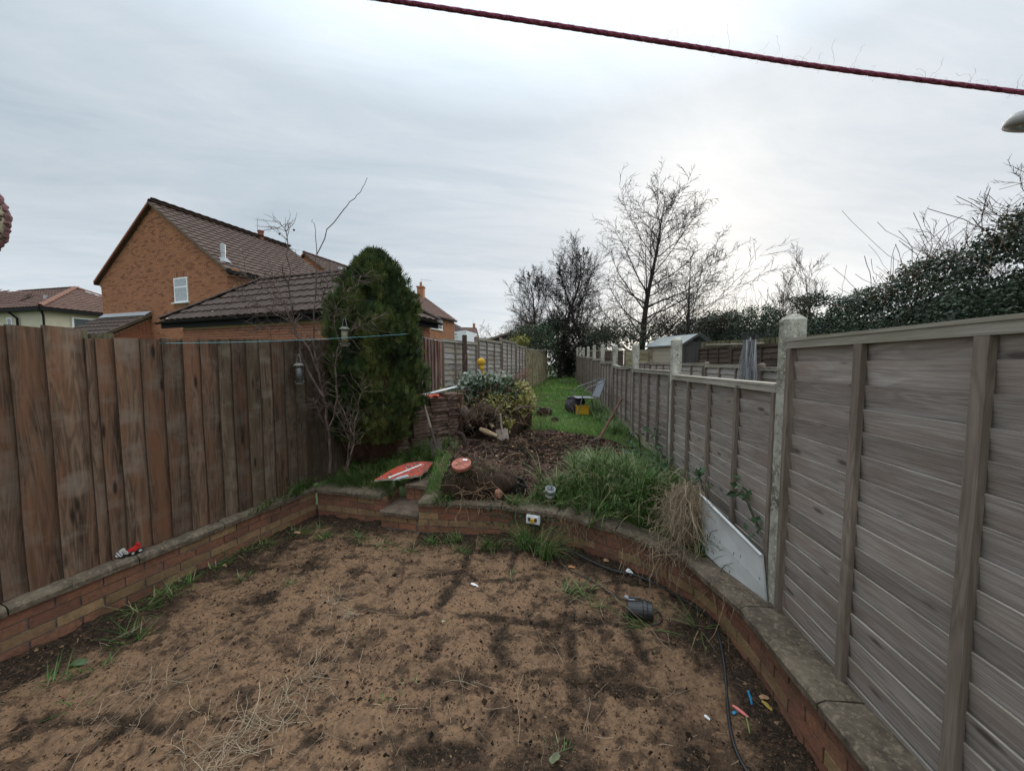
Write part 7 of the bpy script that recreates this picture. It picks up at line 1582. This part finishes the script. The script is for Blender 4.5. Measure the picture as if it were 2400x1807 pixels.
litter_bit('dead_leaf', 'orange oak leaf on the soil below the hanging grass clump', 1340, 1334, (.06, .035, .003), plain('orange_leaf', (.40, .19, .08), .8), (.1, 0, .1)); litter_bit('dead_leaf', 'brown oak leaf against the curved wall right of the orange leaf', 1422, 1328, (.06, .04, .003), bpy.data.materials['tan_leaf'], (.2, 0, .3)); litter_bit('dead_leaf', 'pale tan leaf by the left brick wall', 527, 1326, (.035, .03, .003), bpy.data.materials['tan_leaf'], (.1, .2, .4)); litter_bit('dead_leaf', 'tan leaf in the back left corner of the patio', 697, 1253, (.06, .04, .003), bpy.data.materials['tan_leaf'], (.3, .1, .4))
litter_bit('dead_leaf', 'large green leaf lying near the left edge of the patio', 186, 1556, (.075, .05, .004), plain('fresh_leaf', (.07, .11, .05), .5), (.15, .1, .5)); litter_bit('dead_leaf', 'small pale green leaf in the middle of the patio', 1040, 1461, (.03, .018, .003), plain('pale_leaf', (.33, .38, .2), .5), (0, .3, 1)); litter_bit('weed_clump', 'wilted pale green weed at the bottom edge of the patio', 1300, 1788, (.07, .03, .004), plain('wilted_weed', (.12, .13, .07), .7, var=.5), (.3, .2, .8), .02)
# ---- toy truck ---------------------------------------------------------------
q = G(252, 1304, .375); q = Vector((-3.155 + .345 * (2.60 - 2.04), 2.60, .374)); t_ = thing('toy_car', 'red and grey toy racing car with a chequered flag panel on the left coping', 'toy', q, FANG); t_.scale = (.66, .66, .66); M_toyred = plain('toy_red', (.55, .03, .03), .35, .5, .05); M_toygrey = plain('toy_grey', (.42, .44, .40), .45, .4, .08)
obj('chassis', MB().box((0.02, 0, .022), (.17, .045, .018)), M_black, t_); mb = MB(); mb.prism([(.0, .03), (.10, .03), (.105, .055), (.085, .085), (.07, .09), (.055, .075), (.02, .07), (.0, .05)], .055, Matrix.Translation((0, -.0275, 0))); obj('body', mb, M_toyred, t_)
obj('rear_wing', MB().box((.088, 0, .098), (.02, .06, .018), R=Matrix.Rotation(-.5, 3, 'Y')), M_toyred, t_); obj('barrel', MB().lathe([(.021, -.05), (.023, -.045), (.023, .02), (.028, .022), (.028, .04)], 14, Matrix.Translation((-.035, 0, .058)) @ Matrix.Rotation(-.55, 4, 'Y')), M_toygrey, t_)
M_cheq, nt, b = new_mat('chequered_print', rough=.5); ck = nd(nt, 'ShaderNodeTexChecker', {'Color1': (.75, .75, .75, 1), 'Color2': (.02, .02, .02, 1), 'Scale': 70.0}); nt.links.new(mapv(nt, texco(nt), loc=(.003, .0071, .0013)), ck.inputs['Vector']); nt.links.new(ck.outputs[0], b.inputs['Base Color'])
obj('flag_panel', MB().box((0, 0, 0), (.062, .004, .048)), M_cheq, t_, mw=Matrix.Translation((-.085, -.022, .058)) @ Matrix.Rotation(.35, 4, 'Y'))
for (x, r) in ((.02, .024), (.085, .028)):
    for s in (-1, 1):
        w = obj('wheel', MB().lathe([(r, -.010), (r, .010)], 16, Matrix.Translation((x, s * .034, r)) @ Matrix.Rotation(PI / 2, 4, 'X')), M_black, t_); obj('rim', MB().lathe([(r * .6, -.002), (r * .55, .002)], 10, Matrix.Translation((x, s * .0455, r)) @ Matrix.Rotation(PI / 2, 4, 'X')), M_toygrey, w)
# ---- bird feeders ----------------------------------------------------------
M_seed = plain('seed_behind_plastic', (.17, .15, .095), .3, .5, .35, 60); M_clear = plain('cloudy_plastic', (.10, .10, .095), .25, .6, .15, 20)
for (u, v0, v1, Y, lab, m_, cap) in ((809, 767, 812, 4.02, 'pale seed filled tube bird feeder hanging before the conifer', M_seed, M_greypl), (702, 852, 900, 3.95, 'empty cloudy tube bird feeder hanging against the board fence', M_clear, M_metal)):
    tp_ = P(u, v0, Y); bt = P(u, v1, Y); h = (tp_ - bt).z; t_ = thing('bird_feeder', lab, 'bird feeder', (bt.x, bt.y, bt.z), group='bird feeders in the bare shrub'); r = .036
    obj('tube', MB().lathe([(r, .01), (r, h - .02)], 16), m_, t_, True); obj('cap', MB().lathe([(.056, h - .025), (.052, h - .015), (.035, h), (.012, h + .005)], 16), plain('feeder_cap', (.19, .185, .15), .6) if 'feeder_cap' not in bpy.data.materials else bpy.data.materials['feeder_cap'], t_); obj('tray', MB().lathe([(.042, 0), (.046, .012)], 16), bpy.data.materials['feeder_cap'], t_)
    obj('port', MB().lathe([(.011, 0), (.011, .006)], 10, Matrix.Translation((.01, -r - .001, .055)) @ Matrix.Rotation(PI / 2, 4, 'X')), M_black, t_); obj('perch', MB().tube([(-.06, -.0, .03), (.06, 0, .03)], .003, 5), M_metal, t_)
    obj('hanger', MB().tube([(-.03, 0, h - .005), (-.012, 0, h + .09), (.0, 0, h + .115), (.012, 0, h + .09), (.03, 0, h - .005)], .0018, 4), M_metal, t_)
# ---- washing line ----------------------------------------------------------
wl_pts = [P(-260, 811, 2.05), P(0, 809, 2.35), P(300, 806, 2.75), P(600, 801, 3.35), P(809, 792, 3.85), P(955, 783, 4.25)]
tag(obj('washing_line', MB().tube(smooth(wl_pts, 6), .0023, 5), plain('turquoise_line', (.16, .40, .44), .5, .4, .1), None, True), 'thin turquoise washing line stretched along the brown fence to the conifer', 'washing line')
tag(obj('wire', MB().tube(smooth([P(982, 789, 6.4), P(1010, 795, 6.6), P(1035, 799, 7.0), P(1086, 804, 7.5), P(1110, 807, 8.2)], 5), .004, 4), M_metal, None, True), 'slack grey wire strung from the red brown boards past the dark wooden post', 'wire')
# ---- closed rotary dryer ----------------------------------------------------
q = P(1755, 853, 4.95); q.z = .7; rd = thing('rotary_dryer', 'closed rotary clothes dryer with hanging pale lines beyond the grey fence', 'clothes dryer', q); top = P(1755, 794, 4.95).z - .7
obj('pole', MB().tube([(0, 0, 0), (0, 0, top + .02)], .018, 8), M_metal, rd)
for k in range(4):
    a = k * PI / 2 + .5; c_, s_ = math.cos(a), math.sin(a); obj('arm', MB().tube([(c_ * .03, s_ * .03, .62), (c_ * .065, s_ * .065, 1.0), (c_ * .075, s_ * .075, top)], .012, 6), M_metal, rd); obj('arm_cap', MB().box((c_ * .075, s_ * .075, top + .02), (.05, .05, .06)), M_black, rd)
obj('hub', MB().lathe([(.035, top - .16), (.045, top - .1), (.03, top - .04)], 10), M_black, rd)
gg = np.random.default_rng(801); n = 230; a = gg.random(n) * 2 * PI; rr = gg.uniform(.02, .085, n); p = np.stack([np.cos(a) * rr, np.sin(a) * rr * .8, np.full(n, top - .03)], -1); q_, i_ = strands(n, (0, 0, 0), (0.0001,) * 3, 1.15, (.0018, .0032), 802, .045, .12, 7, dirv=(0, 0, -6)); N7 = q_.shape[0] // n; q_ = q_ + np.tile(p, (N7, 1))[:, None, :]
M_line = leafmat('dryer_line', [(.20, .205, .215), (.34, .345, .36), (.48, .485, .50)], .5, .2); link('lines', np_mesh('lines', q_, M_line, gg.random(n)[i_]), rd)['kind'] = 'stuff'
# ---- things hanging by the window the picture is taken from -------------------
M_yarn, nt, b = new_mat('maroon_yarn', rough=.95, spec=.1); v = texco(nt); c = ramp(nt, noise(nt, v, 260, 3, .6), [(.3, (.16, .035, .065)), (.6, (.31, .085, .135)), (.75, (.42, .18, .22))]); nt.links.new(c, b.inputs['Base Color']); bump(nt, b, noise(nt, v, 500, 2), .8, .002)
A_ = [P(480, -62, .36), P(905, 0, .36), P(1300, 60, .362), P(1621, 110, .364), P(1950, 161, .362), P(2400, 218, .36), P(2750, 262, .36)]; cp = smooth(A_, 60); yr = thing('yarn_string', 'fuzzy maroon yarn string strung across the top of the view', 'string', A_[0]); o = A_[0]
for ph in (0, 2 * PI / 3, 4 * PI / 3):
    pts = []
    for i, p in enumerate(cp): a = i * .45 + ph; pts.append(p - o + Vector((0, math.cos(a) * .0005, math.sin(a) * .0005)))
    obj('strand', MB().tube(pts, 0.0017, 6), M_yarn, yr, True)
gg = np.random.default_rng(820); n = 900; ii = (gg.random(n) * (len(cp) - 1)).astype(int); base_ = np.array([tuple(cp[i] - o) for i in ii]); dv = gg.normal(size=(n, 3)) * [1, .6, 1]; q_, i_ = strands(n, (0, 0, 0), (1e-5,) * 3, .0055, (.00005, .00008), 821, .7, 0, 5); q2, i2 = strands(70, (0, 0, 0), (1e-5,) * 3, .02, (.00005, .00008), 822, .6, -.25, 8, dirv=(0, 0, 1)); b2 = base_[(base_[:, 0] > -.05 * 0 + .0) & True][:70]
Q = np.concatenate([q_ + np.tile(base_, (len(q_) // n, 1))[:, None], q2 + np.tile(base_[gg.integers(0, n, 70)], (len(q2) // 70, 1))[:, None]]); link('fuzz', np_mesh('fuzz', Q, M_yarn), yr)['kind'] = 'stuff'
q = P(2440, 281, .36); t_ = thing('suction_hook', 'grey plastic ring hook at the right edge below the yarn', 'hook', q, rot=(.35, .12, 0)); M_hook = plain('grey_hook_plastic', (.34, .33, .31), .5, .4, .1); obj('ring', MB().lathe([(.0135, -.0055), (.0225, -.0055), (.0235, .0), (.021, .0055), (.0125, .0055), (.0135, -.0055)], 28, capb=False, capt=False), M_hook, t_, True); obj('inner_cup', MB().lathe([(.0105, -.004), (.0085, .004), (.004, .006)], 20), M_white, t_, True)
q = P(-46, 515, .30); t_ = thing('woven_ornament', 'beige woven oval ornament with a purple stitched rim at the left edge', 'ornament', q); M_weave, nt, b = new_mat('beige_weave', rough=.9); v = texco(nt); vo = nd(nt, 'ShaderNodeTexVoronoi', {'Scale': 420.0}); nt.links.new(mapv(nt, v, scale=(1, 1, .6)), vo.inputs['Vector']); c = mix(nt, ramp(nt, vo.outputs['Distance'], [(.28, 1), (.42, 0)]), (.42, .36, .25), (.06, .035, .025)); nt.links.new(c, b.inputs['Base Color']); bump(nt, b, vo.outputs['Distance'], .8, .001)
def oval(rx, rz, thk, ex=1.0): return MB().lathe([(0.0005, -thk), (.6, -thk * .9), (.93, -thk * .5), (1.0, 0), (.93, thk * .5), (.6, thk * .9), (.0005, thk)], 40, Matrix.Diagonal((rx, 1, rz, 1)) @ Matrix.Rotation(PI / 2, 4, 'X'))
obj('weave', oval(.0232, .0275, .005), M_weave, t_, True); M_purp = plain('purple_thread', (.17, .085, .085), .9, var=.4, scale=300); M_cream = plain('cream_cord', (.45, .41, .28), .85, var=.15, scale=200)
obj('cord', MB().tube([Vector((.0175 * math.cos(t), -.0062, .021 * math.sin(t))) for t in np.linspace(0, 2 * PI, 40)], .0016, 6), M_cream, t_, True)
gg = random.Random(5); pts = []; rr_ = []
for k in range(97):
    t = 2 * PI * k / 96; w_ = 1.0 + gg.uniform(-.018, .018); pts.append(Vector((.0232 * w_ * math.cos(t), gg.uniform(-.0006, .0006), .0275 * w_ * math.sin(t)))); rr_.append(gg.uniform(.0012, .0023))
pts[-1] = pts[0].copy(); rr_[-1] = rr_[0]
obj('stitched_rim', MB().tube(pts, rr_, 7), M_purp, t_)
